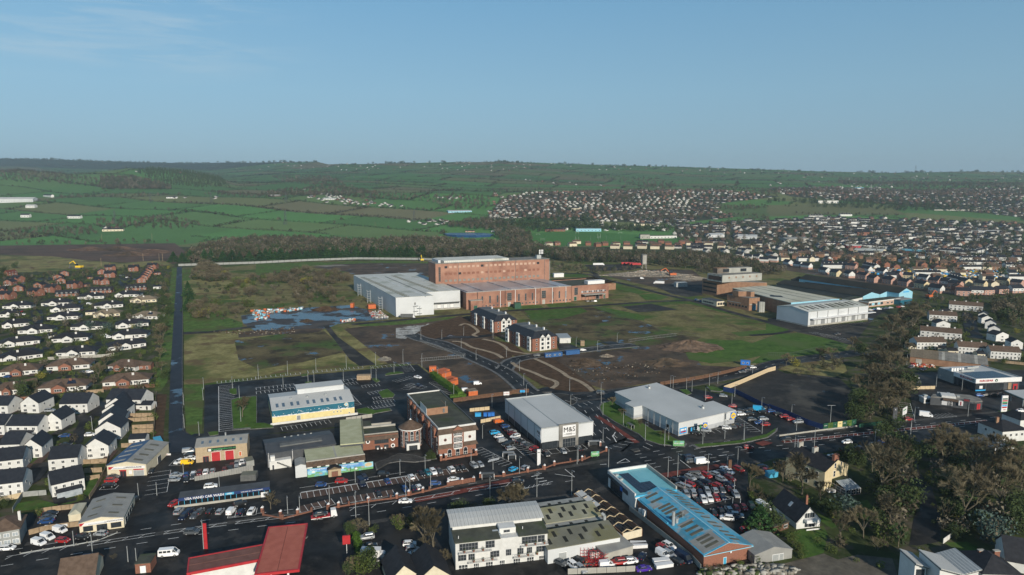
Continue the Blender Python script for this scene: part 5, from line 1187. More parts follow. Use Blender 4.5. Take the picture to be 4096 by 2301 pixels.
for k in range(4):x=P_[1][0]+4+k*(P_[3][0]-P_[1][0]-6)/4;me=winmesh(3.4,3.4,'black','white',1,1);obj('loading_door',me,b.r,(x,yy-.1,1.2))
b.box('dock_platform',P_[1][0]+1,P_[3][0]-1,yy-1.5,yy-.1,0,1.1,'concrete')
b=Bd('brick_tower_block','tall windowless red brick factory block with bricked-up window rows','factory','E4 850 330 1912 270',z=15);L_=b.L;W_=b.W=24
b.box('wall',0,L_,0,W_,0,35,'brick_old');b.box('roof_deck',-.3,L_+.3,-.3,W_+.3,35,35.5,'dark_concrete')
b.slab('roof_shed',[(L_*.08,3,37.4),(L_*.64,3,37.4),(L_*.60,W_-1,38.6),(L_*.05,W_-1,38.6)],2.6,'sheet_pale')
b.box('roof_shed_side',L_*.03,L_*.05,3,W_,35.5,38.2,'cladding_white')
for k in range(22):
    x=L_*(.075+.0385*k)
    for z,m_ in((30.5,'brick_panel'),(24.0,'brick'),(17.5,'dark_concrete')):
        mm='glass' if(k,z)in((0,30.5),(8,30.5),(3,24.0),(21,30.5))else('brick_panel' if(k*7+int(z))%5==0 and z>20 else m_)
        b.box('infilled_window',x,x+2.7,-.12,-.01,z,z+2.1,mm)
b.win('f',L_*.033,18,2.2,14,'brick_panel','glass',2,8,name='stair_window');
for x in(.19,.445,.69,.955):b.box('drainpipe',L_*x-.15,L_*x+.15,-.25,-.01,15,35,'steel_dark')
b.box('plant_room',L_*.90,L_*.94,4,8,35.5,39,'steel');mb=MB()
for k in range(6):mb.box(L_*.925+(k%3)*1.7,L_*.925+(k%3)*1.7+1,5,5.4,40+(k//3)*2.3,42+(k//3)*2.3)
mb.tube((L_*.93,5.5,39),(L_*.93,5.5,44),.12,n=5);mb.build('antenna_cluster','white',b.r)
b.box('balcony_stack',L_+.01,L_+2,2,6,14,33,'dark_concrete')
b=Bd('brick_factory_hall','long red brick factory hall with tall slit windows and pale flat roof','factory','E4 1135 403 2120 340',z=15);L_=b.L
P_=b.locs('E4 1135 403 2120 340 1845 270 945 318',15);b.prism('wall',P_,0,14.9,'brick_old');b.prism('roof',P_,14.9,15.2,'flat_pale')
for k in range(5):
    t=(.02,.16,.42,.64,.88)[k];A_=(P_[0][0]+(P_[1][0]-P_[0][0])*t,P_[0][1]);B__=(P_[3][0]+(P_[2][0]-P_[3][0])*(t-.02),P_[3][1]+(P_[2][1]-P_[3][1])*t)
    mb=MB().tube((*A_,15.3),(*B__,15.3),.8,n=4);mb.build('roof_rib','flat_pale',b.r)
b.box('coping',0,L_,-.15,.3,15.2,15.5,'concrete')
for x in(.145,.215,.285,.485,.55,.615,.815,.88,.945):b.win('f',L_*x,4.5,1.6,6.5,'frame_grey','glass',2,6,name='slit_window')
for x in(.395,.725):b.win('f',L_*x,5.5,4.4,7,'concrete','glass',5,4,name='tall_window');b.door('f',L_*x,.1,2.6,4,'concrete')
for x in[.145+.035*k for k in range(7)]+[.45+.035*k for k in range(7)]+[.79+.033*k for k in range(7)]:b.win('f',L_*x,1.6,1.5,1.3,'frame_grey','glass',2,1)
for x,m_ in((.10,'black'),(.31,'white'),(.355,'black'),(.45,'white'),(.645,'white'),(.69,'black'),(.81,'white'),(.945,'white')):b.box('drainpipe',L_*x-.2,L_*x+.2,-.3,-.01,0,15,m_)
b.box('entrance_block',2,13,-6,-.05,0,8.5,'brick_old');me=winmesh(3.4,4.2,'frame_grey','dark_green',1,1);obj('door',me,b.r,(6.5,-6.05,.1));b.box('entrance_coping',1.8,13.2,-6.2,-.05,8.5,8.8,'concrete')
b=Bd('brick_factory_wing','lower red brick factory wing with loading canopy at the right end of the hall','factory','E4 2123 342 2470 318',z=14);L_=b.L;W_=b.W=42
b.box('wall',0,L_,0,W_,0,13.6,'brick_old');b.box('roof_deck',.4,L_-.4,.4,W_-.4,13.6,13.75,'flat_roof')
for a_ in((0,L_,0,.4),(0,L_,W_-.4,W_),(0,.4,.4,W_-.4),(L_-.4,L_,.4,W_-.4)):b.box('parapet',*a_,13.6,14.3,'brick_old')
b.box('roof_tank',L_*.52,L_*.98,6,13,13.8,17,'white');b.win('f',L_*.12,5.5,3.8,7,'concrete','glass',4,4,name='tall_window');b.door('f',L_*.1,.1,3,4,'dark_green')
for k in range(14):b.win('f',L_*(.28+.048*k),7,1.5,1.8,'frame_white','glass' if k%3 else 'pale_glass',1,1)
b.box('loading_canopy',L_*.25,L_*.82,-7,-.05,5.6,6.0,'concrete');b.door('f',L_*.88,.1,1.8,3.8,'dark_green');b.door('f',L_*.7,.1,4,4,'black')
for k in range(4):mb=MB().tube((L_*(.27+.18*k),-6.7,0),(L_*(.27+.18*k),-6.7,5.6),.2,n=6);mb.build('canopy_post','steel_dark',b.r)
b=Bd('sawtooth_shed','low dark sawtooth roofed shed behind the brick factory wing','shed','E4 1925 280 2120 330',z=8)
for k in range(5):b.slab('roof_bay',[(k*9,0,7),(k*9+8.6,0,9.5),(k*9+8.6,55,9.5),(k*9,55,7)],.4,'sheet_black')
b.box('wall',.2,44,.2,54.5,0,6.6,'brick_brown')
b=Bd('blue_roof_annex','low dark roofed annex between the white warehouse and brick tower block','shed','E4 700 300 848 320',z=9);b.box('wall',0,b.L,0,30,0,8.6,'steel_dark');b.box('roof',-.2,b.L+.2,-.2,30,8.6,9,'sheet_black')
# ---------------------------------------------------------------- right-hand factory
def blk(bb,name,s,z0,z1,m,depth=None,roofm='dark_concrete'):
    """left-side face and front face given by three top corners: far left, near corner, far right"""
    P=bb.locs(s,z1);A_,C__,D_=P[:3];E_=(A_[0]+D_[0]-C__[0],A_[1]+D_[1]-C__[1])
    o=bb.prism(name,[A_,C__,D_,E_],z0,z1-.02,m);bb.prism(name+'_roof',[A_,C__,D_,E_],z1-.02,z1+.15,roofm);return[A_,C__,D_,E_]
b=Bd('brown_office_tower','stepped brown brick office block with grey ribbed upper storeys','factory','E1 255 430 830 400',z=0)
P1=blk(b,'wall','E1 85 215 255 245 825 262',0,15,'brick_brown');
P2=blk(b,'upper_storey','E1 143 152 315 178 768 152',15,22,'grey_panel');P3=blk(b,'top_storey','E1 205 92 258 100 653 84',22,27,'grey_panel')
def facewin(bb,A_,C__,n,z,w,h,nr=1,m='glass',fm='frame_dark',a0=.08,a1=.95,name='window',nc=1):
    d=Vector((C__[0]-A_[0],C__[1]-A_[1]));an=math.atan2(d.y,d.x)
    for k in range(n):
        t=a0+(a1-a0)*(k+.5)/n;nn=Vector((math.sin(an),-math.cos(an)))*.05
        obj(name,winmesh(w,h,fm,m,nc,nr),bb.r,(A_[0]+d.x*t+nn.x,A_[1]+d.y*t+nn.y,z),(0,0,an))
for z in(3,7,11):facewin(b,P1[0],P1[1],10,z,2.2,1.6)
facewin(b,P2[0],P2[1],3,16.5,6,4,name='window_band',nc=4);facewin(b,P3[1],P3[2],2,23.2,7,3,nc=4,a0=0,a1=1);facewin(b,P2[1],P2[2],5,18.5,1.6,1.8,m='brick_brown')
b.prism('brick_band',[P3[0],P3[1],(P3[1][0]+(P3[2][0]-P3[1][0])*.33,P3[1][1]+(P3[2][1]-P3[1][1])*.33),(P3[0][0]+(P3[2][0]-P3[1][0])*.33,P3[0][1]+(P3[2][1]-P3[1][1])*.33)],22.2,27.3,'brick_brown')
b=Bd('flat_roofed_factory','wide brown factory hall with stained cream flat roof and blue fascia','factory','E1 1098 660 1650 600',z=0)
P_=b.locs('E1 1098 490 1650 447 835 290 430 322',12);b.prism('wall',P_,0,11.4,'brick_brown');b.prism('roof',P_,11.4,12,'sheet_cream')
d=Vector((P_[1][0]-P_[0][0],P_[1][1]-P_[0][1]));an=math.atan2(d.y,d.x);mb=MB().box(0,d.length,-.3,-.02,10.2,12.1);o=mb.build('fascia','light_blue',b.r);o.location=(*P_[0],0);o.rotation_euler=(0,0,an)
mb=MB();q_=b.loc('E1 925 415',12);mb.prism([(q_[0]+random.uniform(3,7)*math.cos(a),q_[1]+random.uniform(4,8)*math.sin(a))for a in[k*.6 for k in range(10)]],11.9,12.08);mb.build('roof_hole','black',b.r)
for s0,s1 in(('E1 520 320','E1 1230 480'),('E1 620 305','E1 1400 465'),('E1 700 300','E1 1550 455')):A_,B__=b.locs(s0+' '+s1,12);mb=MB().tube((*A_,12.02),(*B__,12.02),.25,n=4);mb.build('roof_seam','dark_concrete',b.r)
b=Bd('brick_gatehouse_block','brown brick block with square roof towers in front of the flat-roofed factory','factory','E1 620 595 740 560',z=0)
P_=blk(b,'wall','E1 370 395 622 440 742 432',0,11,'brick_brown');
for s_ in('E1 432 350 498 362 590 362','E1 588 360 640 368 682 365'):blk(b,'roof_tower',s_,11.1,15.5,'brick_brown')
facewin(b,P_[0],P_[1],6,2.2,2,1.5);b.prism('concrete_band',[(p[0]*1.0,p[1])for p in[(P_[0][0]-.3,P_[0][1]-.3),(P_[1][0],P_[1][1]-.4),(P_[2][0]+.3,P_[2][1]-.2),P_[3]]],5.0,5.7,'concrete');facewin(b,P_[1],P_[2],1,.1,3.5,4.4,m='blue_trim',name='door',fm='light_blue')
b=Bd('grey_side_tower','grey concrete tower against the brown factory wall','tower','E1 715 600 800 580',z=0);blk(b,'wall','E1 715 475 740 482 803 484',0,9,'grey_panel')
b=Bd('white_office_hut','low white office hut with dark flat roof beside the site road','office','E1 250 535 348 520',z=0);P_=blk(b,'wall','E1 78 440 250 478 348 470',0,4.4,'cream_wall',roofm='cladding_dark');facewin(b,P_[0],P_[1],6,1.6,2,1.2,a0=.1,a1=.8);facewin(b,P_[1],P_[2],3,1.0,2.2,2.2)
b=Bd('white_loading_shed','white metal warehouse with six dark loading docks and slatted rooflights','warehouse','E1 1290 768 1975 685',z=0);L_=b.L;q_=b.loc('E1 960 685',0);W_=b.W=q_[1]
b.gable(0,L_,0,W_,11.5,2.2,'x','cladding_white','sheet_pale',over=.2);b.box('plinth',-.1,L_+.1,-.1,W_+.05,0,1.2,'concrete')
for k in range(11):b.onroof('rooflight',L_*(.06+.082*k),L_*(.06+.082*k)+1.2,4,W_*.42,'sheet_black',.12);b.onroof('rooflight',L_*(.09+.082*k),L_*(.09+.082*k)+.8,4,W_*.42,'sheet_black',.12)if k%2 else None
for k in range(6):b.win('f',L_*(.07+.17*k),1.1,4.2,4.2,'black','frame_grey',1,1,name='loading_dock');b.box('dock_post',L_*(.14+.17*k),L_*(.145+.17*k),-.2,-.02,1.2,11.4,'steel_dark')if k<5 else None
b.box('dock_canopy',2,L_+5,-3.4,-.02,6.0,6.4,'white');b.text('C.D.C.','f',L_*.55,9,2.2,'cladding_white',.1,bold=False)
for k,(s0,s1)in enumerate((('E1 2115 455 2300 440','E1 1510 250'),('E1 1920 478 2112 455','E1 1150 300'))):
    b=Bd('black_felt_shed',('upper','lower')[k]+' of two huge black roofed sheds beyond the cream roof','shed',s0+' '+s1,z=0 if k else 0);b.gable(0,b.L,.3,b.W,5.0,3.0,'y','steel_dark','sheet_black',over=.3);MB().add([(0,0,0),(b.L,0,0),(b.L,0,5),(b.L/2,0,8),(0,0,5),(0,.25,0),(b.L,.25,0),(b.L,.25,5),(b.L/2,.25,8),(0,.25,5)],[(0,1,2,3,4),(9,8,7,6,5),(0,5,6,1),(1,6,7,2),(2,7,8,3),(3,8,9,4),(4,9,5,0)]).build('gable_end','light_blue',b.r)
    if k==0:b2=Bd('blue_gabled_shed','pale blue gabled shed end beside the long black roofs','shed','E1 2330 470 2485 452',z=0);b2.gable(0,b2.L,0,b.W,7.5,4,'y','light_blue','sheet_black',over=.3);b2.box('fascia_sign',b2.L*.3,b2.L*.7,-.3,-.02,7.6,8.6,'sky_blue');b2.door('f',b2.L*.2,.1,7,4,'black')
b=Bd('blue_striped_office','low white and brick office range with sky blue panels by the factory yard','office','E1 1985 545 2345 500',z=0);L_=b.L;b.box('wall',0,L_,0,10,0,4.2,'brick_panel');b.box('white_band',-.1,L_+.1,-.15,10,4.2,5.2,'white_wall');b.box('roof',0,L_,0,10.1,5.2,5.35,'flat_roof')
for k in range(5):b.win('f',L_*(.05+.09*k),1.4,3.6,2.2,'light_blue','light_blue' if k%2 else 'glass',2,1)
for k in range(3):b.win('f',L_*(.6+.13*k),1.4,3.2,1.6,'frame_white','glass',3,1)
b=Bd('white_link_range','long white flat-roofed range behind the loading warehouse','office','E1 1780 520 1915 490',z=0);b.box('wall',0,b.L,0,8,0,5,'white_wall');b.box('roof',-.2,b.L+.2,-.2,8,5,5.3,'flat_roof')
b=Bd('teal_yard_shed','teal yard shed with pale sheet roof and parked lorry ends','shed','E1 2350 520 2480 500',z=0);b.box('wall',0,b.L,0,12,0,4.6,'teal');b.box('roof',-.3,b.L+.3,-.3,12,4.6,4.9,'sheet_grey')
b=Bd('concrete_tank_tower','square concrete tank tower on legs at the wood edge beside red trailers','tower','C3 1300 1140 1345 1140',z=0);L_=b.L;b.box('tank',0,L_,0,9,6,19,'dark_concrete');b.box('front_panel',.8,L_-.8,-.2,-.02,7,18,'concrete')
for x in(.4,L_-.4):
    for y in(.5,8.5):b.box('leg',x-.4,x+.4,y-.4,y+.4,0,6,'dark_concrete')
# ---------------------------------------------------------------- new apartment blocks
def newflats(s_front,s_side,lb):
    b=Bd('apartment_block',lb,'apartments',s_front,z=0);L_=b.L;q_=b.loc(s_side,0);W_=b.W=abs(q_[1]);ze=8.6
    b.box('wall',0,L_,0,W_,0,ze,'brick');z1=ze+3.6
    mb=MB();o_=.5;i_=4.2;a_=[(-o_,-o_,ze),(L_+o_,-o_,ze),(L_+o_,W_+o_,ze),(-o_,W_+o_,ze),(i_,i_,z1),(L_-i_,i_,z1),(L_-i_,W_-i_,z1),(i_,W_-i_,z1)]
    mb.hexa(a_);b.roof=mb.build('roof','new_slate',b.r);b.rf=(0,L_,0,W_,ze,3,'x',1)
    for k in range(3):b.box('roof_deck',i_+.4,L_-i_-.4,i_+.5+k*(W_-2*i_)/3,i_-.5+(k+1)*(W_-2*i_)/3,z1,z1+.35,'steel_dark',par=b.roof);b.box('roof_vent',L_*.62,L_*.66,i_+1+k*(W_-2*i_)/3,i_+2.6+k*(W_-2*i_)/3,z1+.35,z1+2,'white',par=b.roof)
    for t_ in(.40,.63):
        b.box('render_bay',L_*(t_-.11),L_*(t_+.11),-.25,-.02,0,ze,'white_wall');b.gable(L_*(t_-.11),L_*(t_+.11),-.25,4,ze,2.2,'y','white_wall','new_slate',over=.2,z0=ze-.1,wall='bay_gable',roof='bay_roof')
        for j in range(3):b.win('f',L_*t_,.9+j*2.8,1.7,1.7,'frame_dark','glass',1,2,off=.27)
    for t_ in(.17,.86):
        for j in range(3):b.win('f',L_*t_,1.0+j*2.8,1.1,1.4,'frame_white','glass',1,1)
    n=max(3,int(W_/7))
    for k in range(n):
        y=W_*(k+.5)/n;wb=k%2==0
        if wb:b.box('render_bay',-.9,-.02,y-1.9,y+1.9,0,ze+.6,'white_wall')
        for j in range(3):b.win('l',y,1.0+j*2.8,1.6,1.5,'frame_dark' if wb else 'frame_white','glass',2,1,off=.92 if wb else 0)
    return b
newflats('B3 205 522 452 490','B2 2530 405','nearer brick and white apartment block with black mansard roof and twin white gables')
newflats('B2 2400 335 2626 312','B2 2200 222','farther brick and white apartment block with black mansard roof beside the beds')
b=Bd('white_plant_building','small white flat-roofed building behind the nearer new apartments','outbuilding','B3 480 438 590 435',z=0);b.box('wall',0,b.L,0,14,0,3.6,'white_wall');b.box('roof',-.4,b.L+.4,-.4,14.3,3.6,3.9,'steel')
# ---------------------------------------------------------------- convenience supermarket, restaurant and forecourt on the right
b=Bd('corner_supermarket','dark glass supermarket with deep white fascia, red lettering and solar roof','supermarket','E2 1565 575 2445 535',z=6.6);L_=b.L
q_=b.loc(GL('E2 1120 432',6.6)[0]);W1=q_[1];q2=b.loc(GL('E2 815 330',6.6)[0]);W_=b.W=q2[1]
b.box('wall',.6,L_-.5,.6,W_,0,4.6,'cladding_dark');b.box('wall',0,L_-.2,W1,W_,0,6.1,'grey_wall',label='grey clad rear part');b.box('roof_deck',.2,L_-.2,.2,W_-.2,6.2,6.5,'metal_roof')
for a_ in((-.2,L_,-.2,.2),(-.2,.2,.2,W1)):b.box('fascia',*a_,4.6,7.0,'white')
b.box('parapet',L_-.4,L_,.2,W_,6.0,7.0,'steel')
b.text('EUROSPAR','f',L_*.22,5.8,1.5,'red',.26,sx=1.1);b.text('EUROSPAR','l',W1*.42,5.8,1.5,'red',.26,sx=1.1)
for o_,p_ in(((L_*.44,-.27,5.8),0),((-.27,W1*.1,5.8),-math.pi/2)):mb=MB().tube((0,-.05,0),(0,0,0),.8,n=20);o=mb.build('green_roundel','dark_green',b.r);o.location=o_;o.rotation_euler=(0,0,p_);mb=MB().add([(-.4,-.07,-.45),(.4,-.07,-.45),(0,-.07,.5)],[(0,1,2)]);mb.build('tree_emblem','white',o)
for i in range(10):
    for j in range(11):b.box('solar_panel',L_*.08+i*L_*.078,L_*.08+(i+.94)*L_*.078,1.5+j*(W1-2)/11,1.5+(j+.85)*(W1-2)/11,6.55,6.62,'solar')
b.win('f',L_*.13,.2,L_*.22,3.8,'frame_dark','glass',5,1,off=-.55,name='shop_window');b.win('f',L_*.45,.2,L_*.38,3.8,'frame_dark','glass',9,1,off=-.55,name='shop_window');b.box('red_kiosk',L_*.84,L_*.94,.3,.62,.2,3.2,'red');b.win('f',L_*.89,.3,L_*.05,2.0,'red','glass',1,1,off=-.27)
b.box('poster',L_*.73,L_*.80,.3,.6,.4,4.0,'timber');b.win('l',W1*.45,.2,W1*.7,3.6,'frame_dark','glass',8,1,off=-.55,name='shop_window');b.box('poster',L_*.1,L_*.17,.3,.5,1.5,3.0,'white');b.box('poster',L_*.02,L_*.24,.3,.5,.3,.9,'sky_blue')
for k in range(5):b.box('air_conditioner',L_*.02+k*1.6,L_*.02+k*1.6+1.1,W_*.66,W_*.66+1.4,6.5,8.2,'white')
for k,(x,y,w)in enumerate(((.2,.6,6),(.35,.62,4),(.5,.8,5),(.66,.85,4))):b.box('roof_duct',L_*x,L_*x+w,W_*y,W_*y+.9,6.5,7.3,'steel')
b=Bd('chicken_restaurant','dark grey fast food restaurant with curved red-paned glass end and rooftop plant','restaurant','E2 700 1060 1420 1140',z=0);L_=b.L
P_=b.locs('E2 700 1055 900 1110 1250 1150 1440 1165 1600 1150 1680 1120 1690 1060 1400 860 1050 830 760 880',0)
P_=[b.loc(p)for p in GL('E2 690 900 900 915 1180 955 1410 985 1550 1000 1690 985 1640 930 1450 870 1060 840 740 850',4.4)]
b.prism('wall',P_,0,4.0,'cladding_dark');b.prism('roof',[((p[0]),p[1])for p in P_],4.0,4.4,'dark_concrete');b.box('kitchen_block',P_[1][0],P_[1][0]+6,P_[1][1],P_[1][1]+6,4.4,5.4,'white_wall')
A_,B__=P_[1],P_[3];d=Vector((B__[0]-A_[0],B__[1]-A_[1]));an=math.atan2(d.y,d.x)
def onf(name,t,w,z0,z1,m,off=.1,A0=None,d0=None,a0=None,par=None):
    A0=A0 or A_;d0=d0 or d;a0=an if a0 is None else a0;mb=MB().box(-w/2,w/2,-off,-.02,z0,z1);o=mb.build(name,m,par or b.r);nn=Vector((math.sin(a0),-math.cos(a0)))*.02;o.location=(A0[0]+d0.x*t+nn.x,A0[1]+d0.y*t+nn.y,0);o.rotation_euler=(0,0,a0);return o
onf('awning',.35,d.length*.6,3.2,4.3,'tile_brown',.8);onf('white_panel',.18,3.5,.8,3.0,'white');onf('white_panel',.48,2.5,.8,3.0,'white');onf('window',.32,2,.5,2.8,'glass');onf('portrait_panel',.74,1.8,1.8,4.0,'white',.9);onf('portrait_stripe',.74,.4,2.0,3.8,'red',1.0)
o=onf('name_sign',.95,2.6,3.9,5.4,'cladding_dark',.4);me=textmesh('KFC',1,.03,True);me.materials.append(MATS['red']);t_=obj('lettering',me,o,(0,-.45,4.6),(math.pi/2,0,0));t_.scale=(1.2,1.2,1.2)
for k in range(7):
    A1,B1=P_[3+k//4],P_[4+k//4];d1=Vector((B1[0]-A1[0],B1[1]-A1[1]));onf('window',.12+.25*(k%4),d1.length*.2,.4,3.2,'glass' if k<5 else 'red',.08,A1,d1,math.atan2(d1.y,d1.x))  # last panes of the curved end are coloured plain red
onf('red_board',-.25,3,1.8,3.2,'red',.15)
for s_ in('E2 840 840','E2 930 860','E2 1030 850','E2 1220 905'):q_=b.loc(GL(s_,4.6)[0]);b.box('roof_fan',q_[0]-.6,q_[0]+.6,q_[1]-.6,q_[1]+.6,4.4,5.3,'steel')
b2=Bd('drive_through_booth','white drive-through booth left of the dark grey restaurant','booth','E2 555 1040 695 1040',z=0);b2.box('wall',0,b2.L,0,4,0,2.6,'white_wall');b2.box('roof',-.3,b2.L+.3,-.3,4.3,2.6,3.2,'white');b2.win('f',b2.L/2,.8,b2.L*.6,1.3,'frame_dark','glass',2,1);b2.box('rooftop_unit',.6,2.2,1,2.6,3.2,4.2,'steel')
b=Bd('forecourt_canopy','pale grey petrol forecourt canopy with green edge at the right picture edge','canopy','E2 2489 940 2760 900',z=5);Pq=b.locs('E2 2110 785 2489 945 2800 900 2489 770',5);b.prism('roof',Pq,4.7,5.1,'metal_roof');b.prism('fascia',[(p[0]*1.02,p[1]*1.02)for p in Pq],4.3,4.69,'dark_green')
for k in range(4):p=Pq[k];c_=(sum(p[0]for p in Pq)/4,sum(p[1]for p in Pq)/4);x,y=c_[0]+(p[0]-c_[0])*.6,c_[1]+(p[1]-c_[1])*.6;b.box('column',x-.2,x+.2,y-.2,y+.2,0,4.7,'steel')
b=Bd('garden_warehouse','very long low brown and grey sheet-roofed retail shed behind the supermarket','shed','E2 280 250 1790 420',z=0);L_=b.L;b.box('wall',0,L_,0,12,0,4,'brick_brown')
for k in range(24):b.slab('roof_sheet',[(L_*k/24,-.4,4.1),(L_*(k+1)/24-.05,-.4,4.1),(L_*(k+1)/24-.05,12.3,6.6),(L_*k/24,12.3,6.6)],.2,'tile_tan' if k<9 else('dark_concrete' if k%5 else 'concrete'))
b.box('roller_door',L_*.08,L_*.16,-.15,-.02,0,3,'concrete')
# ---------------------------------------------------------------- houses and halls lower right
b=Bd('rendered_villa','tall cream rendered old house with brick and grey chimneys and slate roof','house','A4 560 612 795 530',z=0);L_=b.L;W_=b.W=16
b.gable(0,L_,0,W_,7.6,3.0,'y','yellow_wall','slate',over=.25);b.chimney(L_/2,.8,9.6,12.4,'brick',1.3,4,.5);b.chimney(L_/2,9,9.6,12.2,'concrete',1.2,4,.5);b.chimney(L_/2,15.3,9.6,12.2,'concrete',1.2,4,.5)
b.win('f',L_*.42,7.7,1,1.5,arch=True,nc=1,nr=2);b.win('f',L_*.68,8.2,.7,.9,arch=True,nc=1,nr=1);b.win('f',L_*.40,4.6,1.1,2.2,nc=1,nr=2);b.win('f',L_*.38,1.0,1.1,2.2,nc=1,nr=2)
for y in(3,7,11):b.win('l',y,4.6,1.1,2,nc=1,nr=2);b.win('l',y,1.0,1.1,2,nc=1,nr=2)
b.box('rear_wing',L_+.02,L_+2.5,3,13,0,6,'yellow_wall')
b2=Bd('conservatory','white framed glazed conservatory attached before the cream villa','conservatory','A4 780 665 930 640',z=0);L_=b2.L
b2.box('base',0,L_,0,9,0,.6,'brick');b2.wins('f',0,L_,3,.6,L_/3-.1,2.0,nc=2,nr=2);b2.wins('l',0,9,4,.6,2.1,2.0,nc=3,nr=2);b2.W=9;b2.wins('r',0,9,4,.6,2.1,2.0,nc=3,nr=2)
for k in range(8):b2.slab('glass_panel',[(L_*k/8+.06,0,2.7),(L_*(k+1)/8-.06,0,2.7),(L_*(k+1)/8-.06,5,4.0),(L_*k/8+.06,5,4.0)],.05,'pale_glass')
b2.box('roof',0,L_,5.1,9,2.7,4.0,'flat_roof')
b=Bd('chalet_house','black steep-roofed chalet house with white balcony front','house','A4 355 985 490 970',z=0);L_=b.L+2.5;b.gable(-2.5,b.L+1,0,13,3.0,4.2,'y','white_wall','slate',over=.5);b.win('f',b.L*.4,3.6,b.L*.75,1.8,nc=4,nr=1,off=.05);b.win('f',b.L*.45,.6,b.L*.8,1.7,nc=3,nr=1,off=.05)
b.box('balcony',0,b.L,-1.6,-.02,2.6,3.6,'white');b.box('plinth_wall',0,b.L,-1.6,-1.4,0,.7,'white');b.onroof('skylight',-1.0,.2,6,7.2,'pale_glass');b.chimney(b.L+.2,6,5,8,'brick',.35,1);b.slab('barge_board',[(-3.1,-.6,2.55),(-2.9,-.6,2.55),(b.L/2-.75,-.6,7.35),(b.L/2-.95,-.6,7.35)],.25,'white')
b=Bd('garden_room','dark timber garden room with mossy flat roof by the orange path','outbuilding','A4 55 1040 205 985',z=0);b.box('wall',0,b.L,0,9,0,2.6,'timber_brown');b.slab('roof',[(-.3,-.3,2.8),(b.L+.3,-.3,2.8),(b.L+.3,9.3,3.1),(-.3,9.3,3.1)],.2,'flat_roof');b.win('f',b.L*.8,.9,1.8,1.1,nc=3)
b=Bd('arched_barn','pale green metal barn with low gable roof beside the blue-roofed hall','shed','A4 0 1325 238 1285',z=0);b.gable(-4.5,b.L,0,10,3.0,1.6,'y','sheet_grey','sheet_grey',over=.15);b.door('f',b.L*.3,.05,2.2,2.3,'steel');b.door('f',b.L*.55,.05,1.5,2.3,'steel')
b=Bd('modern_villa','white modern villa with three staggered mono-pitch grey seamed roofs','house','A4 1300 1480 2080 1470',z=0)
def mono(s_,z0,z1,seam,nm='roof_slope'):
    P=GL(s_,z0);P2_=GL(s_,z1);return P
r0=b.r
for k,(s_,za,zb,yb)in enumerate((('A4 1285 1165 1580 1305',8.2,7.0,7),('A4 1420 1135 1930 1365',9.4,7.6,9),('A4 1625 1160 2100 1370',7.4,9.0,10))):
    p,q_=GL(s_,(za+zb)/2);p=b.loc(p);q_=b.loc(q_);x0,x1=p[0],q_[0];y0=min(p[1],q_[1])-1.5;y1=y0+yb
    b.prism('wall',[(x0+.3,y0+.3),(x1-.3,y0+.3),(x1-.3,y1),(x0+.3,y1)],-1.5,7,'white_wall',zt=[za-.3,zb-.3,zb-.3,za-.3]);n=14
    for j in range(n):
        xa,xb=x0+(x1-x0)*j/n,x0+(x1-x0)*(j+.8)/n;zl,zh=za+(zb-za)*j/n,za+(zb-za)*(j+.8)/n;b.slab('roof_panel',[(xa,y0-.6,zl),(xb,y0-.6,zh),(xb,y1,zh),(xa,y1,zl)],.25,'metal_roof' if k<2 else('steel' if j%2 else 'metal_roof'))
    b.slab('roof_deck',[(x0,y0-.5,za-.3),(x1,y0-.5,zb-.3),(x1,y1,zb-.3),(x0,y1,za-.3)],.25,'steel_dark')
    me=winmesh(2.2,3.0,'frame_dark','glass',2,2);obj('window',me,b.r,((x0+x1)/2,y0+.25,3.0));obj('window',me,b.r,(x0+2,y0+.25,-.2))
b=Bd('dark_roofed_house','large house with dark hipped slate roof at the bottom right corner','house','A4 2160 1430 2540 1440',z=3.4);b.hip(0,b.L,0,11,3.4,3.0,'white_wall','slate');b.wins('f',0,b.L,3,1,1.8,1.3)
b=Bd('black_gabled_house','black steep gabled roof rising behind the hipped house at the right edge','house','A4 2420 1330 2700 1380',z=3.4);b.gable(0,b.L,2,14,3.4,4.4,'x','white_wall','slate')
for s_ in('A4 2140 1230','A4 2295 1235'):p=G(px(s_)[0],5);bb=Bd('brick_chimney_stack','short brick chimney stack on a hidden roof, '+('left' if '2140' in s_ else 'right')+' of two','chimney','A4 100 100 110 100',z=0);bb.r.location=(p.x,p.y,0);bb.r.rotation_euler=(0,0,.1);bb.box('stack',-.8,.8,-.4,.4,0,6,'brick');bb.box('cap',-.9,.9,-.5,.5,6,6.2,'concrete')
b=Bd('flat_hall','flat black-roofed hall with white fascia and skylights behind the trees','hall','A4 2290 250 2470 200 A4 2200 40',z=0);L_,W_=b.L,b.W;P_=[b.loc(p)for p in GL('A4 2285 170 2470 150 2180 35 1985 60',4.5)];b.prism('wall',P_,0,4.0,'tan_wall');b.prism('roof',P_,4.0,4.3,'cladding_dark');
d=Vector((P_[1][0]-P_[0][0],P_[1][1]-P_[0][1]));mb=MB().box(-.2,d.length+.2,-.25,-.02,3.6,4.6);o=mb.build('fascia','white',b.r);o.location=(*P_[0],0);o.rotation_euler=(0,0,math.atan2(d.y,d.x))
for s_ in('A4 2300 110','A4 2280 145','A4 2350 140','A4 2190 80'):q_=b.loc(GL(s_,4.5)[0]);b.box('skylight',q_[0]-.8,q_[0]+.8,q_[1]-.8,q_[1]+.8,4.3,4.5,'pale_glass')
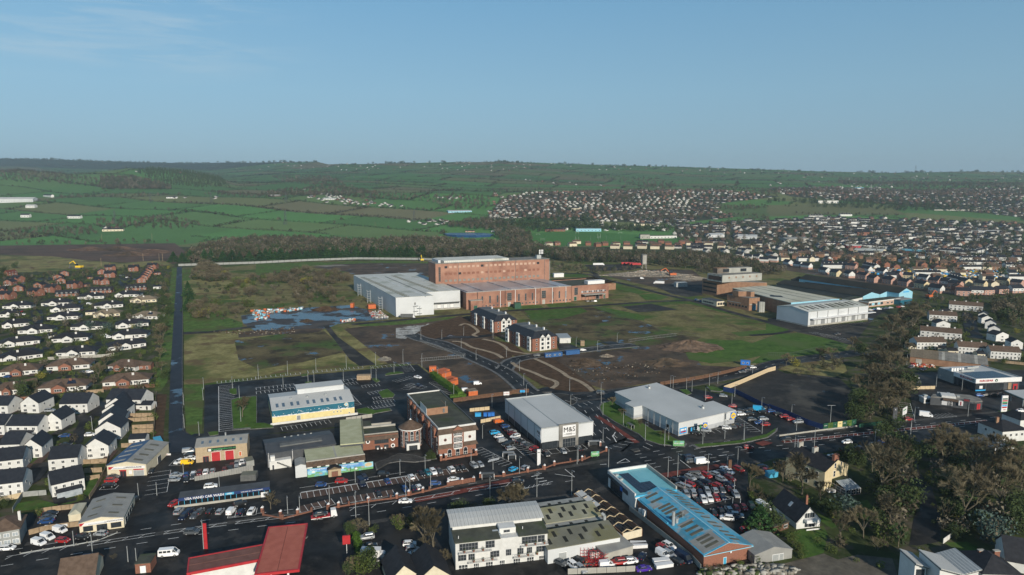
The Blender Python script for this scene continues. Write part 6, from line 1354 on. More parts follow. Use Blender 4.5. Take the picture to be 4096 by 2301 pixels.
b=Bd('hipped_white_bungalow','white house with grey hipped roof and brown chimney beside the main road, right','house','B4 2350 1440 2600 1420',z=0);b.hip(0,b.L,0,12,5.0,2.6,'white_wall','slate');b.wins('f',0,b.L*.9,4,2.6,1.1,1.2);b.chimney(b.L*.25,6,6.5,9,'brick_brown',.6);b.wins('l',2,10,2,2.6,1.1,1.2)
b=Bd('white_end_house','white house with dark roof at the far right edge beside the hipped one','house','B4 2530 1320 2640 1310',z=0);b.hip(0,b.L,0,9,5.0,2.4,'white_wall','slate')
b=Bd('grey_pebble_house','pebbledashed grey semi-detached house with brown tiled roof and white chimney bottom left','house','A1 -120 1200 210 1140',z=0);b.hip(0,b.L,0,9,5.2,2.4,'grey_wall','tile_brown');b.wins('f',b.L*.2,b.L,3,3.1,1.5,1.2,fm='frame_white',gm='pale_glass');b.wins('f',b.L*.2,b.L,3,.7,1.7,1.5,gm='pale_glass');b.chimney(b.L*.93,4.5,5.2,8.8,'white_wall',.35,1)
for s_,lb,w in(('A1 580 1500 950 1440','brown tiled house roof at the bottom edge before the dark parked car',10),('A2 1340 1500 1640 1440','dark slate gabled roof at the bottom edge, left of two',11),('A2 1620 1500 1960 1440','dark slate gabled roof at the bottom edge with white pole, right of two',12)):
    b=Bd('roadside_house',lb,'house',s_,z=3.2);b.gable(0,b.L,0,w,3.0,3.6,'y' if 'slate' in lb else 'x','cream_wall','tile_brown' if 'brown' in lb else 'slate',over=.3)
b=Bd('brick_kiosk','small brick building with dark top and white door by the bottom edge','outbuilding','A1 1365 1440 1520 1425',z=0);b.box('wall',0,b.L,0,5,0,3,'brick');b.box('roof',-.1,b.L+.1,-.1,5.1,3,3.2,'flat_roof');b.door('f',b.L*.5,.2,1.6,2.2,'frame_white')
# ---------------------------------------------------------------- houses: one of each kind, copied
def newproto(name,cat,L,W):
    return Bd(name,'x',cat,L=L,W=W)
def bungalow(wm,rm,gab=.3,brickfront=False,chim='white_wall',solar=False,gx=None):
    b=newproto('bungalow','bungalow',17,11);b.hip(0,17,0,11,2.7,2.9,wm,rm,over=.7)
    x0=17*(gx if gx is not None else gab);w=5
    b.gable(x0,x0+w,-2.4,4.5,2.7,1.9,'y','brick' if brickfront else wm,rm,over=.35,wall='front_bay',roof='bay_roof');
    b.win('f',x0+w/2,.8,2.6,1.3,nc=3,off=2.4);b.chimney(x0+w+.8,3.5,3.2,6.0,chim,.45,2)
    for t_ in(.1,.72,.9):b.win('f',17*t_,.9,1.7,1.2,nc=2)
    b.door('f',17*.62,.1,.95,2.0,'frame_dark');b.win('l',4,.9,1.2,1.1);b.win('r',4,.9,1.2,1.1)
    if solar:
        mb=MB().hexa([(10,1.0,3.85),(13.5,1.0,3.85),(12.6,3.6,5.1),(10.2,3.6,5.1),(10,1.0,3.95),(13.5,1.0,3.95),(12.6,3.6,5.2),(10.2,3.6,5.2)]);mb.build('solar_panel','solar',b.r)
    return b.r
def twostorey(wm,rm,L=8.5,W=8.5,axis='x',lean=False,chim=None,ze=5.0,rise=2.4,porch=True,cols=3,lower=None,nmod=1,bay=False,name='house',cat='house'):
    b=newproto(name,cat,L,W);b.gable(0,L,0,W,ze,rise,axis,wm,rm,over=.25)
    if lower:b.box('lower_wall',-.04,L+.04,-.04,W+.04,0,2.4,lower)
    for k in range(cols):b.win('f',L*(k+.5)/cols,3.1,1.15,1.15,nc=2)
    for k in range(cols):
        if k%2 and porch:b.door('f',L*(k+.5)/cols,.1,1.0,2.1,'frame_dark',.05)
        else:b.win('f',L*(k+.5)/cols,.8,1.5,1.3,nc=3,off=.05)
    b.win('l',W*.3,3.1,.9,1.0);b.win('r',W*.35,3.1,.9,1.0);b.win('r',W*.7,.9,.9,1.0)
    if lean:b.slab('lean_to_roof',[(L*.1,-2.3,2.5),(L*.9,-2.3,2.5),(L*.9,-.02,3.1),(L*.1,-.02,3.1)],.15,rm);b.box('lean_to',L*.12,L*.88,-2.1,-.05,0,2.4,'pale_glass')
    if bay:b.gable(L*.62,L*.98,-.5,2.5,ze,1.5,'y',wm,rm,over=.2,wall='front_bay',roof='bay_roof',z0=0)
    if chim:
        for k in range(nmod):b.chimney(L*(k+.5)/nmod,W/2,ze+rise-.6,ze+rise+.9,chim,.45,2)
    return b.r
def garage(wm,rm):b=newproto('garage','garage',6,5.5);b.gable(0,6,0,5.5,2.5,1.3,'x',wm,rm,over=.2);b.door('f',4.4,.1,.9,2,'frame_dark');b.win('f',2,1,1,.8);return b.r
PR={
 'wb':(lambda:bungalow('white_wall','slate'),17,'white bungalow with dark roof'),'wc':(lambda:bungalow('white_wall','slate',gx=.08),17,'white bungalow, gable at left'),
 'ws':(lambda:bungalow('white_wall','tile_tan',solar=True),17,'tan-roofed bungalow with solar panels'),'cb':(lambda:bungalow('cream_wall','tile_tan',gx=.15),17,'cream tan-roofed bungalow'),
 'bb':(lambda:bungalow('white_wall','tile_brown',brickfront=True,chim='white_wall',solar=False),17,'brown-roofed bungalow with brick gable'),'bs':(lambda:bungalow('white_wall','tile_brown',brickfront=True,chim='brick',solar=True),17,'brown-roofed bungalow with solar panels'),
 'wh':(lambda:twostorey('white_wall','new_slate',10,10,'x',cols=3,rise=3.2),10,'white two storey house'),'wl':(lambda:twostorey('white_wall','new_slate',11,10,'x',rise=3.2,lean=True,cols=4,porch=False),11,'white house with glazed lean-to'),
 'wg':(lambda:twostorey('white_wall','new_slate',7.5,11,'y',cols=2,porch=False,rise=3.2),7.5,'white gable-fronted house'),'wk':(lambda:garage('white_wall','new_slate'),6,'small white garage'),
 'wq':(lambda:twostorey('white_wall','new_slate',14,11,'x',cols=4,rise=3.6),14,'large white house'),
 'kh':(lambda:twostorey('brick','slate',9,9.5,'x',cols=3,bay=True,chim='brick',rise=3),9,'brick house with front bay'),'kg':(lambda:twostorey('brick','slate',7,9,'y',cols=2,porch=False,ze=4.2),7,'red brick gable-fronted house'),
 'kb':(lambda:twostorey('brick','slate',15,9.5,'x',cols=5,ze=2.8,rise=3.2),15,'long low brick house'),'kr':(lambda:twostorey('brick','tile_red',9,8,'x',cols=3,ze=3.2,rise=3.2),9,'red-roofed brick chalet house'),
 'kk':(lambda:garage('brick','slate'),6,'small red brick garage'),'kt':(lambda:garage('brick','tile_brown'),6,'small brown-roofed brick garage'),
 'rt':(lambda:twostorey('white_wall','tile_brown',22,9,'x',cols=8,chim='white_wall',nmod=3,rise=2.6),22,'brown-roofed white terrace'),'rg':(lambda:twostorey('white_wall','slate',7.5,8,'y',cols=1,porch=False,rise=2),7.5,'gable-ended black-roofed house'),
 'rk':(lambda:garage('cream_wall','slate'),6,'small cream garage'),
 'nw':(lambda:twostorey('white_wall','new_slate',9.5,8,'x',cols=3,lower='pink_wall',ze=5.2,rise=3.2),9.5,'white and brick new house'),'ny':(lambda:twostorey('yellow_wall','new_slate',9.5,8,'x',cols=3,ze=5.2,rise=2.8),9.5,'yellow rendered new house'),
 'np':(lambda:twostorey('pink_wall','new_slate',9.5,8,'x',cols=3,ze=5.2,rise=2.8,bay=False),9.5,'pink brick new house'),'nb':(lambda:twostorey('brick_brown','tile_brown',10,8,'x',cols=3,chim='brick_brown',ze=5.0,rise=2.8),10,'brown brick house'),
 'tw':(lambda:twostorey('white_wall','slate',30,7.5,'x',cols=9,porch=False,chim='white_wall',nmod=5,rise=2.2,name='terrace',cat='terrace'),30,'long white terrace'),'tg':(lambda:twostorey('cream_wall','tile_brown',12,8,'x',cols=4,chim='brick',rise=2.6),12,'cream semi-detached house'),
 'tk':(lambda:twostorey('brick','tile_brown',9,8,'x',cols=2,chim='brick',rise=2.6),9,'brick house with brown roof'),
 }
PROTO={};HCOUNT=[0];CANON={}
def place_house(k,loc,rz,L=None,label=None,group=None,parts=True):
    fn,L0,desc=PR[k];first=k not in PROTO
    if first:PROTO[k]=fn()
    sx=1 if L is None else max(.75,min(1.3,L/L0));label=label or desc
    if first:r=PROTO[k];r.location=loc;r.rotation_euler=(0,0,rz);r.scale=(sx,1,1);r['label']=label;r['group']=group;return r
    HCOUNT[0]+=1
    r=copy_tree(PROTO[k],loc,rz,label,group,(sx,1,1))if parts else copy_tree(PROTO[k],loc,rz,label,group,(sx,1,1),only=('wall','roof','front_bay','bay_roof','lower_wall'))
    return r
ALLH=[]
def row(desc,data,group,rising=None):
    """desc names the row; data = 'TILE kind x0 y0 x1 y1, ...' base line of each front"""
    items=[]
    tile='B1'
    for it in data.split(','):
        w=it.split()
        if w[0]in TILE:tile=w[0];w=w[1:]
        a,b=GL('%s %s %s %s %s'%(tile,w[1],w[2],w[3],w[4]));items.append((w[0],a,b))
    items.sort(key=lambda q:proj(q[1].x,q[1].y,0)[0])
    for n,(k,a,b)in enumerate(items):
        d=b-a;far=a.y>900
        place_house(k,(a.x,a.y,min(T(a.x,a.y),T(b.x,b.y))if a.y>1230 else 0),math.atan2(d.y,d.x),math.hypot(d.x,d.y),'%s, %s from left %s'%(PR[k][2],ORD[n],desc),group,parts=not far);ALLH.append((a.x+d.x/2,a.y+d.y/2))
        if not far and a.y<700 and k[1]not in 'kt':
            e=Vector((d.x,d.y)).normalized();f=Vector((e.y,-e.x));o=Vector((a.x,a.y))+e*d.length*(.8 if hsh(n,3)>.5 else-.02);zs[0]+=.0005;sheet('driveway',None,zs[0]+.03,'asphalt' if hsh(n,7)>.5 else 'bay',pts=[o-f*6,o+f*6.5,o+f*6.5+e*3.4,o-f*6+e*3.4])
row('in the top bungalow row','B1 wb 25 92 380 80, wb 415 62 745 50, cb 1310 32 1590 20, wb 0 178 165 165, wc 505 125 870 105, wb 950 92 1270 68, C1 wb 775 1445 1090 1430, wc 1145 1420 1470 1414, wk 1530 1340 1625 1335','white bungalows of the left estate')
row('in the second bungalow row','B1 wb 475 206 825 190, rk 860 155 990 148, cb 940 180 1210 165, ws 1335 190 1580 195, wc 20 285 300 262','white bungalows of the left estate')
row('in the third bungalow row','B1 wb 180 345 575 325, wb 710 308 1050 295, wc 1165 288 1500 262','white bungalows of the left estate')
row('in the fourth bungalow row','B1 wc 0 480 420 440, wb 520 432 960 405, wk 495 395 580 385, wc 1130 395 1475 378','white bungalows of the left estate')
row('in the fifth bungalow row','B1 wb 1090 515 1490 468, wb 565 575 970 555, wc 0 632 430 582','white bungalows of the left estate')
row('in the first brown-roofed row','B1 bb 0 775 380 745, bb 470 718 915 688, bb 1090 710 1360 720, kt 1375 705 1540 698','brown-roofed bungalows of the left estate')
row('in the second brown-roofed row','B1 bb 1035 880 1520 840, bs 385 942 925 905, bb -60 972 210 945, kt 230 890 380 865, kt 1150 700 1160 699'.replace(', kt 1150 700 1160 699',''),'brown-roofed bungalows of the left estate')
row('in the back row of new white houses','B1 wq 605 1150 885 1143, wg 215 1140 395 1140, wq 1075 1100 1420 1105, wk 1370 1110 1520 1110, wh -190 1165 85 1165','new white houses')
row('in the middle row of new white houses','B1 wl 75 1378 385 1378, wg 450 1320 625 1315, wh -220 1372 50 1370','new white houses')
row('of the stepped gables beside the timber fences','B1 wg 1065 1165 1290 1150, wg 1035 1225 1265 1215, wg 1000 1330 1265 1300, wg 965 1420 1225 1400, A1 wg 850 285 1100 262, wk 1298 140 1460 130','new white houses')
row('in the front group of new white houses','A1 wh 5 255 190 248, wg 225 290 430 272, wh -30 432 240 400, wh -20 672 240 640, wh 495 412 790 385, wl 530 680 860 600','new white houses')
row('in the front row of brick houses','C1 kb 550 1420 845 1405, kb 900 1385 1160 1375, kb 1250 1360 1500 1345, kh 270 1410 465 1420, kh -20 1444 175 1447','brick houses of the left estate')
row('in the second row of brick houses','C1 kg 335 1335 430 1335, kh 440 1372 600 1375, kh 665 1335 825 1335, kk 840 1318 900 1312, kh 930 1292 1085 1300, kg 1000 1300 1130 1290, kg 130 1365 240 1360, kh -60 1400 50 1395','brick houses of the left estate')
row('in the third row of brick houses','C1 kg 35 1305 150 1305, kh 100 1275 190 1280, kg 560 1290 680 1282, kg 530 1250 680 1245, kg 1370 1280 1480 1272, kh 1040 1228 1190 1222','brick houses of the left estate')
row('in the far row of brick houses','C1 kr 85 1208 225 1190, kg 600 1212 720 1205, kg 975 1195 1060 1190, kh 1055 1162 1205 1152, kh 1280 1165 1415 1160, kh 1465 1142 1595 1140, kk 1535 1198 1650 1192, kk 875 1242 930 1238','brick houses of the left estate')
row('of the stepped brick gables by the avenue','C1 kg 1390 1256 1500 1250, kg 1405 1236 1510 1230, kg 1420 1214 1520 1208, kg 1436 1192 1530 1188, kg 1455 1170 1545 1165','brick houses of the left estate')
row('in the back rows of the right estate','B4 rt 1820 100 2160 125, rk 1760 142 1890 138, rt 1620 208 1900 225, rg 1690 300 1870 305, rg 2110 205 2220 215, rg 2145 245 2255 250, rg 2180 290 2290 300, rg 2215 350 2330 360','white rendered houses of the right estate')
row('in the front rows of the right estate','B4 rt 1530 375 1945 412, rt 1495 500 1790 500, rk 1415 500 1490 500, rt 1910 545 2145 560, rt 2235 592 2485 606, rg 2290 425 2430 420, rg 2440 500 2560 505, rk 1710 522 1790 530, rk 1810 550 1910 552, rk 2105 582 2185 585','white rendered houses of the right estate')
row('in the nearest row of new-build houses','C4 np 1880 1405 2030 1412, nw 2020 1398 2150 1402, np 2160 1402 2300 1396, np 2305 1392 2430 1386, nw 2440 1382 2555 1380, nw 1595 1368 1740 1388, ny 1455 1322 1565 1340, np 1290 1300 1400 1318, np 1135 1280 1235 1296, np 980 1262 1075 1280','new-build houses beyond the factory')
row('in the second row of new-build houses','C4 np 880 1232 975 1245, nw 745 1218 825 1236, ny 610 1205 705 1222, nw 500 1182 585 1196, nw 325 1135 405 1145, nw 245 1120 320 1132, nw 145 1100 215 1112, nw 0 1068 100 1075, ny 1345 1240 1440 1247, nw 1485 1258 1580 1270, np 1590 1290 1690 1302, nw 1700 1300 1790 1312, np 1790 1320 1910 1336, ny 1895 1292 1985 1312, ny 2050 1320 2150 1332, nw 2165 1285 2250 1292, ny 2275 1290 2370 1302, np 2410 1310 2520 1322','new-build houses beyond the factory')
row('in the third row of new-build houses','C4 np 1215 1220 1300 1230, nw 1065 1192 1150 1203, nw 920 1168 1000 1178, np 770 1138 880 1148, ny 690 1122 780 1130, np 530 1112 630 1118, C3 nw 2225 1022 2300 1026, nw 2315 1046 2390 1050, nw 2400 1044 2460 1050, nw 2465 1076 2555 1080','new-build houses beyond the factory')
row('in the brown brick rows behind the building site','C4 nb 1185 1056 1285 1058, nb 1345 1092 1410 1094, nb 1475 1108 1570 1112, nb 1615 1085 1700 1088, nb 1720 1116 1860 1120, nb 1885 1132 2030 1136, nb 980 1078 1090 1080, nb 2210 1150 2340 1155, nb 2370 1112 2450 1115, nb 2480 1160 2555 1164, nb 1060 1040 1130 1042, nb 850 1035 960 1040, nb 300 1010 370 1012, nb 240 1035 300 1038, nb 640 1030 760 1034, nb 470 1020 560 1024, nb 110 1010 190 1012','brown brick houses behind the building site')
row('in the row by the playing field','C3 tg 345 912 410 908, tk 430 905 500 902, tg 575 915 650 912, tg 610 890 705 888, tk 735 905 790 905, tk 840 918 900 915, tk 905 908 970 906, tg 980 935 1075 938, tg 1010 912 1100 908, tk 1115 905 1190 905, tg 1110 940 1220 942, tg 1250 935 1340 938, tk 1250 908 1330 905, tg 1380 940 1480 942, tk 1400 915 1490 918, tk 1460 885 1520 885, tg 1525 942 1610 945, tk 1530 905 1600 905, tk 1620 915 1690 920, tk 1670 890 1740 890, tg 1740 905 1800 905, tk 1830 890 1890 890, tg 1850 915 1920 918, tg 1920 905 2000 908, tg 2050 935 2120 938, tg 2160 940 2240 945, tg 2300 940 2380 945, tg 2400 940 2470 945, tg 2490 950 2550 955','houses between the playing field and the wood')
row('of the white terraces on the right','C4 tw 510 905 770 908, tw 785 895 985 875, tw 925 925 1095 932, tw 1100 938 1335 950, tw 1350 958 1545 968, tw 1545 955 1700 922, tw 1690 975 1880 986, tw 1885 986 2080 996, tw 2095 985 2230 955, tw 1810 945 2000 955, tw 2005 955 2170 968, tw 1240 870 1330 850, tw 1000 870 1180 855, tw 1340 845 1560 835, tw 1600 870 1840 860, tw 480 685 590 688, tw 600 688 720 690, tw 560 725 740 735, tw 800 748 960 752, tw 1110 758 1250 758, tw 1700 755 1790 755, tw 1810 755 2000 750, tw 410 625 550 625, tw 480 645 700 648, tw 720 612 840 612, tw 800 688 920 688, tw 820 715 1060 720, tw 1880 845 2120 860, tw 2230 950 2285 930','white terraces of the far right estate')
# ---------------------------------------------------------------- generated streets of the far town
def gen_streets(idx,rowgap,plot,ang,kinds,skip=.1):
    P=TOWN[idx];Wp=[G(p)for p in P];x0,x1=min(p.x for p in Wp),max(p.x for p in Wp);y0,y1=min(p.y for p in Wp),max(p.y for p in Wp)
    cx,cy=(x0+x1)/2,(y0+y1)/2;R_=math.hypot(x1-x0,y1-y0)/2;res=[]
    j=0;v=-R_
    while v<R_:
        u=-R_+random.uniform(0,30);
        while u<R_:
            if random.random()<skip:u+=random.uniform(8,26);continue
            w=.10*math.sin(u/130+v/90);a=ang+w+(math.pi/2 if hsh(int(u/150),int(v/110),4)>.6 else 0)
            x,y=cx+u*math.cos(ang)-v*math.sin(ang)+12*math.sin(v/60),cy+u*math.sin(ang)+v*math.cos(ang)+14*math.sin(u/110)
            k=kinds[int(hsh(int(u/90),int(v/70),9)*len(kinds)*.999)]if random.random()<.35 else random.choice(kinds)
            if inpoly(P,*proj(x,y,T(x,y)))and all((x-hx)**2+(y-hy)**2>260 for hx,hy in ALLH if abs(hx-x)<30):res.append((x,y,a+random.uniform(-.05,.05),k))
            u+=plot*random.uniform(.85,1.25)
        v+=rowgap*random.uniform(.85,1.15);j+=1
    return res
far=gen_streets(0,28,16,FA+.5,'WKBWKBK',.22)+gen_streets(1,32,18,FA+.1,'WKWKB',.3)+gen_streets(2,31,25,FA+.35,'TKTWBKT',.24)
# farms and cottages scattered on the hills
for s_,n in(('C2 0 60 2555 60 2555 160 0 160',60),('C2 450 340 1500 520 1560 530 1000 500 700 480 450 420',55),('C3 0 60 2555 120 2555 200 0 140',55),('C2 1500 650 1880 650 1880 700 1500 700',10),('C3 0 240 1600 330 1600 350 300 300',10),('C4 0 110 2555 170 2555 330 0 330',60),('C1 300 60 2555 90 2555 200 900 160',8),('C1 1600 420 2350 420 2350 440 1600 440',5),('C2 1800 425 2100 425 2100 445 1800 445',10),('C3 620 640 1700 640 1700 760 900 760 620 720',46),('C2 2350 380 2555 380 2555 700 2250 680 2330 540',34),('C4 600 320 1150 300 1150 350 600 370',26),('C1 1015 735 1230 740 1230 765 1015 762',5)):
    P=px(s_);xs=[p[0]for p in P];ys_=[p[1]for p in P];m=0;t_=0
    while m<n and t_<3000:
        t_+=1;p=(random.uniform(min(xs),max(xs)),random.uniform(min(ys_),max(ys_)))
        if inpoly(P,*p):g=G(p);far.append((g.x,g.y,FA+random.choice((0,1.57))+random.uniform(-.3,.3),random.choice('WWWWKB')));m+=1
far.sort(key=lambda q:q[1])
def fh(L,W,ze,rise,wm,rm,seed):
    mb=MB().box(0,L,0,W,-1.5,ze,0);ym=W/2
    mb.add([(0,0,ze),(0,W,ze),(0,ym,ze+rise),(L,0,ze),(L,W,ze),(L,ym,ze+rise)],[(1,0,2),(3,4,5)],0)
    mb.add([(-.3,-.4,ze-.15),(L+.3,-.4,ze-.15),(L+.3,ym,ze+rise+.1),(-.3,ym,ze+rise+.1),(L+.3,W+.4,ze-.15),(-.3,W+.4,ze-.15)],[(0,1,2,3),(3,2,4,5)],1)
    for k in range(int(L/3)):
        x=(k+.5)*L/int(L/3)
        for z in([1,3.4]if ze>4 else[1]):mb.add([(x-.6,-.04,z),(x+.6,-.04,z),(x+.6,-.04,z+1.1),(x-.6,-.04,z+1.1)],[(0,1,2,3)],2)
    mb.box(L*.45,L*.5,ym-.3,ym+.3,ze+rise-.3,ze+rise+.8,3)
    return tri_arrays(mb)
FK={'W':(10,10,3.0,3.0,'white_wall','slate'),'K':(9,9,4.2,3.0,'brick','tile_brown'),'B':(10,9,4.0,3.0,'cream_wall','tile_brown'),'T':(24,9,4.6,3.0,'white_wall','slate')}
FM={'white_wall':0,'brick':1,'cream_wall':2,'slate':3,'tile_brown':4}
NI=60
KN={'W':('wh','small white house'),'K':('tk','small brick house'),'B':('tg','cream house'),'T':('tw','white terrace')}
near_,rest=far[:NI],far[NI:]
near_.sort(key=lambda q:proj(q[0],q[1],T(q[0],q[1]))[0])
for n,(x,y,a,k)in enumerate(near_):
    kk,ds=KN[k];z=T(x,y);place_house(kk,(x,y,z-.3),a,None,'%s, %s from left along the near edge of the far town'%(ds,ORD[n]if n<len(ORD)else 'one of the last'),'houses at the near edge of the far town',parts=False)
tm,mi={},[]
for k,q in FK.items():
    Vv,Ff,Mm=fh(*q,0);tm[k]=(Vv,Ff,np.array([{0:FM[q[4]],1:FM[q[5]],2:5,3:FM[q[4]]}[m]for m in Mm]))
ks=list(FK);pick=[ks.index(r[3])for r in rest]
sc_=[(random.uniform(.7,1.1),random.uniform(.8,1.05),random.uniform(.75,1.0))for r in rest]
V,Fc,M=scatter([tm[k]for k in ks],[(r[0],r[1],T(r[0],r[1])-.3)for r in rest],rz=[r[2]for r in rest],sc=sc_,pick=pick)
obj('far_houses',npmesh('far_houses',V,Fc,['far_wall','far_brick','far_wall','slate','tile_brown','glass'],M),kind='stuff')
print('HOUSES',HCOUNT[0],'far',len(rest))
# larger far buildings
FAR=[('C1 -20 480 330 470','cladding_white','metal_roof',17,30,'long white industrial hall at the left edge among fields','industrial_hall'),('C1 255 530 345 530','white_wall','metal_roof',10,14,'white cube-shaped barn below the long white hall','barn'),('C1 205 625 290 625','white_wall','slate',10,9,'white farmhouse left of a dark barn in the fields','farmhouse'),('C1 430 415 510 425','white_wall','slate',10,9,'white farmhouse with long yard wall below the wooded hill','farmhouse'),('C1 670 635 800 635','white_wall','slate',9,9,'white gabled cottage group beside the lane in the fields','farmhouse'),('C1 1020 765 1230 760','cream_wall','slate',7,9,'long cream bungalow alone in the green fields','bungalow'),
 ('C1 1660 435 1765 435','white_wall','slate',7,9,'white farm group under the wooded hill','farmhouse'),('C2 1920 580 2155 570','light_blue','metal_roof',7,40,'pale blue industrial building among trees above the lake','industrial_hall'),('C2 660 450 780 450','white_wall','metal_roof',7,30,'white twin-gabled farm sheds below the wooded valley','barn'),('C2 150 420 255 415','tile_brown','sheet_pale',7,30,'greenish barn at the edge of the valley wood','barn'),('C2 2090 770 2180 770','pink_wall','slate',4,10,'small pink boathouse behind the lake','boathouse'),('C2 2350 770 2395 768','white_wall','metal_roof',3,8,'small white hut right of the lake','hut'),
 ('C3 640 765 890 765','light_blue','steel_dark',7,30,'flat-roofed blue school hall behind the playing fields','school'),('C3 1280 838 1375 838','concrete','flat_roof',9,12,'grey concrete block end of the white clubhouse','clubhouse'),('C3 1378 836 1645 830','white_wall','flat_roof',6,12,'long white clubhouse beside the playing fields','clubhouse'),('C3 1985 825 2120 822','cladding_white','metal_roof',8,26,'white shed with blue band right of the playing fields','warehouse'),('C3 2250 835 2440 845','cladding_white','metal_roof',9,26,'pale twin-bay warehouse at the right of the playing fields','warehouse'),('C3 1220 705 1420 708','cream_wall','slate',7,14,'long cream school range above the playing fields','school'),('C3 590 550 668 555','cream_wall','slate',10,12,'cream block of flats among the far houses','flats'),('C3 330 765 530 765','brick','slate',7,12,'brick gabled houses at the far edge of the playing field','house'),('C3 500 755 560 750','white_wall','slate',8,12,'white house block behind the brick gabled houses','house'),
 ('C4 500 485 705 483','white_wall','flat_roof',9,14,'white flat-roofed school with pink end beyond the pitches','school'),('C4 850 985 1135 1000','cream_wall','sheet_pale',8,40,'cream twin-roofed store on the right before the terraces','warehouse'),('C4 1300 975 1600 998','brick','sheet_cyan',6,30,'turquoise-roofed low store right of the cream store','warehouse'),('C4 790 930 950 930','red','sheet_pale',6,16,'low store with curved red roof edge behind the cream store','warehouse'),('C4 890 805 1010 808','brick','slate',11,12,'red brick block with three gables in the far estate','flats'),('C4 1170 808 1380 808','brick','slate',6,12,'low red brick range right of the three-gabled block','hall'),('C4 2000 780 2340 780','white_wall','metal_roof',6,16,'long white low school at the far right','school'),('C4 190 865 430 850','concrete','sheet_grey',7,26,'grey curved-roof hall at the near edge of the terraces','hall'),('C4 1660 555 2190 565','concrete','flat_roof',6,14,'long pale school range at the far right','school'),('C4 870 345 965 345','white_wall','light_blue',8,20,'white hall with blue top on the far hillside right','hall')]
for s_,wm,rm,h_,w_,lb,nm in FAR:
    P=GL(s_);a,b_=P;L_=math.hypot(b_.x-a.x,b_.y-a.y);b=Bd(nm,lb,{'industrial_hall':'factory'}.get(nm,nm),L=L_,W=w_);b.r.location=(a.x,a.y,min(a.z,b_.z)-.5);b.r.rotation_euler=(0,0,math.atan2(b_.y-a.y,b_.x-a.x))
    if rm in('flat_roof','steel_dark'):b.box('wall',0,L_,0,w_,-2,h_,wm);b.box('roof',-.3,L_+.3,-.3,w_+.3,h_,h_+.5,rm)
    else:b.gable(0,L_,0,w_,h_*.75,h_*.3,'x',wm,rm,z0=-2)
    for k in range(max(2,int(L_/7))):b.win('f',L_*(k+.5)/max(2,int(L_/7)),h_*.3,2.2,1.6,nc=1)
# shrubs, hedges and sheds between the houses
gs=[]
for s_,sp in(('D -60 700 330 672 436 672 420 790 398 975 386 1100 300 1160 -60 1350',6.5),('D 2290 760 2576 740 2576 905 2290 900',6.5),('D 1890 1345 1900 1180 2080 1150 2300 1120 2640 1085 2640 1440 2000 1440 2100 1400 1960 1360',9)):
    for p in polysample(s_,sp,.6):
        if all((p[0]-hx)**2+(p[1]-hy)**2>95 for hx,hy in ALLH if abs(hx-p[0])<12)and hsh(int(p[0]/14),int(p[1]/11),2)>.35:gs.append(p)
V,Fc,M=scatter(TE+TB[:1],gs,sc=[(w,w,w*random.uniform(.6,1))for w in[random.uniform(1.2,4.2)for _ in gs]]);obj('garden_shrubs',npmesh('garden_shrubs',V,Fc,['leaf_mid','bark'],M),kind='stuff')
wood('garden_trees',[p for s_,sp in(('D -60 700 330 672 436 672 420 790 398 975 386 1100 300 1160 -60 1350',19),('D 2290 760 2576 740 2576 905 2290 900',16))for p in polysample(s_,sp,.6)if all((p[0]-hx)**2+(p[1]-hy)**2>120 for hx,hy in ALLH if abs(hx-p[0])<12)],TB+TE,['twig_far','bark'],(3.5,7.5),.9)
for s_,sp,h in(('B4 1340 60 1540 100 1500 330 1400 600 1430 980 1250 1230 870 1230 900 1000 1050 700 1180 420 1290 200',6.5,(3,8)),('A4 1250 0 1460 0 1440 400 1440 900 1350 1180 1200 1250 1080 1180 1050 900 1150 700 1100 300',6,(4,10)),('A4 1620 100 1780 0 2200 150 2576 250 2576 1100 2300 1150 2000 1080 1760 1100 1740 800 1650 560 1560 250',6.5,(4,10)),('A4 330 100 560 60 600 560 450 640 250 620 180 400',8,(3,7)),('A4 600 1040 900 1000 1080 1180 1200 1250 900 1240 700 1290 600 1200',6,(3,6)),('A3 1700 1400 2100 1370 2576 1335 A4 0 1330 330 1320 640 1240 600 1200 330 1290 250 1200 350 1230 250 1340 A3 2576 1365 2000 1400',2.6,(.8,2.4)),('B4 430 560 760 540 860 620 720 740 450 730',8,(3,6))):
    wood('undergrowth',polysample(s_,sp,top=h[1]*.7),TB+TB+TE[:1],['twig_far','bark'],h,.9)
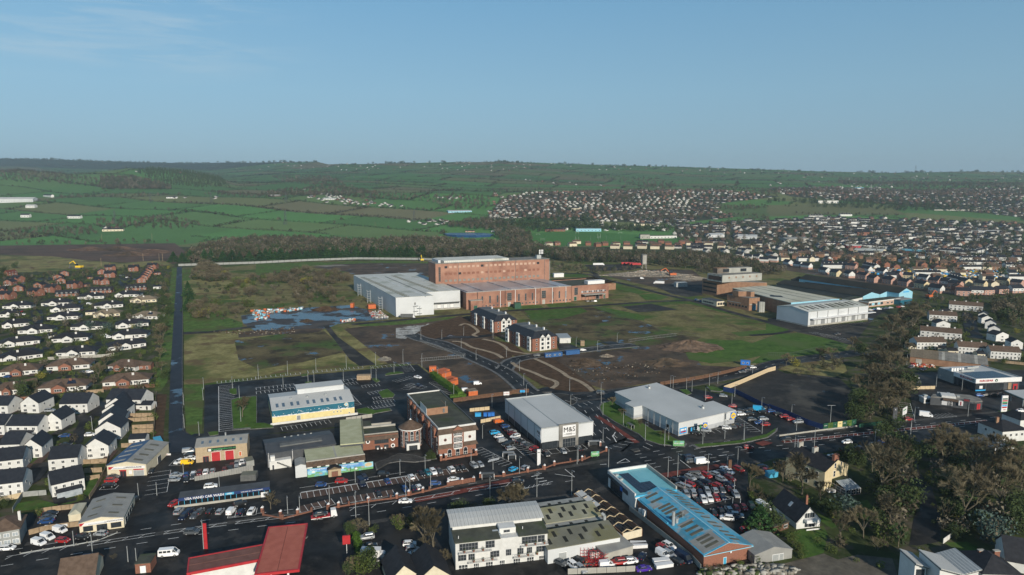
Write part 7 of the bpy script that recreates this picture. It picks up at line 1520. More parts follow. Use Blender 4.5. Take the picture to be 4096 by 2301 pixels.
# ---------------------------------------------------------------- vehicles
def arc(xc,zc,r,a0,a1,n):return[(xc+r*math.cos(math.radians(a0+(a1-a0)*i/n)),zc+r*math.sin(math.radians(a0+(a1-a0)*i/n)))for i in range(n+1)]
def wheelmesh(r,w):
    mb=MB().tube((0,-w/2,0),(0,w/2,0),r,n=14,m=0);mb.tube((0,-w/2-.02,0),(0,w/2+.02,0),r*.6,n=10,m=1);return mb.mesh('wheel',['tyre','frame_grey'])
WM={}
def vehicle(name,cat,L,Wd,prof,cab,wx,wr=.33,lights=True,extra=None):
    """prof: side outline of the painted body; cab: (x at base front,x at base rear,x roof front,x roof rear,z base,z roof)"""
    r=bpy.data.objects.new(name,None);COL.objects.link(r);r['category']=cat;r['label']='x'
    mb=MB();n=len(prof);hw=Wd/2;prof=prof
    def yw(z,x):return hw*(1-.07*max(0,z-.55)-(.10*max(0,abs(x)-L*.42)/(L*.08))*.9)
    ring=[[(x,s*yw(z,x),z)for x,z in prof]for s in(-1,1)]
    mb.add(ring[0]+ring[1],[(i,(i+1)%n,n+(i+1)%n,n+i)for i in range(n)])
    tri=tessellate_polygon([[Vector((x,z,0))for x,z in prof]]);mb.add(ring[0],[t for t in tri]);mb.add(ring[1],[t for t in tri])
    bf,br,rf_,rr,zb,zt=cab;h1=hw*.94;h2=hw*.76
    mb.hexa([(rf_-.05,-h2,zt-.06),(rf_-.05,h2,zt-.06),(rr+.05,h2,zt-.06),(rr+.05,-h2,zt-.06),(rf_-.12,-h2+.04,zt+.02),(rf_-.12,h2-.04,zt+.02),(rr+.12,h2-.04,zt+.02),(rr+.12,-h2+.04,zt+.02)])
    for xb,xt in((bf,rf_),(br,rr),((bf+br)/2-.1,(rf_+rr)/2)):
        for s in(-1,1):mb.tube((xb,s*(h1-.02),zb),(xt,s*(h2-.01),zt-.02),.045,n=4)
    mb.build('body','car_w',r)
    g=MB();g.hexa([(bf,-h1+.05,zb-.04),(bf,h1-.05,zb-.04),(br,h1-.05,zb-.04),(br,-h1+.05,zb-.04),(rf_,-h2+.03,zt-.05),(rf_,h2-.03,zt-.05),(rr,h2-.03,zt-.05),(rr,-h2+.03,zt-.05)]);g.build('glazing','glass',r)
    k=(wr,);
    if k not in WM:WM[k]=wheelmesh(wr,.2)
    for x in wx:
        for s in(-1,1):obj('wheel',WM[k],r,(x,s*(hw-.09),wr))
    if lights:
        for s in(-1,1):
            l=MB();l.box(L/2-.16,L/2-.02,s*(hw-.42)-.16,s*(hw-.42)+.16,.62,.76);l.build('headlight','head_lamp',r)
            l=MB();l.box(-L/2+.0,-L/2+.12,s*(hw-.32)-.12,s*(hw-.32)+.12,.78,1.0);l.build('tail_light','tail_lamp',r)
    if extra:extra(r)
    return r
def lowbody(L,zh,zb,wx,r=.36,z0=.22,hood=.22,boot=.1,trunk=None):
    f,b=L/2,-L/2;P=[(b+.05,z0+.1),(b,.5),(b+.03,zb-.05)]
    P+=[(b+L*boot,zb)]if trunk is None else[(b+.1,trunk),(b+L*boot,trunk)]
    P+=[(f-L*hood,zb),(f-.35,zh),(f-.06,zh-.12),(f,.5),(f-.04,z0+.06)]
    for x in sorted(wx,reverse=True):P+=[(x+r,z0)]+[(x+r*math.cos(math.radians(a)),z0+.05+r*math.sin(math.radians(a)))for a in(40,90,140)]+[(x-r,z0)]
    return P
VP={}
def vproto(k):
    if k in VP:return VP[k],False
    if k=='h':w=(1.25,-1.25);v=vehicle('car','car',4.0,1.75,lowbody(4.0,.82,.95,w,boot=.02),(1.15,-1.9,.45,-1.55,.93,1.47),w)
    elif k=='s':w=(1.4,-1.35);v=vehicle('car','car',4.6,1.8,lowbody(4.6,.80,.93,w,trunk=.95,boot=.12),(1.15,-1.65,.45,-.95,.91,1.43),w)
    elif k=='u':w=(1.35,-1.3);v=vehicle('car','car',4.5,1.88,lowbody(4.5,.98,1.1,w,.39,.28,boot=.01),(1.15,-2.15,.55,-1.75,1.08,1.68),w,.37)
    elif k=='v':
        def ex(r):mb=MB().hexa([(-2.2,-.88,.5),(-2.2,.88,.5),(.5,.88,.5),(.5,-.88,.5),(-2.15,-.8,1.85),(-2.15,.8,1.85),(.55,.8,1.85),(.55,-.8,1.85)]);mb.build('cab','car_w',r)
        w=(1.4,-1.35);v=vehicle('van','van',4.5,1.85,lowbody(4.5,.95,1.1,w,boot=.01),(1.5,.3,.9,.3,1.08,1.83),w,.33,extra=ex)
    elif k=='V':
        def ex(r):mb=MB().hexa([(-2.75,-.98,.5),(-2.75,.98,.5),(1.2,.98,.5),(1.2,-.98,.5),(-2.7,-.88,2.45),(-2.7,.88,2.45),(1.1,.88,2.45),(1.1,-.88,2.45)]);mb.build('cab','car_w',r)
        w=(1.8,-1.6);v=vehicle('van','van',5.6,2.0,lowbody(5.6,1.15,1.35,w,.38,.3,boot=.01),(2.25,.9,1.5,.9,1.33,2.35),w,.36,extra=ex)
    elif k=='M':
        def ex(r):
            mb=MB().hexa([(-2.75,-.98,.5),(-2.75,.98,.5),(1.2,.98,.5),(1.2,-.98,.5),(-2.7,-.88,2.25),(-2.7,.88,2.25),(1.1,.88,2.25),(1.1,-.88,2.25)]);mb.build('cab','car_w',r)
            for s in(-1,1):
                for q in range(3):mb=MB().box(-2.4+q*1.1,-1.5+q*1.1,s*.93-.03,s*.93+.03,1.35,1.95);mb.build('side_window','glass',r)
        w=(1.8,-1.6);v=vehicle('minibus','minibus',5.6,2.0,lowbody(5.6,1.15,1.35,w,.38,.3,boot=.01),(2.25,.9,1.5,.9,1.33,2.2),w,.36,extra=ex)
    VP[k]=v;return v,True
KNAME={'h':'hatchback','s':'saloon','u':'crossover','v':'small van','V':'large van','M':'minibus'}
def put_vehicle(k,col,x,y,rz,label,group=None,z=None,far=False):
    p,first=vproto(k);m='car_'+col
    if first:
        p.location=(x,y,z if z is not None else(T(x,y)if y>1230 else .25));p.rotation_euler=(0,0,rz);p['label']=label
        if group:p['group']=group
        for c in kids(p):
            if c.name.split('.')[0]in('body','cab'):c.material_slots[0].link='OBJECT';c.material_slots[0].material=MATS[m]
        return p
    return copy_tree(p,(x,y,z if z is not None else .25),rz,label,group,paint=m,only=('body','cab','glazing')if far else None)
CARDIR={}
def cars(desc,s,spec,head,group='parked cars'):
    """row of cars between two points; spec 'kind+colour' tokens ('-' = gap); head = heading vector in photo pixels or degrees"""
    a,b=GL(s)[:2];toks=spec.split();n=len(toks);m=0
    if isinstance(head,str):q=GL(head);rz=math.atan2(q[1].y-q[0].y,q[1].x-q[0].x)
    else:rz=math.radians(head)
    it=[]
    for i,t in enumerate(toks):
        if t=='-':continue
        p=a.lerp(b,i/max(1,n-1));it.append((p,t))
    it.sort(key=lambda q:proj(q[0].x,q[0].y,0)[0]);
    cnt={}
    for p,t in it:cnt[t]=cnt.get(t,0)+1
    used={}
    for p,t in it:
        used[t]=used.get(t,0)+1;base=CARC[t[1]][0]+' '+KNAME[t[0]]
        lb=base+' '+desc if cnt[t]==1 else base+', '+ORD[used[t]-1]+' such from left, '+desc
        put_vehicle(t[0],t[1],p.x+random.uniform(-.12,.12),p.y+random.uniform(-.2,.2),rz+random.uniform(-.03,.03)+(math.pi if random.random()<.3 and t[0]not in 'VvM' else 0),lb,group if n>1 else None,far=p.y>600)
cars('beside the tall white food store, outer bay row','A3 50 95 260 215','hw sk hs ug hr hk','A3 50 110 120 90')
cars('beside the tall white food store, outer bay row farther back','B3 -30 1330 60 1425','hk hm uw hs','A3 50 110 120 90')
cars('in the middle rows of the food store car park','A2 2400 30 2560 190','uc hw vs hk hs','A2 2300 30 2350 20')
cars('in the inner row of the food store car park','B2 2440 1240 2576 1340','vo hb hs','A2 2300 30 2350 20')
cars('in the left row beside the food store','A3 -10 130 110 240','hk - - -','A3 50 110 120 90')
cars('in a striped bay before the white food store','A3 350 248 680 195','sk - hs - sk','A3 400 250 430 290')
cars('by the brick wall below the food store','A3 10 400 130 385','hc hs','A3 20 400 60 380')
cars('at the left of the hotel forecourt','A2 655 555 865 520','hb ur',5);cars('parked across the hotel forecourt bays','A2 1060 545 1095 485','Vd ud',-60);cars('by the hotel forecourt kerb','A2 1285 450 1290 449','uk',0)
cars('in the long hotel bay row','A2 1320 520 1560 475','hb - - - hw','A2 1300 490 1345 545');cars('in the right part of the hotel bay row','A2 1665 445 2080 385','sk ht uw sg - uw sk sk','A2 1760 400 1800 440');cars('at the right end of the hotel bay row','A2 2195 365 2255 355','us hs','A2 1760 400 1800 440')
cars('in the lower hotel bays by the brick wall','A2 1235 655 1640 580','sk - - - hw','A2 1220 620 1255 680');cars('under the hotel wall','A2 1500 600 1580 590','hb sd','A2 1220 620 1255 680');cars('by the hotel brick wall piers','A2 1805 545 1985 505','hb sw',8)
cars('driving on the main road before the hotel','A2 1505 725 1510 724','sw',6);cars('driving past the showroom shed on the main road','A3 60 520 65 519','sk',0)
cars('on the main road by the petrol station sign','A1 1930 1035 1935 1034','ug',4);cars('on the road beside the brown house roof','A1 900 1300 905 1299','ud',12);cars('by the petrol station','A1 1705 1255 1710 1254','Mw',10)
cars('on the corner showroom forecourt, upper row','A1 600 1020 605 1019','vw',-18);cars('on the corner showroom forecourt, middle','A1 485 1085 490 1084','vw',-18);cars('on the corner showroom forecourt, lowest','A1 390 1145 395 1144','vw',-18)
cars('on the forecourt before the wooden fence','A1 635 1120 1015 1050','hr - sk - hs',-5);cars('at the left edge by the low brick wall','A1 80 1200 85 1199','hw',8)
cars('in the fenced yard behind the showroom','A1 505 850 465 930','sk sg sb',8);cars('beside the tyre depot entrance','A1 1125 515 1095 565','ur sk',5);cars('by the corner of the tyre depot','A1 1530 420 1535 419','hk',-75);cars('beside the corner showroom side wall','A1 1355 710 1358 700','hk',75);cars('behind the tyre depot forecourt','A1 1140 475 1142 474','sg',0)
cars('in the car sales row by the road','A1 1800 830 2530 830','us ud sg hk hs vw hd hw','A1 2170 870 2230 800');cars('in the front of the car sales lot','A1 1850 880 1960 870','ud sg','A1 2170 870 2230 800');cars('at the right of the car sales lot','A1 2420 750 2425 749','uk',35);cars('beside the car wash fence','A1 1748 750 1750 749','hr',75)
cars('being washed on the wet yard','A1 2120 575 2125 574','uw',20);cars('at the right of the wet car wash yard','A1 2480 465 2485 464','hs',0)
cars('in the workshop row','A1 1755 505 1780 455','hs ss',5);cars('in the back bay row by the grey sheet wall','A1 1880 455 2450 375','hb hw hm uw hs - hm uk hs sg','A1 2080 410 2100 350');cars('in the front bay row by the grey sheet wall','A1 1875 510 1940 480','hk hg','A1 2080 410 2100 350')
cars('near the tan workshop','A1 1800 325 1801 324','hw',70);cars('beside the tan workshop corner','A1 1885 335 1890 334','vy',5);cars('behind the yellow van','A1 1910 290 1900 260','sw uk',5);cars('left of the tan workshop wall','A1 1900 215 1905 214','vs',20)
cars('before the tan workshop doors','A1 2290 375 2480 320','hk um us hw hs','A1 2080 410 2100 350')
cars('beside the green hedge, upper','A2 1115 1090 1145 1175','us sk',15);cars('beside the green hedge, lower','A2 1230 1345 1235 1346','sk',20)
cars('in the bay row opposite the green hedge','A2 1550 1155 1600 1265','hw hs us',8);cars('in the shaded bay at the bottom edge','A2 1610 1350 1612 1351','sd',12);cars('behind the white apartments','A2 2165 870 2310 855','us sw','A2 2280 880 2350 830')
for i,(s,t)in enumerate((('A3 1640 510 2180 425','sk sd us us ur us ud sw'),('A3 2150 395 2280 400','sw ur'),('A3 1700 565 2190 495','us ur sk ud - us um'),('A3 1790 600 2180 550','us sk ur sd'),('A3 1750 655 2180 600','us us sd us us sg sm'),('A3 1860 720 2250 660','sk uw uw hr sd - us'),('A3 2030 840 2410 775','sk sk us hm hm uv'))):
    cars('in the '+('rearmost','top right','second','third','fourth','fifth','lower')[i]+' row of the crowded car sales lot',s,t,'A3 2100 500 2170 530' if i<4 else 'A3 2100 640 2140 700')
cars('at the foot of the car sales lot','A3 2160 895 2260 870','uw ud us',-15);cars('behind the blue-roofed hall','A3 2360 1010 2420 1050','hr us',12);cars('waiting on the side road by the bus shelter','A3 1790 280 1800 320','ud ug',12);cars('near the bus shelter on the main road','A3 1910 330 1915 329','Vw',12);cars('driving right past the food discount store','A3 2380 175 2385 174','hr',0)
cars('right of the tree by the main road','A3 2520 380 2540 420','ud ur',15);cars('beside the dark green conifer','A3 2530 790 2532 789','Vw',-65)
cars('in the yard below the pale sheet store','A3 1310 1280 1312 1281','sd',60);cars('in the yard row along the blue-roofed hall','A3 1515 1195 1575 1180','hr uw',-55);cars('in the second yard row along the blue-roofed hall','A3 1515 1265 1650 1250','vw us hw',-55);cars('at the end of the yard by the brick hall','A3 1660 1335 1730 1310','uk Vd',-60)
cars('at the bottom yard edge','A3 1185 1335 1320 1410','sw sp',15);cars('left of the red machinery','A3 620 1375 690 1410','uw us',-60);cars('in the yard behind the red machinery','A3 480 1345 660 1315','sg sk',-40);cars('among the red machinery','A3 950 1370 1200 1320','vw ur hs',10)
cars('in the bays beside the yellow-signed supermarket, upper','B3 2290 1130 2570 1100','sk hk sg hk',10);cars('in the bays beside the yellow-signed supermarket, middle','B3 2300 1165 2390 1160','uw uk',12);cars('in the right bays of the yellow-signed supermarket','B3 2410 1220 2530 1215','ug us',10);cars('in the lower right bays of the yellow-signed supermarket','B3 2480 1250 2550 1270','hb hr',10)
cars('before the yellow-signed supermarket glass front','B3 1850 1350 1950 1330','sk us',-12);cars('at the supermarket corner bays','B3 2160 1305 2260 1280','hw sg sk',-12)
cars('beside the pale supermarket side','B3 1975 995 1980 996','hr',8);cars('on the road beside the blue hoarding','B3 2125 980 2127 981','hs',-10);cars('by the supermarket rear corner','B3 2215 1085 2216 1085','hr',0);cars('along the blue hoarding','B4 30 1135 300 1245','hb hk hr hr us',10);cars('next to the blue hoarding bend','B3 2480 1120 2520 1140','Vc hk',-20)
cars('on the link road beside the brown fence','B3 2315 735 2420 690','sg sg hw',10);cars('waiting at the roundabout','B3 890 945 895 944','ug',-5);cars('beside the blue site cabins','B3 715 515 717 514','hw',10);cars('on the new estate road','B3 250 570 252 569','ug',5)
cars('alone in the big car park','B2 1630 790 1632 791','sw',-35);cars('in the big car park bays','B2 1640 875 1642 876','hd',-40);cars('on the muddy compound','B2 2230 855 2232 854','vw',15);cars('behind the hedge by the orange containers','B2 2110 925 2112 924','vw',15)
cars('on the main road heading right past the trees','A4 185 100 187 99','uk',5);cars('on the main road below the hatched strip','A4 795 125 797 124','hw',8);cars('far along the main road','A4 1185 45 1187 44','ud',5);cars('parked under the trees by the road','A4 770 210 920 185','sd sk sd',5);cars('parked between road and trees','A4 1075 155 1077 154','us',5);cars('beside the cream villa','A4 650 275 652 276','us',-40);cars('in the shaded yard left of the cream villa','A4 110 350 300 330','sk sm sd us',-30)
cars('on the restaurant car park','B4 1590 1180 1592 1181','Vw',-25);cars('at the hoarding corner','B4 1410 1215 1412 1214','hr',5);cars('at the right edge by the price sign','B4 2550 1130 2552 1129','sw',-5);cars('before the dark glass supermarket','B4 2130 975 2330 965','hb sk sk sg',-5);cars('near the yard beside the supermarket','B4 1460 800 1490 840','Vw ug',0);cars('in the yard behind the right-hand wood','B4 1440 690 1560 710','sg sd',30)
cars('alone on the factory tarmac','B4 700 355 702 354','sk',5);cars('in the row on the factory lawn edge','B4 1030 110 1350 75','hw hb vw hs hw us - hr hw',5);cars('by the factory office','E1 10 465 60 480','hb hs hb',60)
cars('by the loading canopy of the brick wing','E4 2280 490 2340 488','hk sk hw',5)
cars('in the estate, upper street','B1 465 70 470 69','hg',10);cars('in the estate drive by the white gable','B1 205 125 230 155','hr sw',5);cars('outside the bungalows','B1 820 30 900 50','hb vw',0);cars('on the drive by the cream bungalow','B1 1045 185 1046 185','sk',0);cars('beside the white minibus','B1 1105 385 1106 386','uw',40);cars('on the estate drive','B1 1050 380 1052 382','Mw',60)
cars('outside the brown-roofed houses','B1 70 785 72 784','hb',5);cars('on the brown-roofed cul-de-sac','B1 845 740 900 735','sg hw',40);cars('beside the brick gable','B1 485 745 1100 725','sk - - ug',5);cars('in the new estate','A1 650 60 665 150','sb sk',10);cars('on the new estate road','A1 905 50 907 49','hw',15);cars('near the white house in the new estate','B1 500 1130 502 1129','us',10);cars('among brick houses','C1 1200 1210 1420 1270','hg hw sd hs',20);cars('among the left brick houses','C1 60 1310 240 1290','hw sg ug',10);cars('by the brick gables','C1 590 1290 592 1289','hw',0)
cars('on the demolition site','C3 1298 1240 1300 1240','vw',-10)
# recovery truck carrying a black car
def truck():
    r=bpy.data.objects.new('recovery_truck',None);COL.objects.link(r);r['category']='truck';r['label']='white recovery truck with red and white chevron flatbed on the main road'
    mb=MB().hexa([(2.0,-1.1,.5),(2.0,1.1,.5),(4.0,1.1,.5),(4.0,-1.1,.5),(2.0,-1.0,2.7),(2.0,1.0,2.7),(3.6,1.0,2.7),(3.6,-1.0,2.7)]);mb.build('cab','white',r)
    mb=MB().box(3.3,3.95,-.95,.95,1.5,2.3);mb.build('windscreen','glass',r);mb=MB().box(-4.2,1.8,-1.15,1.15,.75,.95);mb.build('flatbed','red',r);mb=MB().box(-4.2,1.8,-1.1,1.1,.5,.74);mb.build('chassis','white',r)
    for x in(2.9,-1.2,-2.3):
        for s in(-1,1):obj('wheel',wheelmesh(.42,.3),r,(x,s*.95,.42))
    return r
g=G(px('A2 690 875')[0]);q=GL('A2 560 885 790 850');rz=math.atan2(q[1].y-q[0].y,q[1].x-q[0].x);t=truck();t.location=(g.x,g.y,.2);t.rotation_euler=(0,0,rz)
put_vehicle('s','k',g.x-1.3*math.cos(rz),g.y-1.3*math.sin(rz),rz,'black saloon carried on the bed of the recovery truck',z=1.18)
def boxtruck(name,label,loc,rz,L=7.5,bm='white',cabm='white',stripe=None):
    r=bpy.data.objects.new(name,None);COL.objects.link(r);r['category']='truck';r['label']=label;mb=MB().box(-L/2,L/2-1.9,-1.15,1.15,.8,3.3);o=mb.build('cargo_box',bm,r)
    if stripe:mb=MB().box(-L/2+.5,L/2-3.2,-1.19,-1.16,1.9,2.6);mb.build('sign_strip',stripe,o)
    mb=MB().hexa([(L/2-1.8,-1.0,.4),(L/2-1.8,1.0,.4),(L/2,1.0,.4),(L/2,-1.0,.4),(L/2-1.8,-.9,2.3),(L/2-1.8,.9,2.3),(L/2-.8,.9,2.3),(L/2-.8,-.9,2.3)]);mb.build('cab',cabm,r);mb=MB().box(L/2-1.3,L/2-.3,-.85,.85,1.3,1.95);mb.build('windscreen','glass',r)
    for x in(L/2-1,-L/2+1.5):
        for s in(-1,1):obj('wheel',wheelmesh(.4,.3),r,(x,s*.95,.4))
    r.location=loc;r.rotation_euler=(0,0,rz)
g=G(px('A2 1190 1290')[0]);boxtruck('box_truck','white box truck with dark green sign strip beside the clipped hedge',(g.x,g.y,.15),math.radians(-2),stripe='dark_green')
g=G(px('E4 590 640')[0]);boxtruck('tanker_truck','white cab lorry with dark load before the white distribution shed',(g.x,g.y,.2),0,12,'steel_dark')
for k,s_ in enumerate(('C3 865 1105',)):g=G(px(s_)[0]);boxtruck('semi_trailer','long white trailer on the far trailer park',(g.x,g.y,.3),.1,16,'white')
for k in range(4):g=G(px('C3 %d %d'%(1140+k*36,1095+k*3))[0]);boxtruck('semi_trailer','red trailer, %s from the left in the red group'%ORD[k],(g.x,g.y,.2),.1,14,'red','red')
g=G(px('C3 1465 1290')[0]);boxtruck('box_truck','white lorry on the wet demolition yard',(g.x,g.y,.2),2.9,12,'white')
# excavators
def digger(label,s_,rz,m='orange',k=1.0):
    r=bpy.data.objects.new('excavator',None);COL.objects.link(r);r['category']='excavator';r['label']=label;g=G(px(s_)[0]);r.location=(g.x,g.y,T(g.x,g.y)if g.y>1230 else .1);r.rotation_euler=(0,0,rz);r.scale=(k,k,k)
    mb=MB().box(-1.8,1.8,-1.4,-.8,0,.8);mb.build('track','steel_dark',r);mb=MB().box(-1.8,1.8,.8,1.4,0,.8);mb.build('track','steel_dark',r);mb=MB().box(-2,1.5,-1.3,1.3,.9,2.0);mb.build('body',m,r);mb=MB().box(.2,1.5,.2,1.25,2.0,3.1);mb.build('cab','glass',r)
    mb=MB().tube((1.3,-.3,1.8),(3.8,-.3,4.6),.28,n=5);mb.tube((3.8,-.3,4.6),(6.4,-.3,3.2),.24,n=5);mb.build('boom',m,r);mb=MB().tube((6.4,-.3,3.2),(6.2,-.3,1.2),.2,n=5);mb.box(5.7,6.7,-.8,.2,.4,1.3);mb.build('bucket','steel_dark',r)
digger('orange excavator on the rubble of the demolition site','C3 1600 1215',math.pi,k=2.2);digger('yellow excavator at the mud edge beneath the tree belt','C2 1655 1062',1.9,'yellow',1.8);digger('yellow dump digger in the rough field behind brick houses','C1 790 1138',3.0,'yellow',2.2)
digger('orange excavator at the far edge of the building site','C4 1610 1430',.4,'orange',1.6)
# ---------------------------------------------------------------- trees
def baretree(seed,h=10.0,spread=.62,shrub=False,twigs=4600):
    g=random.Random(seed);tk=MB();cr=MB();tips=[]
    def grow(p,d,l,r,dep):
        q=p+d*l;(tk if dep<2 else cr).tube(p,q,r,r*.68,5 if dep<2 else 3,0,cap=False)
        if dep>=2:tips.append((p,q))
        if dep==4:return
        for k in range(g.choice((2,3,3))if dep else(5 if not shrub else 3)):
            a=g.uniform(0,6.283);s=g.uniform(.35,.85)*(spread/.62);u=d.orthogonal().normalized();w=d.cross(u)
            nd=(d*math.cos(s)+(u*math.cos(a)+w*math.sin(a))*math.sin(s)+Vector((0,0,.18))).normalized();grow(q if k or dep else p.lerp(q,.8),nd,l*g.uniform(.6,.82),r*.6,dep+1)
    for k in range(4 if shrub else 1):
        a=k*1.7;grow(Vector((.3*k*math.cos(a),.3*k*math.sin(a),-.1))if shrub else Vector((0,0,-.2)),Vector((.35*math.cos(a),.35*math.sin(a),1)).normalized()if shrub else Vector((g.uniform(-.1,.1),g.uniform(-.1,.1),1)).normalized(),h*(.3 if shrub else .36),h*(.012 if shrub else .024),0)
    V,Fc=[],[]
    for k in range(twigs):
        a,b=g.choice(tips);p=a.lerp(b,g.uniform(.2,1.05));d=((b-a).normalized()+Vector((g.gauss(0,.55),g.gauss(0,.55),g.gauss(.15,.45)))).normalized();l=h*g.uniform(.05,.11);n=d.orthogonal().normalized()*.04*h/10
        i=len(V);V+=[p-n,p+n,p+d*l];Fc.append((i,i+1,i+2))
    cr.add(V,Fc);return tk,cr
def leaftree(seed,h,shape,n=1500):
    g=np.random.default_rng(seed);V,Fc=[],[];cl=[(g.uniform(-.5,.5),g.uniform(-.5,.5),g.uniform(.3,.95),g.uniform(.16,.30))for _ in range(16)]
    for k in range(n):
        if shape=='c':z=g.random()**1.3;r=(1-z)*.27*(1+.35*math.sin(z*40+g.random()))+.01;a=g.uniform(0,6.283);c=np.array([r*math.cos(a),r*math.sin(a),.06+z*.94])
        else:
            x,y,z,s=cl[g.integers(16)];d=g.normal(size=3);d/=np.linalg.norm(d);c=np.array([x*.62,y*.62,z*.82+.02])+d*s*(.75+.25*g.random())
        if c[2]<.02:continue
        s=g.uniform(.018,.04)if shape!='g' else g.uniform(.03,.06);d1=g.normal(size=3);d1/=np.linalg.norm(d1);d2=np.cross(d1,g.normal(size=3));d2/=np.linalg.norm(d2);i=len(V);V+=[(c+d1*s)*h,(c-d1*s*.6+d2*s)*h,(c-d1*s*.6-d2*s)*h];Fc.append((i,i+1,i+2))
    tk=MB();tk.tube((0,0,-.2),(0,0,h*.6),h*.022,h*.01,5);cr=MB();cr.add([tuple(v)for v in V],Fc);return tk,cr
TP={}
def treeproto(k):
    if k not in TP:
        v=[]
        for s in range(3 if k in 'be' else 2):
            if k=='b':tk,cr=baretree(s+3);m='twig'
            elif k=='u':tk,cr=leaftree(s+90,10,'e',1300);m='twig'
            elif k=='s':tk,cr=baretree(s+30,10,.8,True,2200);m='twig'
            else:tk,cr=leaftree(s+60,10,'c' if k=='c' else('g' if k in 'gyl' else 'e'),{'c':1500,'g':500,'y':500,'l':500}.get(k,1700));m={'e':'leaf_dark','c':'cypress','g':'leaf_mid','y':'leaf_yellow','l':'leaf_blue'}[k]
            v.append((tk.mesh('trunk',['bark']),cr.mesh('crown',[m])))
        TP[k]=v
    return TP[k]
TNAME={'b':('bare_tree','tree','bare winter tree'),'s':('bare_shrub','shrub','bare brown shrub'),'u':('bare_shrub','shrub','brown willow bush'),'e':('evergreen_tree','tree','dark evergreen tree'),'c':('conifer','tree','conical dark conifer'),'g':('green_bush','bush','mid green bush'),'y':('yellow_bush','bush','yellow-green bush'),'l':('blue_conifer','tree','blue-green garden tree')}
def trees(desc,data,group='trees'):
    it=[];tile='B1'
    for q in data.split(','):
        w=q.split()
        if w[0]in TILE:tile=w[0];w=w[1:]
        it.append((w[0],G(px('%s %s %s'%(tile,w[1],w[2]))[0]),float(w[3]),float(w[4])if len(w)>4 else 1))
    plant(desc,it,group)
def plant(desc,it,group):
    it.sort(key=lambda q:proj(q[1].x,q[1].y,0)[0]);cnt={}
    for k,g,h,wd in it:
        nm,cat,ds=TNAME[k];tk,cr=random.choice(treeproto(k));r=bpy.data.objects.new(nm,None);COL.objects.link(r);cnt[k]=cnt.get(k,0)+1;n=cnt[k]
        r['category']=cat;tot=sum(1 for q in it if q[0]==k);r['label']=ds+' '+desc if tot==1 else ds+', '+ORD[min(n-1,len(ORD)-1)]+' such from left '+desc;r['group']=group
        r.location=(g.x,g.y,T(g.x,g.y)if g.y>1230 else 0);r.rotation_euler=(0,0,random.uniform(0,6.28));s=h/(10 if k!='b' else 9.6);r.scale=(s*wd,s*wd,s)
        obj('trunk',tk,r);obj('crown',cr,r)
trees('in the grove by the cream villa','A4 b 1115 705 18.5, b 340 655 14, b 1965 950 16, b 2320 850 16.5, b 1760 420 14, b 2100 380 12, b 2540 620 14, b 1050 420 11, b 1300 420 12, b 2200 600 13, b 1230 960 10, b 720 1100 8.5, b 960 1085 9, b 1330 760 9, b 2050 760 10, b 150 520 8, b 520 720 7, b 2450 480 12, b 1900 300 11, b 2330 330 11, b 1800 150 9','trees of the lower right grove')
trees('in the grove by the cream villa','A4 e 1290 860 13, e 1330 260 11, e 1400 330 9, e 880 350 8.5, e 790 300 7, e 1180 580 9, l 770 850 7 1.3, l 2250 1130 10, e 1800 640 9, e 1850 920 8, e 2480 900 10, e 2530 1050 10, e 2350 1000 8, e 1110 1010 8, e 560 800 5, e 650 860 5, g 600 790 4, y 640 870 3, g 250 1130 4, g 350 1290 3, g 300 1220 3.5, e 2430 300 8, e 2330 400 7, e 1950 480 9, e 2150 480 9, s 60 770 6, e 20 980 8, g 1150 1100 6, y 1900 950 5, s 1100 1200 5, s 1230 1120 5, e 1240 40 9, e 1150 90 8, e 1900 1090 5, e 2100 1000 7, g 640 1230 3','trees of the lower right grove')
trees('beside the crowded car sales lot','A3 c 2490 1010 9 1.7, b 2390 560 8.5, s 2440 640 5, s 2500 700 4, s 2540 740 4, g 2300 1370 2.5, g 2450 1330 3, s 2100 1410 2.5, s 1990 1420 2.5','trees by the car lot')
trees('between the river and the restaurant',','.join('B4 %s %d %d %.1f'%(random.choice('bbbbbe'),x+random.uniform(-40,40),y,random.uniform(9,13))for x,y in[(1330,130),(1420,170),(1500,190),(1350,230),(1450,260),(1250,330),(1340,330),(1180,420),(1290,430),(1160,520),(1250,540),(1120,640),(1230,640),(1060,720),(1180,750),(1290,780),(1000,860),(1130,880),(1260,900),(1380,900),(950,940),(1090,960),(1230,990),(1350,1020),(1000,1060),(900,1080),(1120,1100),(1250,1110),(920,1180),(1040,1200),(1160,1200),(870,1230),(1400,960)]),'trees of the river belt')
trees('by the dark cleared lot','B4 y 265 670 6, b 180 670 7, s 300 760 5 1.4, s 480 760 4 1.5, s 600 700 5, b 640 620 8, b 520 600 7, e 540 560 6, s 380 690 4, s 700 670 5, b 880 520 9, b 850 480 7, e 930 560 9, s 130 700 4, s 420 740 4','scrub by the cleared lot')
trees('along the left side of the long avenue',','.join('B1 %s %d %d %.1f'%(random.choice('eebb'),x,y,random.uniform(6,10))for x,y in[(1620,-20),(1690,20),(1640,60),(1700,90),(1650,150),(1700,160),(1620,220),(1660,260),(1640,310),(1610,370),(1640,400),(1600,450),(1620,500),(1630,740),(1660,790),(1610,600)]),'trees beside the avenue')
trees('at the right verge of the long avenue','C1 c 1880 1410 15 1.2, c 1900 1447 9 1.3, B1 c 1880 110 10 1.4, e 1960 180 9, c 1890 60 8 1.4','trees beside the avenue')
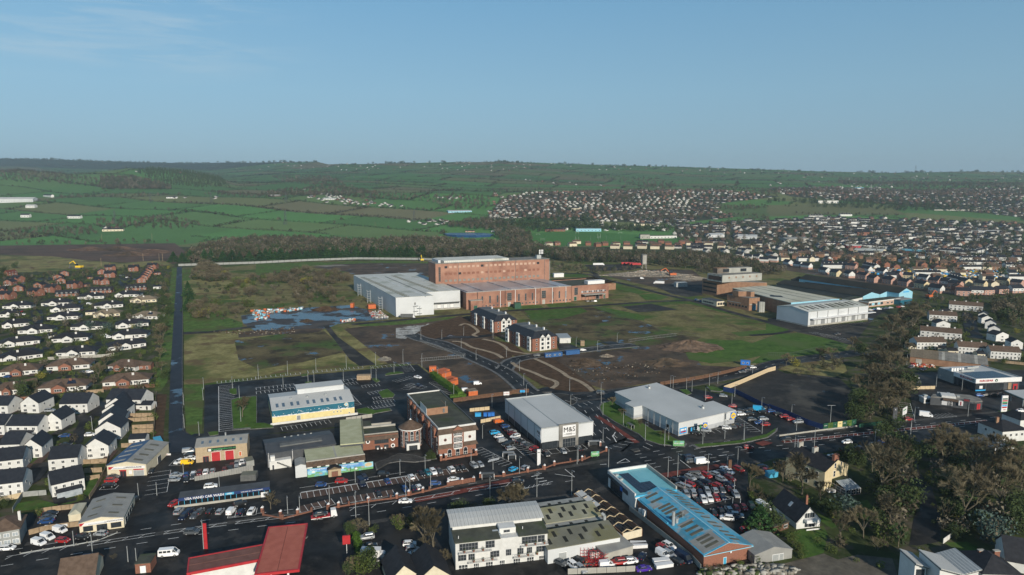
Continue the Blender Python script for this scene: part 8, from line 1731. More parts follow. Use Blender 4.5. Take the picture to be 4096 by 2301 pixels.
trees('in the bungalow gardens','B1 e 1260 185 8, l 1085 330 8, l 910 300 7, l 1390 310 7, e 1040 550 6, y 1340 290 4, l 670 270 5, e 220 960 8, e 120 200 6, g 600 490 4, y 880 455 3, y 410 790 4 1.3, g 810 810 2.5, g 740 810 2.5, g 1020 400 4, g 1440 550 4, g 1390 545 3, b 1060 690 7, b 990 800 8, g 960 700 3, g 300 250 3, g 480 580 4, y 520 560 3, e 330 890 5, g 1130 760 3, e 880 200 4, C1 e 50 1190 10, e 150 1130 9, b 320 1180 8, y 1680 1140 5, g 730 1250 4, b 870 1220 8, e 1560 1280 4, g 1660 1270 5, g 700 1430 4, b 1640 1390 8, e 1640 1447 9, g 1200 1380 4, e 30 1240 9','garden trees of the left estate')
trees('in the car park grass island','B1 b 2440 1190 9 1.2, g 2480 1280 1.5','car park trees');trees('by the hotel and the main road','A2 e 1740 275 3.5, e 1775 290 3.2, b 150 790 6, s 200 750 3, b 1790 1240 12, s 1500 960 5 1.3, s 1410 930 4, g 1430 985 4, g 1550 960 4, e 2040 850 5 1.2, g 2330 800 4, e 2370 790 4, s 2200 790 3, b 2530 790 8, s 1010 1000 5, s 1100 1000 4, g 1180 1030 3, e 960 1040 4, e 1150 1400 7, s 1020 1420 6, g 1080 1440 6, e 940 1440 4, b 1690 1130 7, s 1720 1200 5, s 1880 1330 5, b 1700 1020 8','shrubs and trees by the road')
trees('near the food shops','B3 b 1005 1075 4.5, b 1100 1180 4, b 1290 1290 3.5, b 1495 1400 3.5, b 1570 1420 3.5, A3 b 60 840 9, b 10 860 8, A1 g 820 700 2.5, y 800 690 2, g 380 860 3, e 20 770 4, s 1140 1290 2','small trees by the shops')
trees('in the gardens of the right estate','B4 g 1630 510 4, y 2165 470 3, g 1900 290 4, b 2060 260 7, e 2240 230 8, e 2350 200 9, y 2500 340 4, b 1580 160 9, b 1490 240 9, e 1410 380 7, b 1420 540 7, g 2380 640 4, e 2560 640 5, b 1450 920 8','garden trees of the right estate')
# willow scrub on the site
it,itB=[],[]
for s_,sp in(('C1 1900 1250 2000 1080 2130 1090 2290 1210 2300 1260 2100 1270',10),('B1 1920 200 1930 60 2150 0 2250 90 2150 240',9),('C2 -60 1230 400 1150 900 1200 950 1260 700 1300 300 1290 0 1280',13),('C2 350 1290 700 1260 850 1440 380 1440',12),('C1 2100 1320 2555 1250 2555 1440 2300 1440',17),('B2 100 0 900 0 850 50 300 80',18),('B1 2260 60 2576 30 2450 230 2300 240',17)):
    for x,y,z in polysample(s_,sp):(itB if s_[0]=='B' or 'C1' not in s_ else it).append((random.choice('uuuuuuug')if random.random()<.95 else 'y',Vector((x,y,0)),random.uniform(4,9),random.uniform(1.2,1.7)))
random.shuffle(it);random.shuffle(itB);plant('in the willow scrub beside the avenue',it[:95],'willow scrub on the factory site');plant('in the scrub near the white shed',itB[:98],'willow scrub on the factory site')
for s_,sp,h in(('C1 1900 1250 2000 1080 2130 1090 2290 1210 2300 1260 2100 1270',5.5,(3,7)),('C2 -60 1230 400 1150 900 1200 950 1260 700 1300 300 1290 0 1280',7.5,(2.5,6)),('C2 350 1290 700 1260 850 1440 380 1440',8,(2.5,6)),('C1 1880 1290 2555 1240 C2 300 1300 340 1440 C1 2555 1440 2000 1440',17,(2,5)),('B2 60 0 1100 0 1100 50 300 90 60 90',14,(1.5,4)),('B1 1940 30 2576 30 2450 230 1950 230',13,(1.5,4)),('C3 380 1190 1200 1130 1250 1170 800 1200',12,(2,5))):wood('willow_thicket',polysample(s_,sp),TB+TE[:1],['twig_far','bark'],h,1.2)
# dark cypress row along the north fence
A_,B__=GL('C2 -900 1075 1665 1020');it=[('c',A_.lerp(B__,k/55)+Vector((random.uniform(-3,3),random.uniform(2,8),0)),random.uniform(13,18),random.uniform(1.3,1.8))for k in range(56)if k>18 or k%2]
plant('in the cypress row along the north fence',it,'cypress row by the north fence')
def hedge(label,s_,w,h,m='hedge_green'):
    P=resample(GL(s_),1.5);g=np.random.default_rng(5);V,Fc=[],[];mb=MB()
    for a,b in zip(P,P[1:]):
        d=(b-a).normalized();n_=Vector((-d.y,d.x));mb.hexa([(*(a-n_*w*.38),0),(*(b-n_*w*.38),0),(*(b+n_*w*.38),0),(*(a+n_*w*.38),0),(*(a-n_*w*.33),h*.9),(*(b-n_*w*.33),h*.9),(*(b+n_*w*.33),h*.9),(*(a+n_*w*.33),h*.9)])
        for k in range(60):
            t,u,z=g.random(),g.uniform(-.5,.5),g.uniform(0,1)
            if abs(u)<.38 and z<.85:z=.9+.15*g.random()
            c=np.array([*(a+(b-a)*t+n_*u*w),z*h]);d1=g.normal(size=3)*.16;d2=g.normal(size=3)*.16;i=len(V);V+=[c+d1,c-d1*.5+d2,c-d1*.5-d2];Fc.append((i,i+1,i+2))
    mb.add([tuple(v)for v in V],Fc);o=mb.build('hedge',m);o['label']=label;o['category']='hedge'
hedge('tall bright green clipped hedge beside the orange containers','B2 1780 770 1850 830 2060 975',4.5,3);hedge('low bright green hedge end below the tall one','B2 1950 985 2110 970',3,1.4);hedge('long clipped green hedge beside the box truck','A2 1000 1080 1060 1290',2.6,2.4)
hedge('dark garden hedge curving below the chalet house','A4 560 800 640 860 730 890',3,2.2,'leaf_dark');hedge('green hedge behind the long retail shed','B4 1570 560 1770 572',4,3,'leaf_dark');hedge('long trimmed hedge below the white bungalows','B1 0 655 250 630 480 600',4,1.6,'leaf_mid');hedge('brown hedge right of the car sales lot','A3 2400 650 2470 760 2576 850',2.5,1.8,'leaf_mid')
# ---------------------------------------------------------------- walls, fences, hoardings
def fence(name,label,s_,h,m,panel=2.4,post=None,th=.1,gap=.06,cat='fence',pts=None,rail=0):
    P=[Vector((p[0],p[1]))for p in(pts or GL(s_))];L_=plen(P);n=max(1,int(L_/panel));r=bpy.data.objects.new(name,None);COL.objects.link(r);r['label']=label;r['category']=cat;r.location=(P[0].x,P[0].y,0);far=P[0].y>1230
    if n>120:n=120
    step=L_/n;me=MB();(me.box(gap/2,step-gap/2,-th/2,th/2,.05,h)if not rail else[me.box(0,step,-.03,.03,z_,z_+.07)for z_ in(.1,h)]+[me.box(q_*step/3,q_*step/3+.06,-.03,.03,0,h)for q_ in range(3)]);me=me.mesh('panel',[m]);pm=None
    if post:pm=MB();pm.box(-post[0]/2,post[0]/2,-post[0]/2,post[0]/2,0,post[1]);pm=pm.mesh('post',[post[2]])
    for k in range(n+1):
        a,_=walk(P,min(k*step,L_-.001));
        if k<n:
            b,_=walk(P,min((k+1)*step,L_-.001));d=b-a;obj('panel',me,r,(a.x-P[0].x,a.y-P[0].y,T(a.x,a.y)if far else 0),(0,0,math.atan2(d.y,d.x)))
        if post:obj('post',pm,r,(a.x-P[0].x,a.y-P[0].y,0))
    return r
def brickwall(label,s_,h=.75):return fence('brick_wall',label,s_,h,'brick_wall',6.5,(.6,1.8,'brick_wall'),.25,0,'wall')
brickwall('low brick wall with piers along the hotel forecourt, left length','A2 270 890 410 840 560 815');brickwall('low brick wall with piers along the hotel forecourt, right length','A2 720 790 840 770 1130 715 1420 680 1680 620 1930 560');brickwall('taller brick wall with white capped piers near the bus stop','A2 1930 560 2080 530 2200 510',1.9);brickwall('brick wall with piers before the food store car park','A2 2260 470 2390 465 2490 460 A3 0 440 150 415')
brickwall('brick wall with piers curving round the food store corner','A3 150 415 330 385 430 340 520 325 700 300 850 240 950 200');brickwall('low curved brick planter wall at the forecourt entrance','A2 75 850 130 880 250 885')
PX_=[q[0]for q in px('A2 420 840 730 785 832 770 1130 720 1418 680 1537 650 1680 620 1933 555 2075 530 2190 512 2258 470 2490 460 A3 160 415 328 388 425 350 705 300 948 205 888 150 A2 65 820 248 858')]
for n_,s_ in enumerate(('A2 420 840','A2 730 785','A2 832 770','A2 1130 720','A2 1418 680','A2 1537 650','A2 1680 620','A2 1933 555','A2 2075 530','A2 2190 512','A2 2258 470','A2 2490 460','A3 160 415','A3 328 388','A3 425 350','A3 705 300','A3 948 205','A3 888 150','A2 65 820','A2 248 858')):
    p=G(px(s_)[0]);mb=MB();r=bpy.data.objects.new('brick_pier',None);COL.objects.link(r);r['label']='white-capped brick pier, %s from left along the roadside walls'%ORD[sorted(PX_).index(PX_[n_])];r['category']='pier';r['group']='white-capped piers on the roadside walls';r.location=(p.x,p.y,0);mb.box(-.4,.4,-.4,.4,0,1.9);mb.build('shaft','brick',r);mb=MB().hexa([(-.46,-.46,1.9),(.46,-.46,1.9),(.46,.46,1.9),(-.46,.46,1.9),(-.1,-.36,2.35),(.1,-.36,2.35),(.1,.36,2.35),(-.1,.36,2.35)]);mb.build('cap','white',r)
fence('hoarding','dark blue solid hoarding beside the supermarket car park','B3 2125 920 2250 945 2400 1020 2576 1110 B4 0 1095 200 1170 400 1260 550 1310',2.6,'hoarding_blue',2.4,None,.1,.02,'hoarding');fence('hoarding','pale timber hoarding bounding the dark lot','B3 2130 915 2300 850 2576 730 B4 75 710',2.6,'timber_pale',2.4,None,.12,.05,'hoarding');fence('hoarding','red-brown timber fence along the link road','B3 1490 865 1900 800 2150 745 2360 690',2.2,'timber_brown',2.4,None,.12,.05,'fence')
fence('hoarding','brown timber hoarding below the muddy compound','B2 1985 1035 2300 990 2576 955',2.2,'timber_brown',2.4,None,.12,.05,'fence');fence('hoarding','brown timber hoarding by the new roundabout','B3 0 945 170 935',2.2,'timber_brown',2.4,None,.12,.05,'fence')
fence('palisade_fence','long pale grey palisade fence along the north of the site','C1 1780 1110 2555 1085 C2 0 1085 500 1060 1000 1042 1670 1048 1900 1060',3.0,'grey_wall',8,None,.15,.3);fence('mesh_fence','dark mesh fence between the avenue verge and the site','B1 1838 120 1838 330 1835 640 1838 1000 1845 1320',1.5,'steel_dark',6,(.14,2.4,'steel_dark'),.05,.1,rail=1)
for lb,s_,m in(('timber fence along the stepped white gables','B1 1575 950 1560 1200 1545 1440 A1 1540 130','timber'),('timber fence between gardens, lower','A1 1100 250 1060 420 960 600 900 690','timber'),('dark fence above the new white houses','B1 1030 905 1560 880','timber_brown'),('orange timber fence behind the new white houses','B1 60 1025 350 1005','brick'),('pale wall below the fifth bungalow row','B1 480 605 1070 575 1150 560','concrete'),('timber garden fence near the big white house','B1 835 950 1045 930','timber'),('timber fence under the garage, upper','B1 1300 1180 1555 1175','timber'),('timber fence under the garage, second','B1 1290 1230 1550 1215','timber'),('timber fence under the garage, third','B1 1330 1300 1545 1290','timber'),('timber fence under the garage, fourth','B1 1330 1345 1545 1335','timber'),('timber fence beside the tyre depot top','A1 1220 165 1530 150','timber'),('timber fence left of the tyre depot, upper','A1 830 330 1080 320','timber'),('timber fence left of the tyre depot, middle','A1 850 420 1030 410','timber'),('timber fence left of the tyre depot, lower','A1 870 500 1010 480','timber'),('long timber fence above the fenced car yard','A1 340 850 400 830 600 800 795 780','timber'),('timber yard fence with banners facing the vans','A1 290 1050 480 1000 800 960','timber'),('grey fence round the back garden','A1 130 820 230 660 470 640','grey_wall'),('timber fence at the left picture edge','A1 0 715 230 665','timber_pale'),('pale rear yard wall behind the leisure warehouse','B2 905 1225 1170 1185','concrete'),('pale timber bin yard fence, front','B2 2260 1245 2460 1205','timber_pale'),('pale timber bin yard fence, back','B2 2150 1130 2350 1110','timber_pale'),('timber fence above the long retail shed','B4 1470 520 1900 560 2180 610 2380 640 2576 660','timber'),('timber yard fence beside the river belt','B4 1430 905 1680 900','timber_pale'),('green bridge fence beside the green hoarding','B4 915 1290 1140 1262','dark_green'),('concrete post fence beside the blue-roofed hall','A3 1180 800 1500 1050 1800 1290 1900 1400','concrete'),('white garden wall above the modern villa','A4 1760 1140 1870 1060','white_wall'),('low block wall at the bottom of the machinery yard','A3 560 1446 1060 1425 1240 1415','concrete'),('dark railing fence along the new-build houses','C4 500 1195 1000 1290 1600 1400 1900 1440','steel_dark'),('temporary mesh fence along the new estate road','B3 690 520 950 495 1250 460','steel_dark'),('temporary mesh fence on the wet waste ground','B3 1175 425 1450 385 1660 362','steel'),('temporary mesh fence by the muddy road','B2 1650 420 1800 480 2000 540 2120 580 1650 620','steel'),('mesh fence across the green field','B4 0 560 250 560 500 500 800 480','steel_dark'),('dark fence line through the rough field','B3 820 70 1200 200 1600 340 1900 370','steel_dark')):
    mesh_='mesh' in lb or 'railing' in lb or 'line' in lb;fence('timber_fence' if 'imber' in lb else('garden_wall' if 'wall' in lb else 'site_fence'),lb,s_,1.9,m,2.4 if not mesh_ else 3.4,None,.1,.1,rail=mesh_)
r=fence('chain_fence','low white post and chain edging round the showroom forecourt','A1 205 1240 500 1190 760 1150 980 1110 1180 1030',.5,'steel',2.6,(.16,.8,'concrete'),.03,.3)
r=fence('picture_hoarding','dark green hoarding with pale green shop adverts by the river','B4 555 1310 885 1265',3.0,'dark_green',2.5,None,.12,.02,'hoarding');ks_=kids(r)
for k,c in enumerate(ks_):
    if k%2:c.data=c.data.copy();c.data.materials[0]=MATS['yellow_block']if k%4==3 else MATS['grass']
    me=textmesh(('SHOP','FOOD','5','OPEN')[k%4],1,.01,True);me.materials.append(MATS['white' if k%2==0 else 'dark_green']);t_=obj('lettering',me,c,(1.2,-.09,1.9),(math.pi/2,0,0));t_.scale=(.55,.55,.55)
fence('guard_rail','long grey guard rail beside the main road','B4 115 1378 550 1320 910 1280',.9,'concrete',4,(.12,1.0,'steel'),.08,.1)
# ---------------------------------------------------------------- street lamps and masts
LM={}
def lamp(s_,h,label,kind='lamp',ang=0,group='street lamps'):
    g=G(px(s_)[0])if isinstance(s_,str)else s_;k=(round(h),kind)
    if k not in LM:
        mb=MB().tube((0,0,0),(0,0,h),.13,.07,6);pole=mb.mesh('pole',['steel'])
        mb=MB();hd=MB()
        if kind=='double':mb.tube((-1.3,0,h),(1.3,0,h),.05,n=5);hd.box(-1.8,-1.1,-.16,.16,h-.06,h+.1);hd.box(1.1,1.8,-.16,.16,h-.06,h+.1)
        elif kind=='mast':mb.tube((-.1,0,h*.9),(.1,0,h*.9),.05,n=5);hd.box(-.2,.2,-.1,.1,h-.3,h)
        else:mb.tube((0,0,h-.1),(1.3,0,h+.12),.05,n=5);hd.box(1.1,1.8,-.16,.16,h+.05,h+.22)
        LM[k]=(pole,mb.mesh('arm',['steel']),hd.mesh('lamp_head',['frame_grey']))
    r=bpy.data.objects.new('street_lamp',None);COL.objects.link(r);r['label']=label;r['category']='street lamp';r['group']=group;r.location=(g.x,g.y,0);r.rotation_euler=(0,0,ang)
    for n_,m in zip(('pole','arm','lamp_head'),LM[k]):obj(n_,m,r)
def lamps(desc,data,h,kind='lamp',ang=-1.2):
    P=sorted(px(data))
    for n,p in enumerate(P):lamp(G(p),h,'slim grey %s lamp post, %s from left %s'%({'lamp':'single','double':'twin-armed','mast':'short'}[kind],ORD[n],desc),kind,ang)
lamps('along the lower side of the main road','A1 940 1320 2050 1190 A2 1005 870 2355 710 A3 970 400 250 665 600 650 1665 470 A2 1140 960',9.5);lamps('along the hotel forecourt','A2 442 835 1000 520 1508 660 1450 445 1703 395 1758 575 2165 325 2385 390 1550 625 320 835 740 720',6.5);lamps('along the upper side of the main road','A3 1535 155 1340 100 1918 140 2140 80 2330 100 2268 365 1970 440 1568 475 A4 465 160 1070 180 265 245 1430 70',8.5)
lamps('around the food store','A3 75 430 665 310 915 120 210 90 385 100 655 335 B2 2280 1400 2375 1085 1990 975',7);lamps('in the big car park','B2 320 760 605 730 910 700 1205 665 1480 635 1670 680 25 800',8);lamps('in the middle of the big car park','B2 275 885 585 830 880 820 1210 815 1390 740 525 835 1160 790 1830 795 1910 845 B1 2340 900 2410 1000 2425 1235',6.5,'double');lamps('beside the left car park edge','B1 2045 1010 2050 900 1855 1290 1850 1060 1455 1000 2005 1370 930 1310',6)
lamps('along the new estate roads','B2 1590 350 1870 400 2065 490 2090 365 2215 610 2385 390 2520 580 1660 400 B3 75 720 145 970 118 865 580 920 645 475 860 510 1058 430',7);lamps('around the roundabout and link road','B3 590 1085 897 1045 915 1165 895 960 1595 885 1620 895 1810 925 1945 1015 1985 870 2070 845 2240 980 2210 1075 1755 910 1340 1420 1120 1270 915 1446 1575 1420 1535 1446',7);lamps('in the yellow-signed supermarket car park','B3 2335 1425 2510 1110 2135 1270 2420 745 2515 1350 B4 235 1185 285 1320',6.5);lamps('by the right-hand shops','B4 1470 1225 2010 1175 1435 1380 1690 880 1395 655 1720 650 1950 910',7);lamps('on the car sales lots','A1 2210 590 1580 650 1395 660 1850 470 745 1160 1290 1320 1375 1340 A3 1740 620 2235 610 2165 380',5,'mast');lamps('on the far playing fields','C3 630 850 865 850 1085 850 1275 830 1760 830 1980 830 1880 850 940 850 785 855',12,'mast')
for s_,lb,h in(('B4 625 1255','tall grey mast with ring light and cross arm over the green hoarding',9),):lamp(s_,h,lb,'double')
# pylons
def pylon(s_,h,label):
    g=G(px(s_)[0]);r=bpy.data.objects.new('electricity_pylon',None);COL.objects.link(r);r['label']=label;r['category']='pylon';r['group']='pylons across the hills';r.location=(g.x,g.y,T(g.x,g.y)-1);w=h*.1;mb=MB()
    for sx in(-1,1):
        for sy in(-1,1):mb.tube((sx*w,sy*w,0),(sx*w*.2,sy*w*.2,h),.35,.22,3)
    for k in range(5):z=h*k/6;q=w*(1-.8*z/h);z2=h*(k+1)/6;q2=w*(1-.8*z2/h);mb.tube((-q,-q,z),(q2,-q2,z2),.15,n=3);mb.tube((q,-q,z),(-q2,-q2,z2),.15,n=3)
    mb.build('tower','steel_dark',r);a=MB()
    for z,l in((.7,.2),(.82,.24),(.94,.17)):a.tube((-h*l,0,h*z),(h*l,0,h*z),.22,n=3)
    a.build('cross_arms','steel_dark',r)
for n,(s_,h)in enumerate((('C1 1505 480',34),('C1 2110 480',34),('C1 1150 690',34),('C2 295 695',34),('C2 1580 665',32),('C2 300 470',30),('C2 1143 460',28),('C2 1830 420',24),('C2 1210 290',24),('C3 195 380',36),('C4 490 145',34),('C4 900 165',44),('C4 1470 180',50),('C4 2033 165',50))):pylon(s_,h,'steel lattice pylon, %s from the left across the hillside'%ORD[n])
for n,s_ in enumerate(('C1 300 850','C1 1018 850','C1 1518 840','C2 1190 720','C1 1430 1060','C1 1590 1060','C1 1625 1060','C1 1012 1110','C3 1785 1050')):g=G(px(s_)[0]);mb=MB().tube((0,0,-1),(0,0,11),.25,.16,5);mb.tube((-1.2,0,10.2),(1.2,0,10.2),.1,n=4);o=mb.build('wooden_pole','timber');o.location=(g.x,g.y,T(g.x,g.y));o['label']='wooden power pole, %s %s'%(ORD[n if n<4 else n-4]if n<8 else 'the one','of four among the green fields' if n<4 else('of four by the brown field' if n<8 else 'in the wood edge above the factory'));o['category']='pole';o['group']='wooden power poles'
# rugby and football posts
for n,(s_,k)in enumerate((('C3 650 790','r'),('C3 868 835','r'),('C3 262 800','f'),('C3 305 850','f'),('C3 1080 785','f'),('C3 650 870','r'))):
    g=G(px(s_)[0]);mb=MB();w,h=(2.8,10)if k=='r' else(3.6,2.4);mb.tube((-w,0,0),(-w,0,h),.1,n=4);mb.tube((w,0,0),(w,0,h),.1,n=4);mb.tube((-w,0,3 if k=='r' else h),(w,0,3 if k=='r' else h),.1,n=4);o=mb.build('goal_posts','white');o.location=(g.x,g.y,T(g.x,g.y));o['label']='white %s posts, %s of six goals on the playing fields'%('rugby' if k=='r' else 'football',ORD[n]);o['category']='goal'
# ---------------------------------------------------------------- signs, cabins, containers, heaps
def cabin(label,s_,m,h=2.6,w=2.5,name='site_cabin',cat='cabin',wins=2,roof=None,L=None):
    b=Bd(name,label,cat,s_,z=0,L=L);b.W=w;b.box('body',0,b.L,0,w,.1,h,m);b.box('roof',-.05,b.L+.05,-.05,w+.05,h,h+.12,roof or m)
    for k in range(wins):b.win('f',b.L*(k+.6)/(wins+.2),1,1.1,.9,'frame_white','glass',1,1)
    return b
cabin('small dark blue site cabin by the new road','B3 335 585 400 580','cabin_blue');cabin('long dark blue site cabin right of the small one','B3 403 578 508 568','cabin_blue');cabin('long mid blue container beside the white car','B3 545 558 682 545','cabin_blue',name='container',wins=0);cabin('bright blue cabin at the edge of the green field','B3 2300 655 2395 662','blue');cabin('blue container beside the end of the avenue','A1 1590 210 1665 195','blue_trim',w=12,name='container',wins=0)
cabin('orange site box at the far end of the orange row','B2 1745 730 1815 728','orange',3.2,wins=1)
for k,s_ in enumerate(('B2 1850 765 1950 740','B2 1870 790 1965 765','B2 1940 850 2030 825','B2 1960 870 2035 850','B2 2140 970 2232 960')):cabin('orange skip container, %s from the back of the orange row'%ORD[k],s_,'orange',2.4,5,'orange_container','container',0,'rubble' if k==4 else None)
cabin('orange container beside the white distribution shed','E4 220 555 290 550','orange',3.5,6,'orange_container','container',0);cabin('small orange skip by the wet yard','E4 50 540 77 540','orange',3.5,5,'orange_container','container',0);cabin('pale grey container row on the lawn behind the factory hall','E4 1958 258 2050 255','white',4.5,5,'container','container',0);cabin('grey site cabins on the wet demolition yard','C3 1640 1322 1750 1318','steel',5,6);cabin('green container before the brick factory hall','E4 1590 552 1650 550','dark_green',5,6,'container','container',0);cabin('brown timber cube on the wet waste ground','B3 690 465 730 465','timber',3.4,3,'timber_crate','crate',0);cabin('grey timber bin store in the big car park','B2 1015 812 1153 808','timber',2.6,3.5,'bin_store','store',0);cabin('small white hut with dark windows near the cream villa','A4 610 628 680 625','white',1.2,2,'garden_shed','shed',0)
for k,(s_,m)in enumerate((('B2 2205 1180 2265 1178','sky_blue'),('B2 2290 1178 2325 1178','blue'),('B2 2335 1178 2365 1176','blue'),('B2 2368 1175 2400 1174','blue'))):cabin('%s large bin, %s from the left in the bin yard'%('pale blue' if k==0 else 'blue',ORD[k]),s_,m,1.7,1.4,'large_bin','bin',0)
cabin('blue skip at the left shore road','A4 5 480 100 470','blue_trim',2.2,2.4,'blue_skip','skip',0);cabin('open blue trailer beside the road trees','A4 1100 130 1170 145','blue',1.2,2.4,'blue_trailer','trailer',0)
for k,s_ in enumerate(('A3 1195 1165 1355 1165','A3 1205 1190 1365 1180','A3 1430 1345 1590 1330','A3 1455 1395 1625 1370')):cabin('stacked white panels, %s heap counting from the top of the yard'%ORD[k],s_,'white',1.1,1.6,'panel_stack','stack',0)
def sign(label,s_,w,h,z0,m,txt=(),name='sign_board',ang=0,posts=2,pm='steel',d=.25,cat='sign'):
    g=G(px(s_)[0]);r=bpy.data.objects.new(name,None);COL.objects.link(r);r['label']=label;r['category']=cat;r.location=(g.x,g.y,0);r.rotation_euler=(0,0,ang);mb=MB().box(-w/2,w/2,-d/2,d/2,z0,z0+h);p=mb.build('board',m,r)
    for k in range(posts):x=(-w*.3+k*w*.6/max(1,posts-1))if posts>1 else 0;mb=MB().tube((x,0,0),(x,0,z0),.09,n=5);mb.build('post',pm,r)
    for st,x,z,sz,tm_ in txt:me=textmesh(st,1,.02,True);me.materials.append(MATS[tm_]);t_=obj('lettering',me,p,(x,-d/2-.04,z0+z),(math.pi/2,0,0));t_.scale=(sz,sz,sz)
    return r,p
sign('green and white advertising hoarding at the road corner before the supermarket','A3 1675 160',4.6,2.2,.6,'mural_green',(('NOW OPEN',0,1.1,.7,'white'),),'billboard');sign('green and blue advertising hoarding at the food store corner','A3 835 262',3.4,2.0,.5,'mural_green',(('FOOD',0,1.0,.8,'white'),),'billboard',.2)
r,p=sign('tall blue and yellow supermarket totem by the road','A3 1938 60',2.0,2.6,4.0,'blue',(('LiDL',0,1.3,.62,'blue'),),'totem_sign',.2,1);mb=MB().tube((0,-.14,5.3),(0,-.155,5.3),.92,n=20);mb.build('logo_disc','yellow',p)
sign('white food store totem by the car park','A3 270 345',1.3,6.4,.2,'white',(('M&S',0,5.2,.55,'black'),),'totem_sign',0,0,d=.4);r,p=sign('tall white price totem with green roundel at the forecourt','E2 2090 1210',3.0,8.2,.2,'white',(('134.9',.1,2.3,.7,'red'),('146.9',.1,1.3,.7,'red')),'totem_sign',.1,0,d=.6)
for z,m in((6.8,'dark_green'),(5.9,'red'),(5.1,'green'),(4.4,'cladding_dark'),(3.5,'sky_blue'),(2.7,'red')):mb=MB().box(-1.3,1.3,-.34,-.31,z-.3,z+.35);mb.build('sign_strip',m,p)
sign('large angled white billboard beside the river trees','B4 1370 1190',5.6,3.4,1.8,'white',(('EASYHEAT',-.4,2.3,.8,'green'),),'billboard',.75,2);sign('tall dark slatted totem left of the white billboard','B4 1272 1225',2.0,6.5,.2,'cladding_dark',(('R',0,5.5,.8,'white'),),'totem_sign',.1,0);sign('slim red curved petrol station totem above the canopy','A1 2075 1190',1.0,8.0,.3,'red',(),'totem_sign',0,0,d=.3);sign('red petrol price sign beside the clipped hedge','A2 915 1235',2.2,2.6,3.2,'red',(),'price_sign',.2,1,'white',.5)
sign('tall dark rusty pillar sign at the car sales lot entrance','A3 2190 400',1.2,4.4,.1,'timber_brown',(),'totem_sign',.1,0,d=.5);sign('white banner beside the blue container','A1 1655 245',5,.7,.2,'white',(('J. Wilson & Sons',0,.35,.45,'red'),),'banner',.05);sign('white blue-lettered yard banner on the timber fence','A1 570 985',6.5,.8,.8,'white',(('J. WILSON',-1,.4,.5,'hoarding_blue'),),'banner',.16);sign('white and red site notice on the brown hoarding','B2 2520 970',3,1.8,.6,'white',(('NO ENTRY',0,.9,.5,'red'),),'site_notice',.15);sign('blue site notice beside the new roundabout','B3 105 945',2.6,1.2,.8,'sky_blue',(),'site_notice',.1)
for n,(s_,w)in enumerate((('A3 1835 465',4.2),('A2 2335 480',4.6),('B3 1190 1300',4),('A3 825 150',4.6),('A2 2540 265',4.6),('A3 0 290',3))):
    g=G(px(s_)[0]);r=bpy.data.objects.new('glazed_shelter',None);COL.objects.link(r);r['category']='shelter';r['label']=('bus shelter below the white van on the main road','bus shelter beside the brick piers and hotel wall','bus shelter on the grass verge of the junction road','curved trolley shelter at the corner of the food store','arched trolley shelter in the food store car park','trolley shelter at the left of the food store bays')[n];r.location=(g.x,g.y,0);r.rotation_euler=(0,0,(.15,.1,-1.2,.1,.1,.1)[n]);mb=MB().box(-w/2,w/2,-.8,.8,2.3,2.42);mb.build('roof','frame_grey' if n>2 else 'steel_dark',r);mb=MB().box(-w/2+.1,w/2-.1,.7,.75,.3,2.3);mb.build('rear_glass','glass',r)
    for x in(-w/2+.05,w/2-.05):
        for y in(-.7,.75):mb=MB().tube((x,y,0),(x,y,2.3),.06,n=4);mb.build('post','white',r)
def heap(label,s_,rx,ry,h,m,seed=0,name='spoil_heap',n=30):
    g=G(px(s_)[0]);rr=random.Random(seed);mb=MB();V,Fc=[(0,0,h)],[];R_=7
    for j in range(1,R_+1):
        for i in range(n):a=6.283*i/n;f=j/R_;q=1+.16*rr.uniform(-1,1);V.append((rx*f*q*math.cos(a),ry*f*q*math.sin(a),h*(1-f)**1.05*(1+.16*rr.uniform(-1,1))-(.3 if j==R_ else 0)))
    for i in range(n):Fc.append((0,1+i,1+(i+1)%n))
    for j in range(R_-1):
        for i in range(n):a,b=1+j*n+i,1+j*n+(i+1)%n;Fc.append((a,a+n,b+n,b))
    mb.add(V,Fc);o=mb.build(name,m);o.location=(g.x,g.y,0);o['label']=label;o['category']='heap'
heap('large conical brown spoil heap between the green fields','B3 1790 480',22,16,5.4,'mound');heap('low brown spoil heap on the left of the dug ground','B3 730 635',13,9,3,'mud',1);heap('low brown rubble heap on the right of the dug ground','B3 1550 640',16,10,3.6,'mud',2);heap('small grey gravel heap in the muddy field','B2 1295 600',5,5,2,'gravel',3);heap('wide pale rubble heap on the demolition site','C3 1350 1200',60,22,5,'rubble',4);heap('brown rubble heap right of the orange excavator','C3 1780 1240',26,16,4,'rubble',5);heap('small soil heap in the wet yard','B2 510 215',6,6,2,'mud',6);heap('dark soil heap at the back of the wet yard','B2 700 100',14,10,3.5,'soil',7);heap('small pale stone heap on the waste ground','B3 955 570',5,3.5,1.8,'rubble',8)
for k,s_ in enumerate(('C1 900 950','C1 1180 945','C1 1520 975','C1 1300 1000')):heap('dark soil mound on the brown field, %s of four'%ORD[k],s_,45,22,6,'brown_field',20+k)
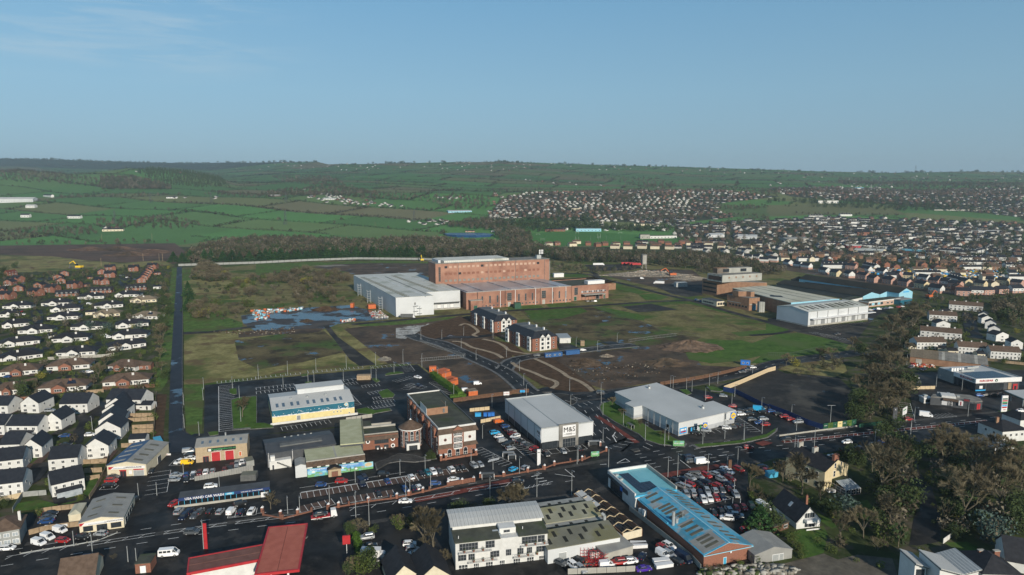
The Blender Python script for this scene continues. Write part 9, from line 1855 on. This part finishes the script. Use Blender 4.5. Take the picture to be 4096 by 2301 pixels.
# clutter on yards: scrap, blocks and materials nobody could count
cl=[tri_arrays(MB().box(-.5,.5,-.5,.5,0,1))]
def clutter(name,s_,n,size,mats_):
    P=px(s_);xs=[p[0]for p in P];ys_=[p[1]for p in P];pts,sc,mi=[],[],[]
    while len(pts)<n:
        p=(random.uniform(min(xs),max(xs)),random.uniform(min(ys_),max(ys_)))
        if inpoly(P,*p):g=G(p);pts.append((g.x,g.y,T(g.x,g.y)if g.y>1230 else 0));sc.append((random.uniform(.4,1.6)*size,random.uniform(.4,1.2)*size,random.uniform(.2,.9)*size));mi.append(random.randrange(len(mats_)))
    V,Fc,M=scatter(cl,pts,sc=sc);obj(name,npmesh(name,V,Fc,mats_,np.repeat(mi,12)),kind='stuff')
clutter('yard_rubbish','B2 1140 130 1250 110 1330 180 1180 190',160,1.3,['white','concrete','red','grey_wall','timber']);clutter('stacked_materials','B2 -60 110 480 80 480 100 130 140 120 190 0 200',130,2,['concrete','white','orange','light_blue','sheet_grey']);clutter('stacked_materials','B2 850 215 1000 195 1010 215 860 225',40,1.6,['white','concrete','orange']);clutter('building_materials','C4 1000 1135 2100 1150 2500 1190 2500 1230 1500 1240 1000 1190',700,3,['timber_pale','concrete','brick','timber','white','yellow','sky_blue','dark_concrete'])
clutter('demolition_rubble','C3 1100 1190 1300 1160 1540 1170 1520 1215 1150 1215',420,2.2,['rubble','concrete','brick_panel']);clutter('scrap_rubble','A4 -60 1360 120 1370 330 1390 250 1446 -60 1446',150,1.3,['rock','concrete','rock']);clutter('shore_rocks','A3 1900 1410 2250 1370 2576 1350 2576 1446 1850 1446',240,1.2,['rock','concrete','ivy']);clutter('red_machinery','A3 640 1250 760 1230 960 1400 680 1400',320,.8,['red','steel_dark','orange','red']);clutter('garden_goods','B4 1440 640 1680 655 1690 685 1440 675',120,.9,['red','white','timber','orange']);clutter('loose_stones','B3 500 650 1500 620 1700 700 900 850 600 750',200,.7,['soil','soil','mud','rubble']);clutter('loose_stones','B1 2100 320 2576 300 B2 380 280 400 350 B1 2300 350',130,.8,['soil','mud','rubble'])
for k in range(3):
    mb=MB();x0=.0;rr=random.Random(k)
    for z in range(4):
        for q in range(4):mb.tube((q*1.2,0,z*.9),(q*1.2,1.6,z*.9+.3),.06,n=4);mb.tube((q*1.2,0,z*.9),((q+1)*1.2,0,z*.9+rr.uniform(-.2,.2)),.06,n=4);mb.tube((q*1.2,0,z*.9),(q*1.2,0,z*.9+.9),.05,n=4)
    o=mb.build('access_machine','red');g=G(px('A3 %d %d'%(690+k*75,1290+k*45))[0]);o.location=(g.x,g.y,.1);o.rotation_euler=(0,0,.3*k);o['label']='red tubular lifting machine, %s from the left in the machinery yard'%ORD[k];o['category']='machine'
# ---------------------------------------------------------------- haze
mb=MB().box(-21000,21000,-800,8800,-2.0,430)
hm=bpy.data.materials.new('haze');hm.use_nodes=True;hn=hm.node_tree;hn.nodes.clear()
pv=hn.nodes.new('ShaderNodeVolumePrincipled');pv.inputs['Color'].default_value=(.70,.88,1,1);pv.inputs['Density'].default_value=8.2e-5;pv.inputs['Anisotropy'].default_value=0.2
ho=hn.nodes.new('ShaderNodeOutputMaterial');hn.links.new(pv.outputs[0],ho.inputs['Volume'])
MATS['haze']=hm
mb.build('haze','haze',None,kind='stuff')
print('OBJECTS',len(bpy.data.objects))
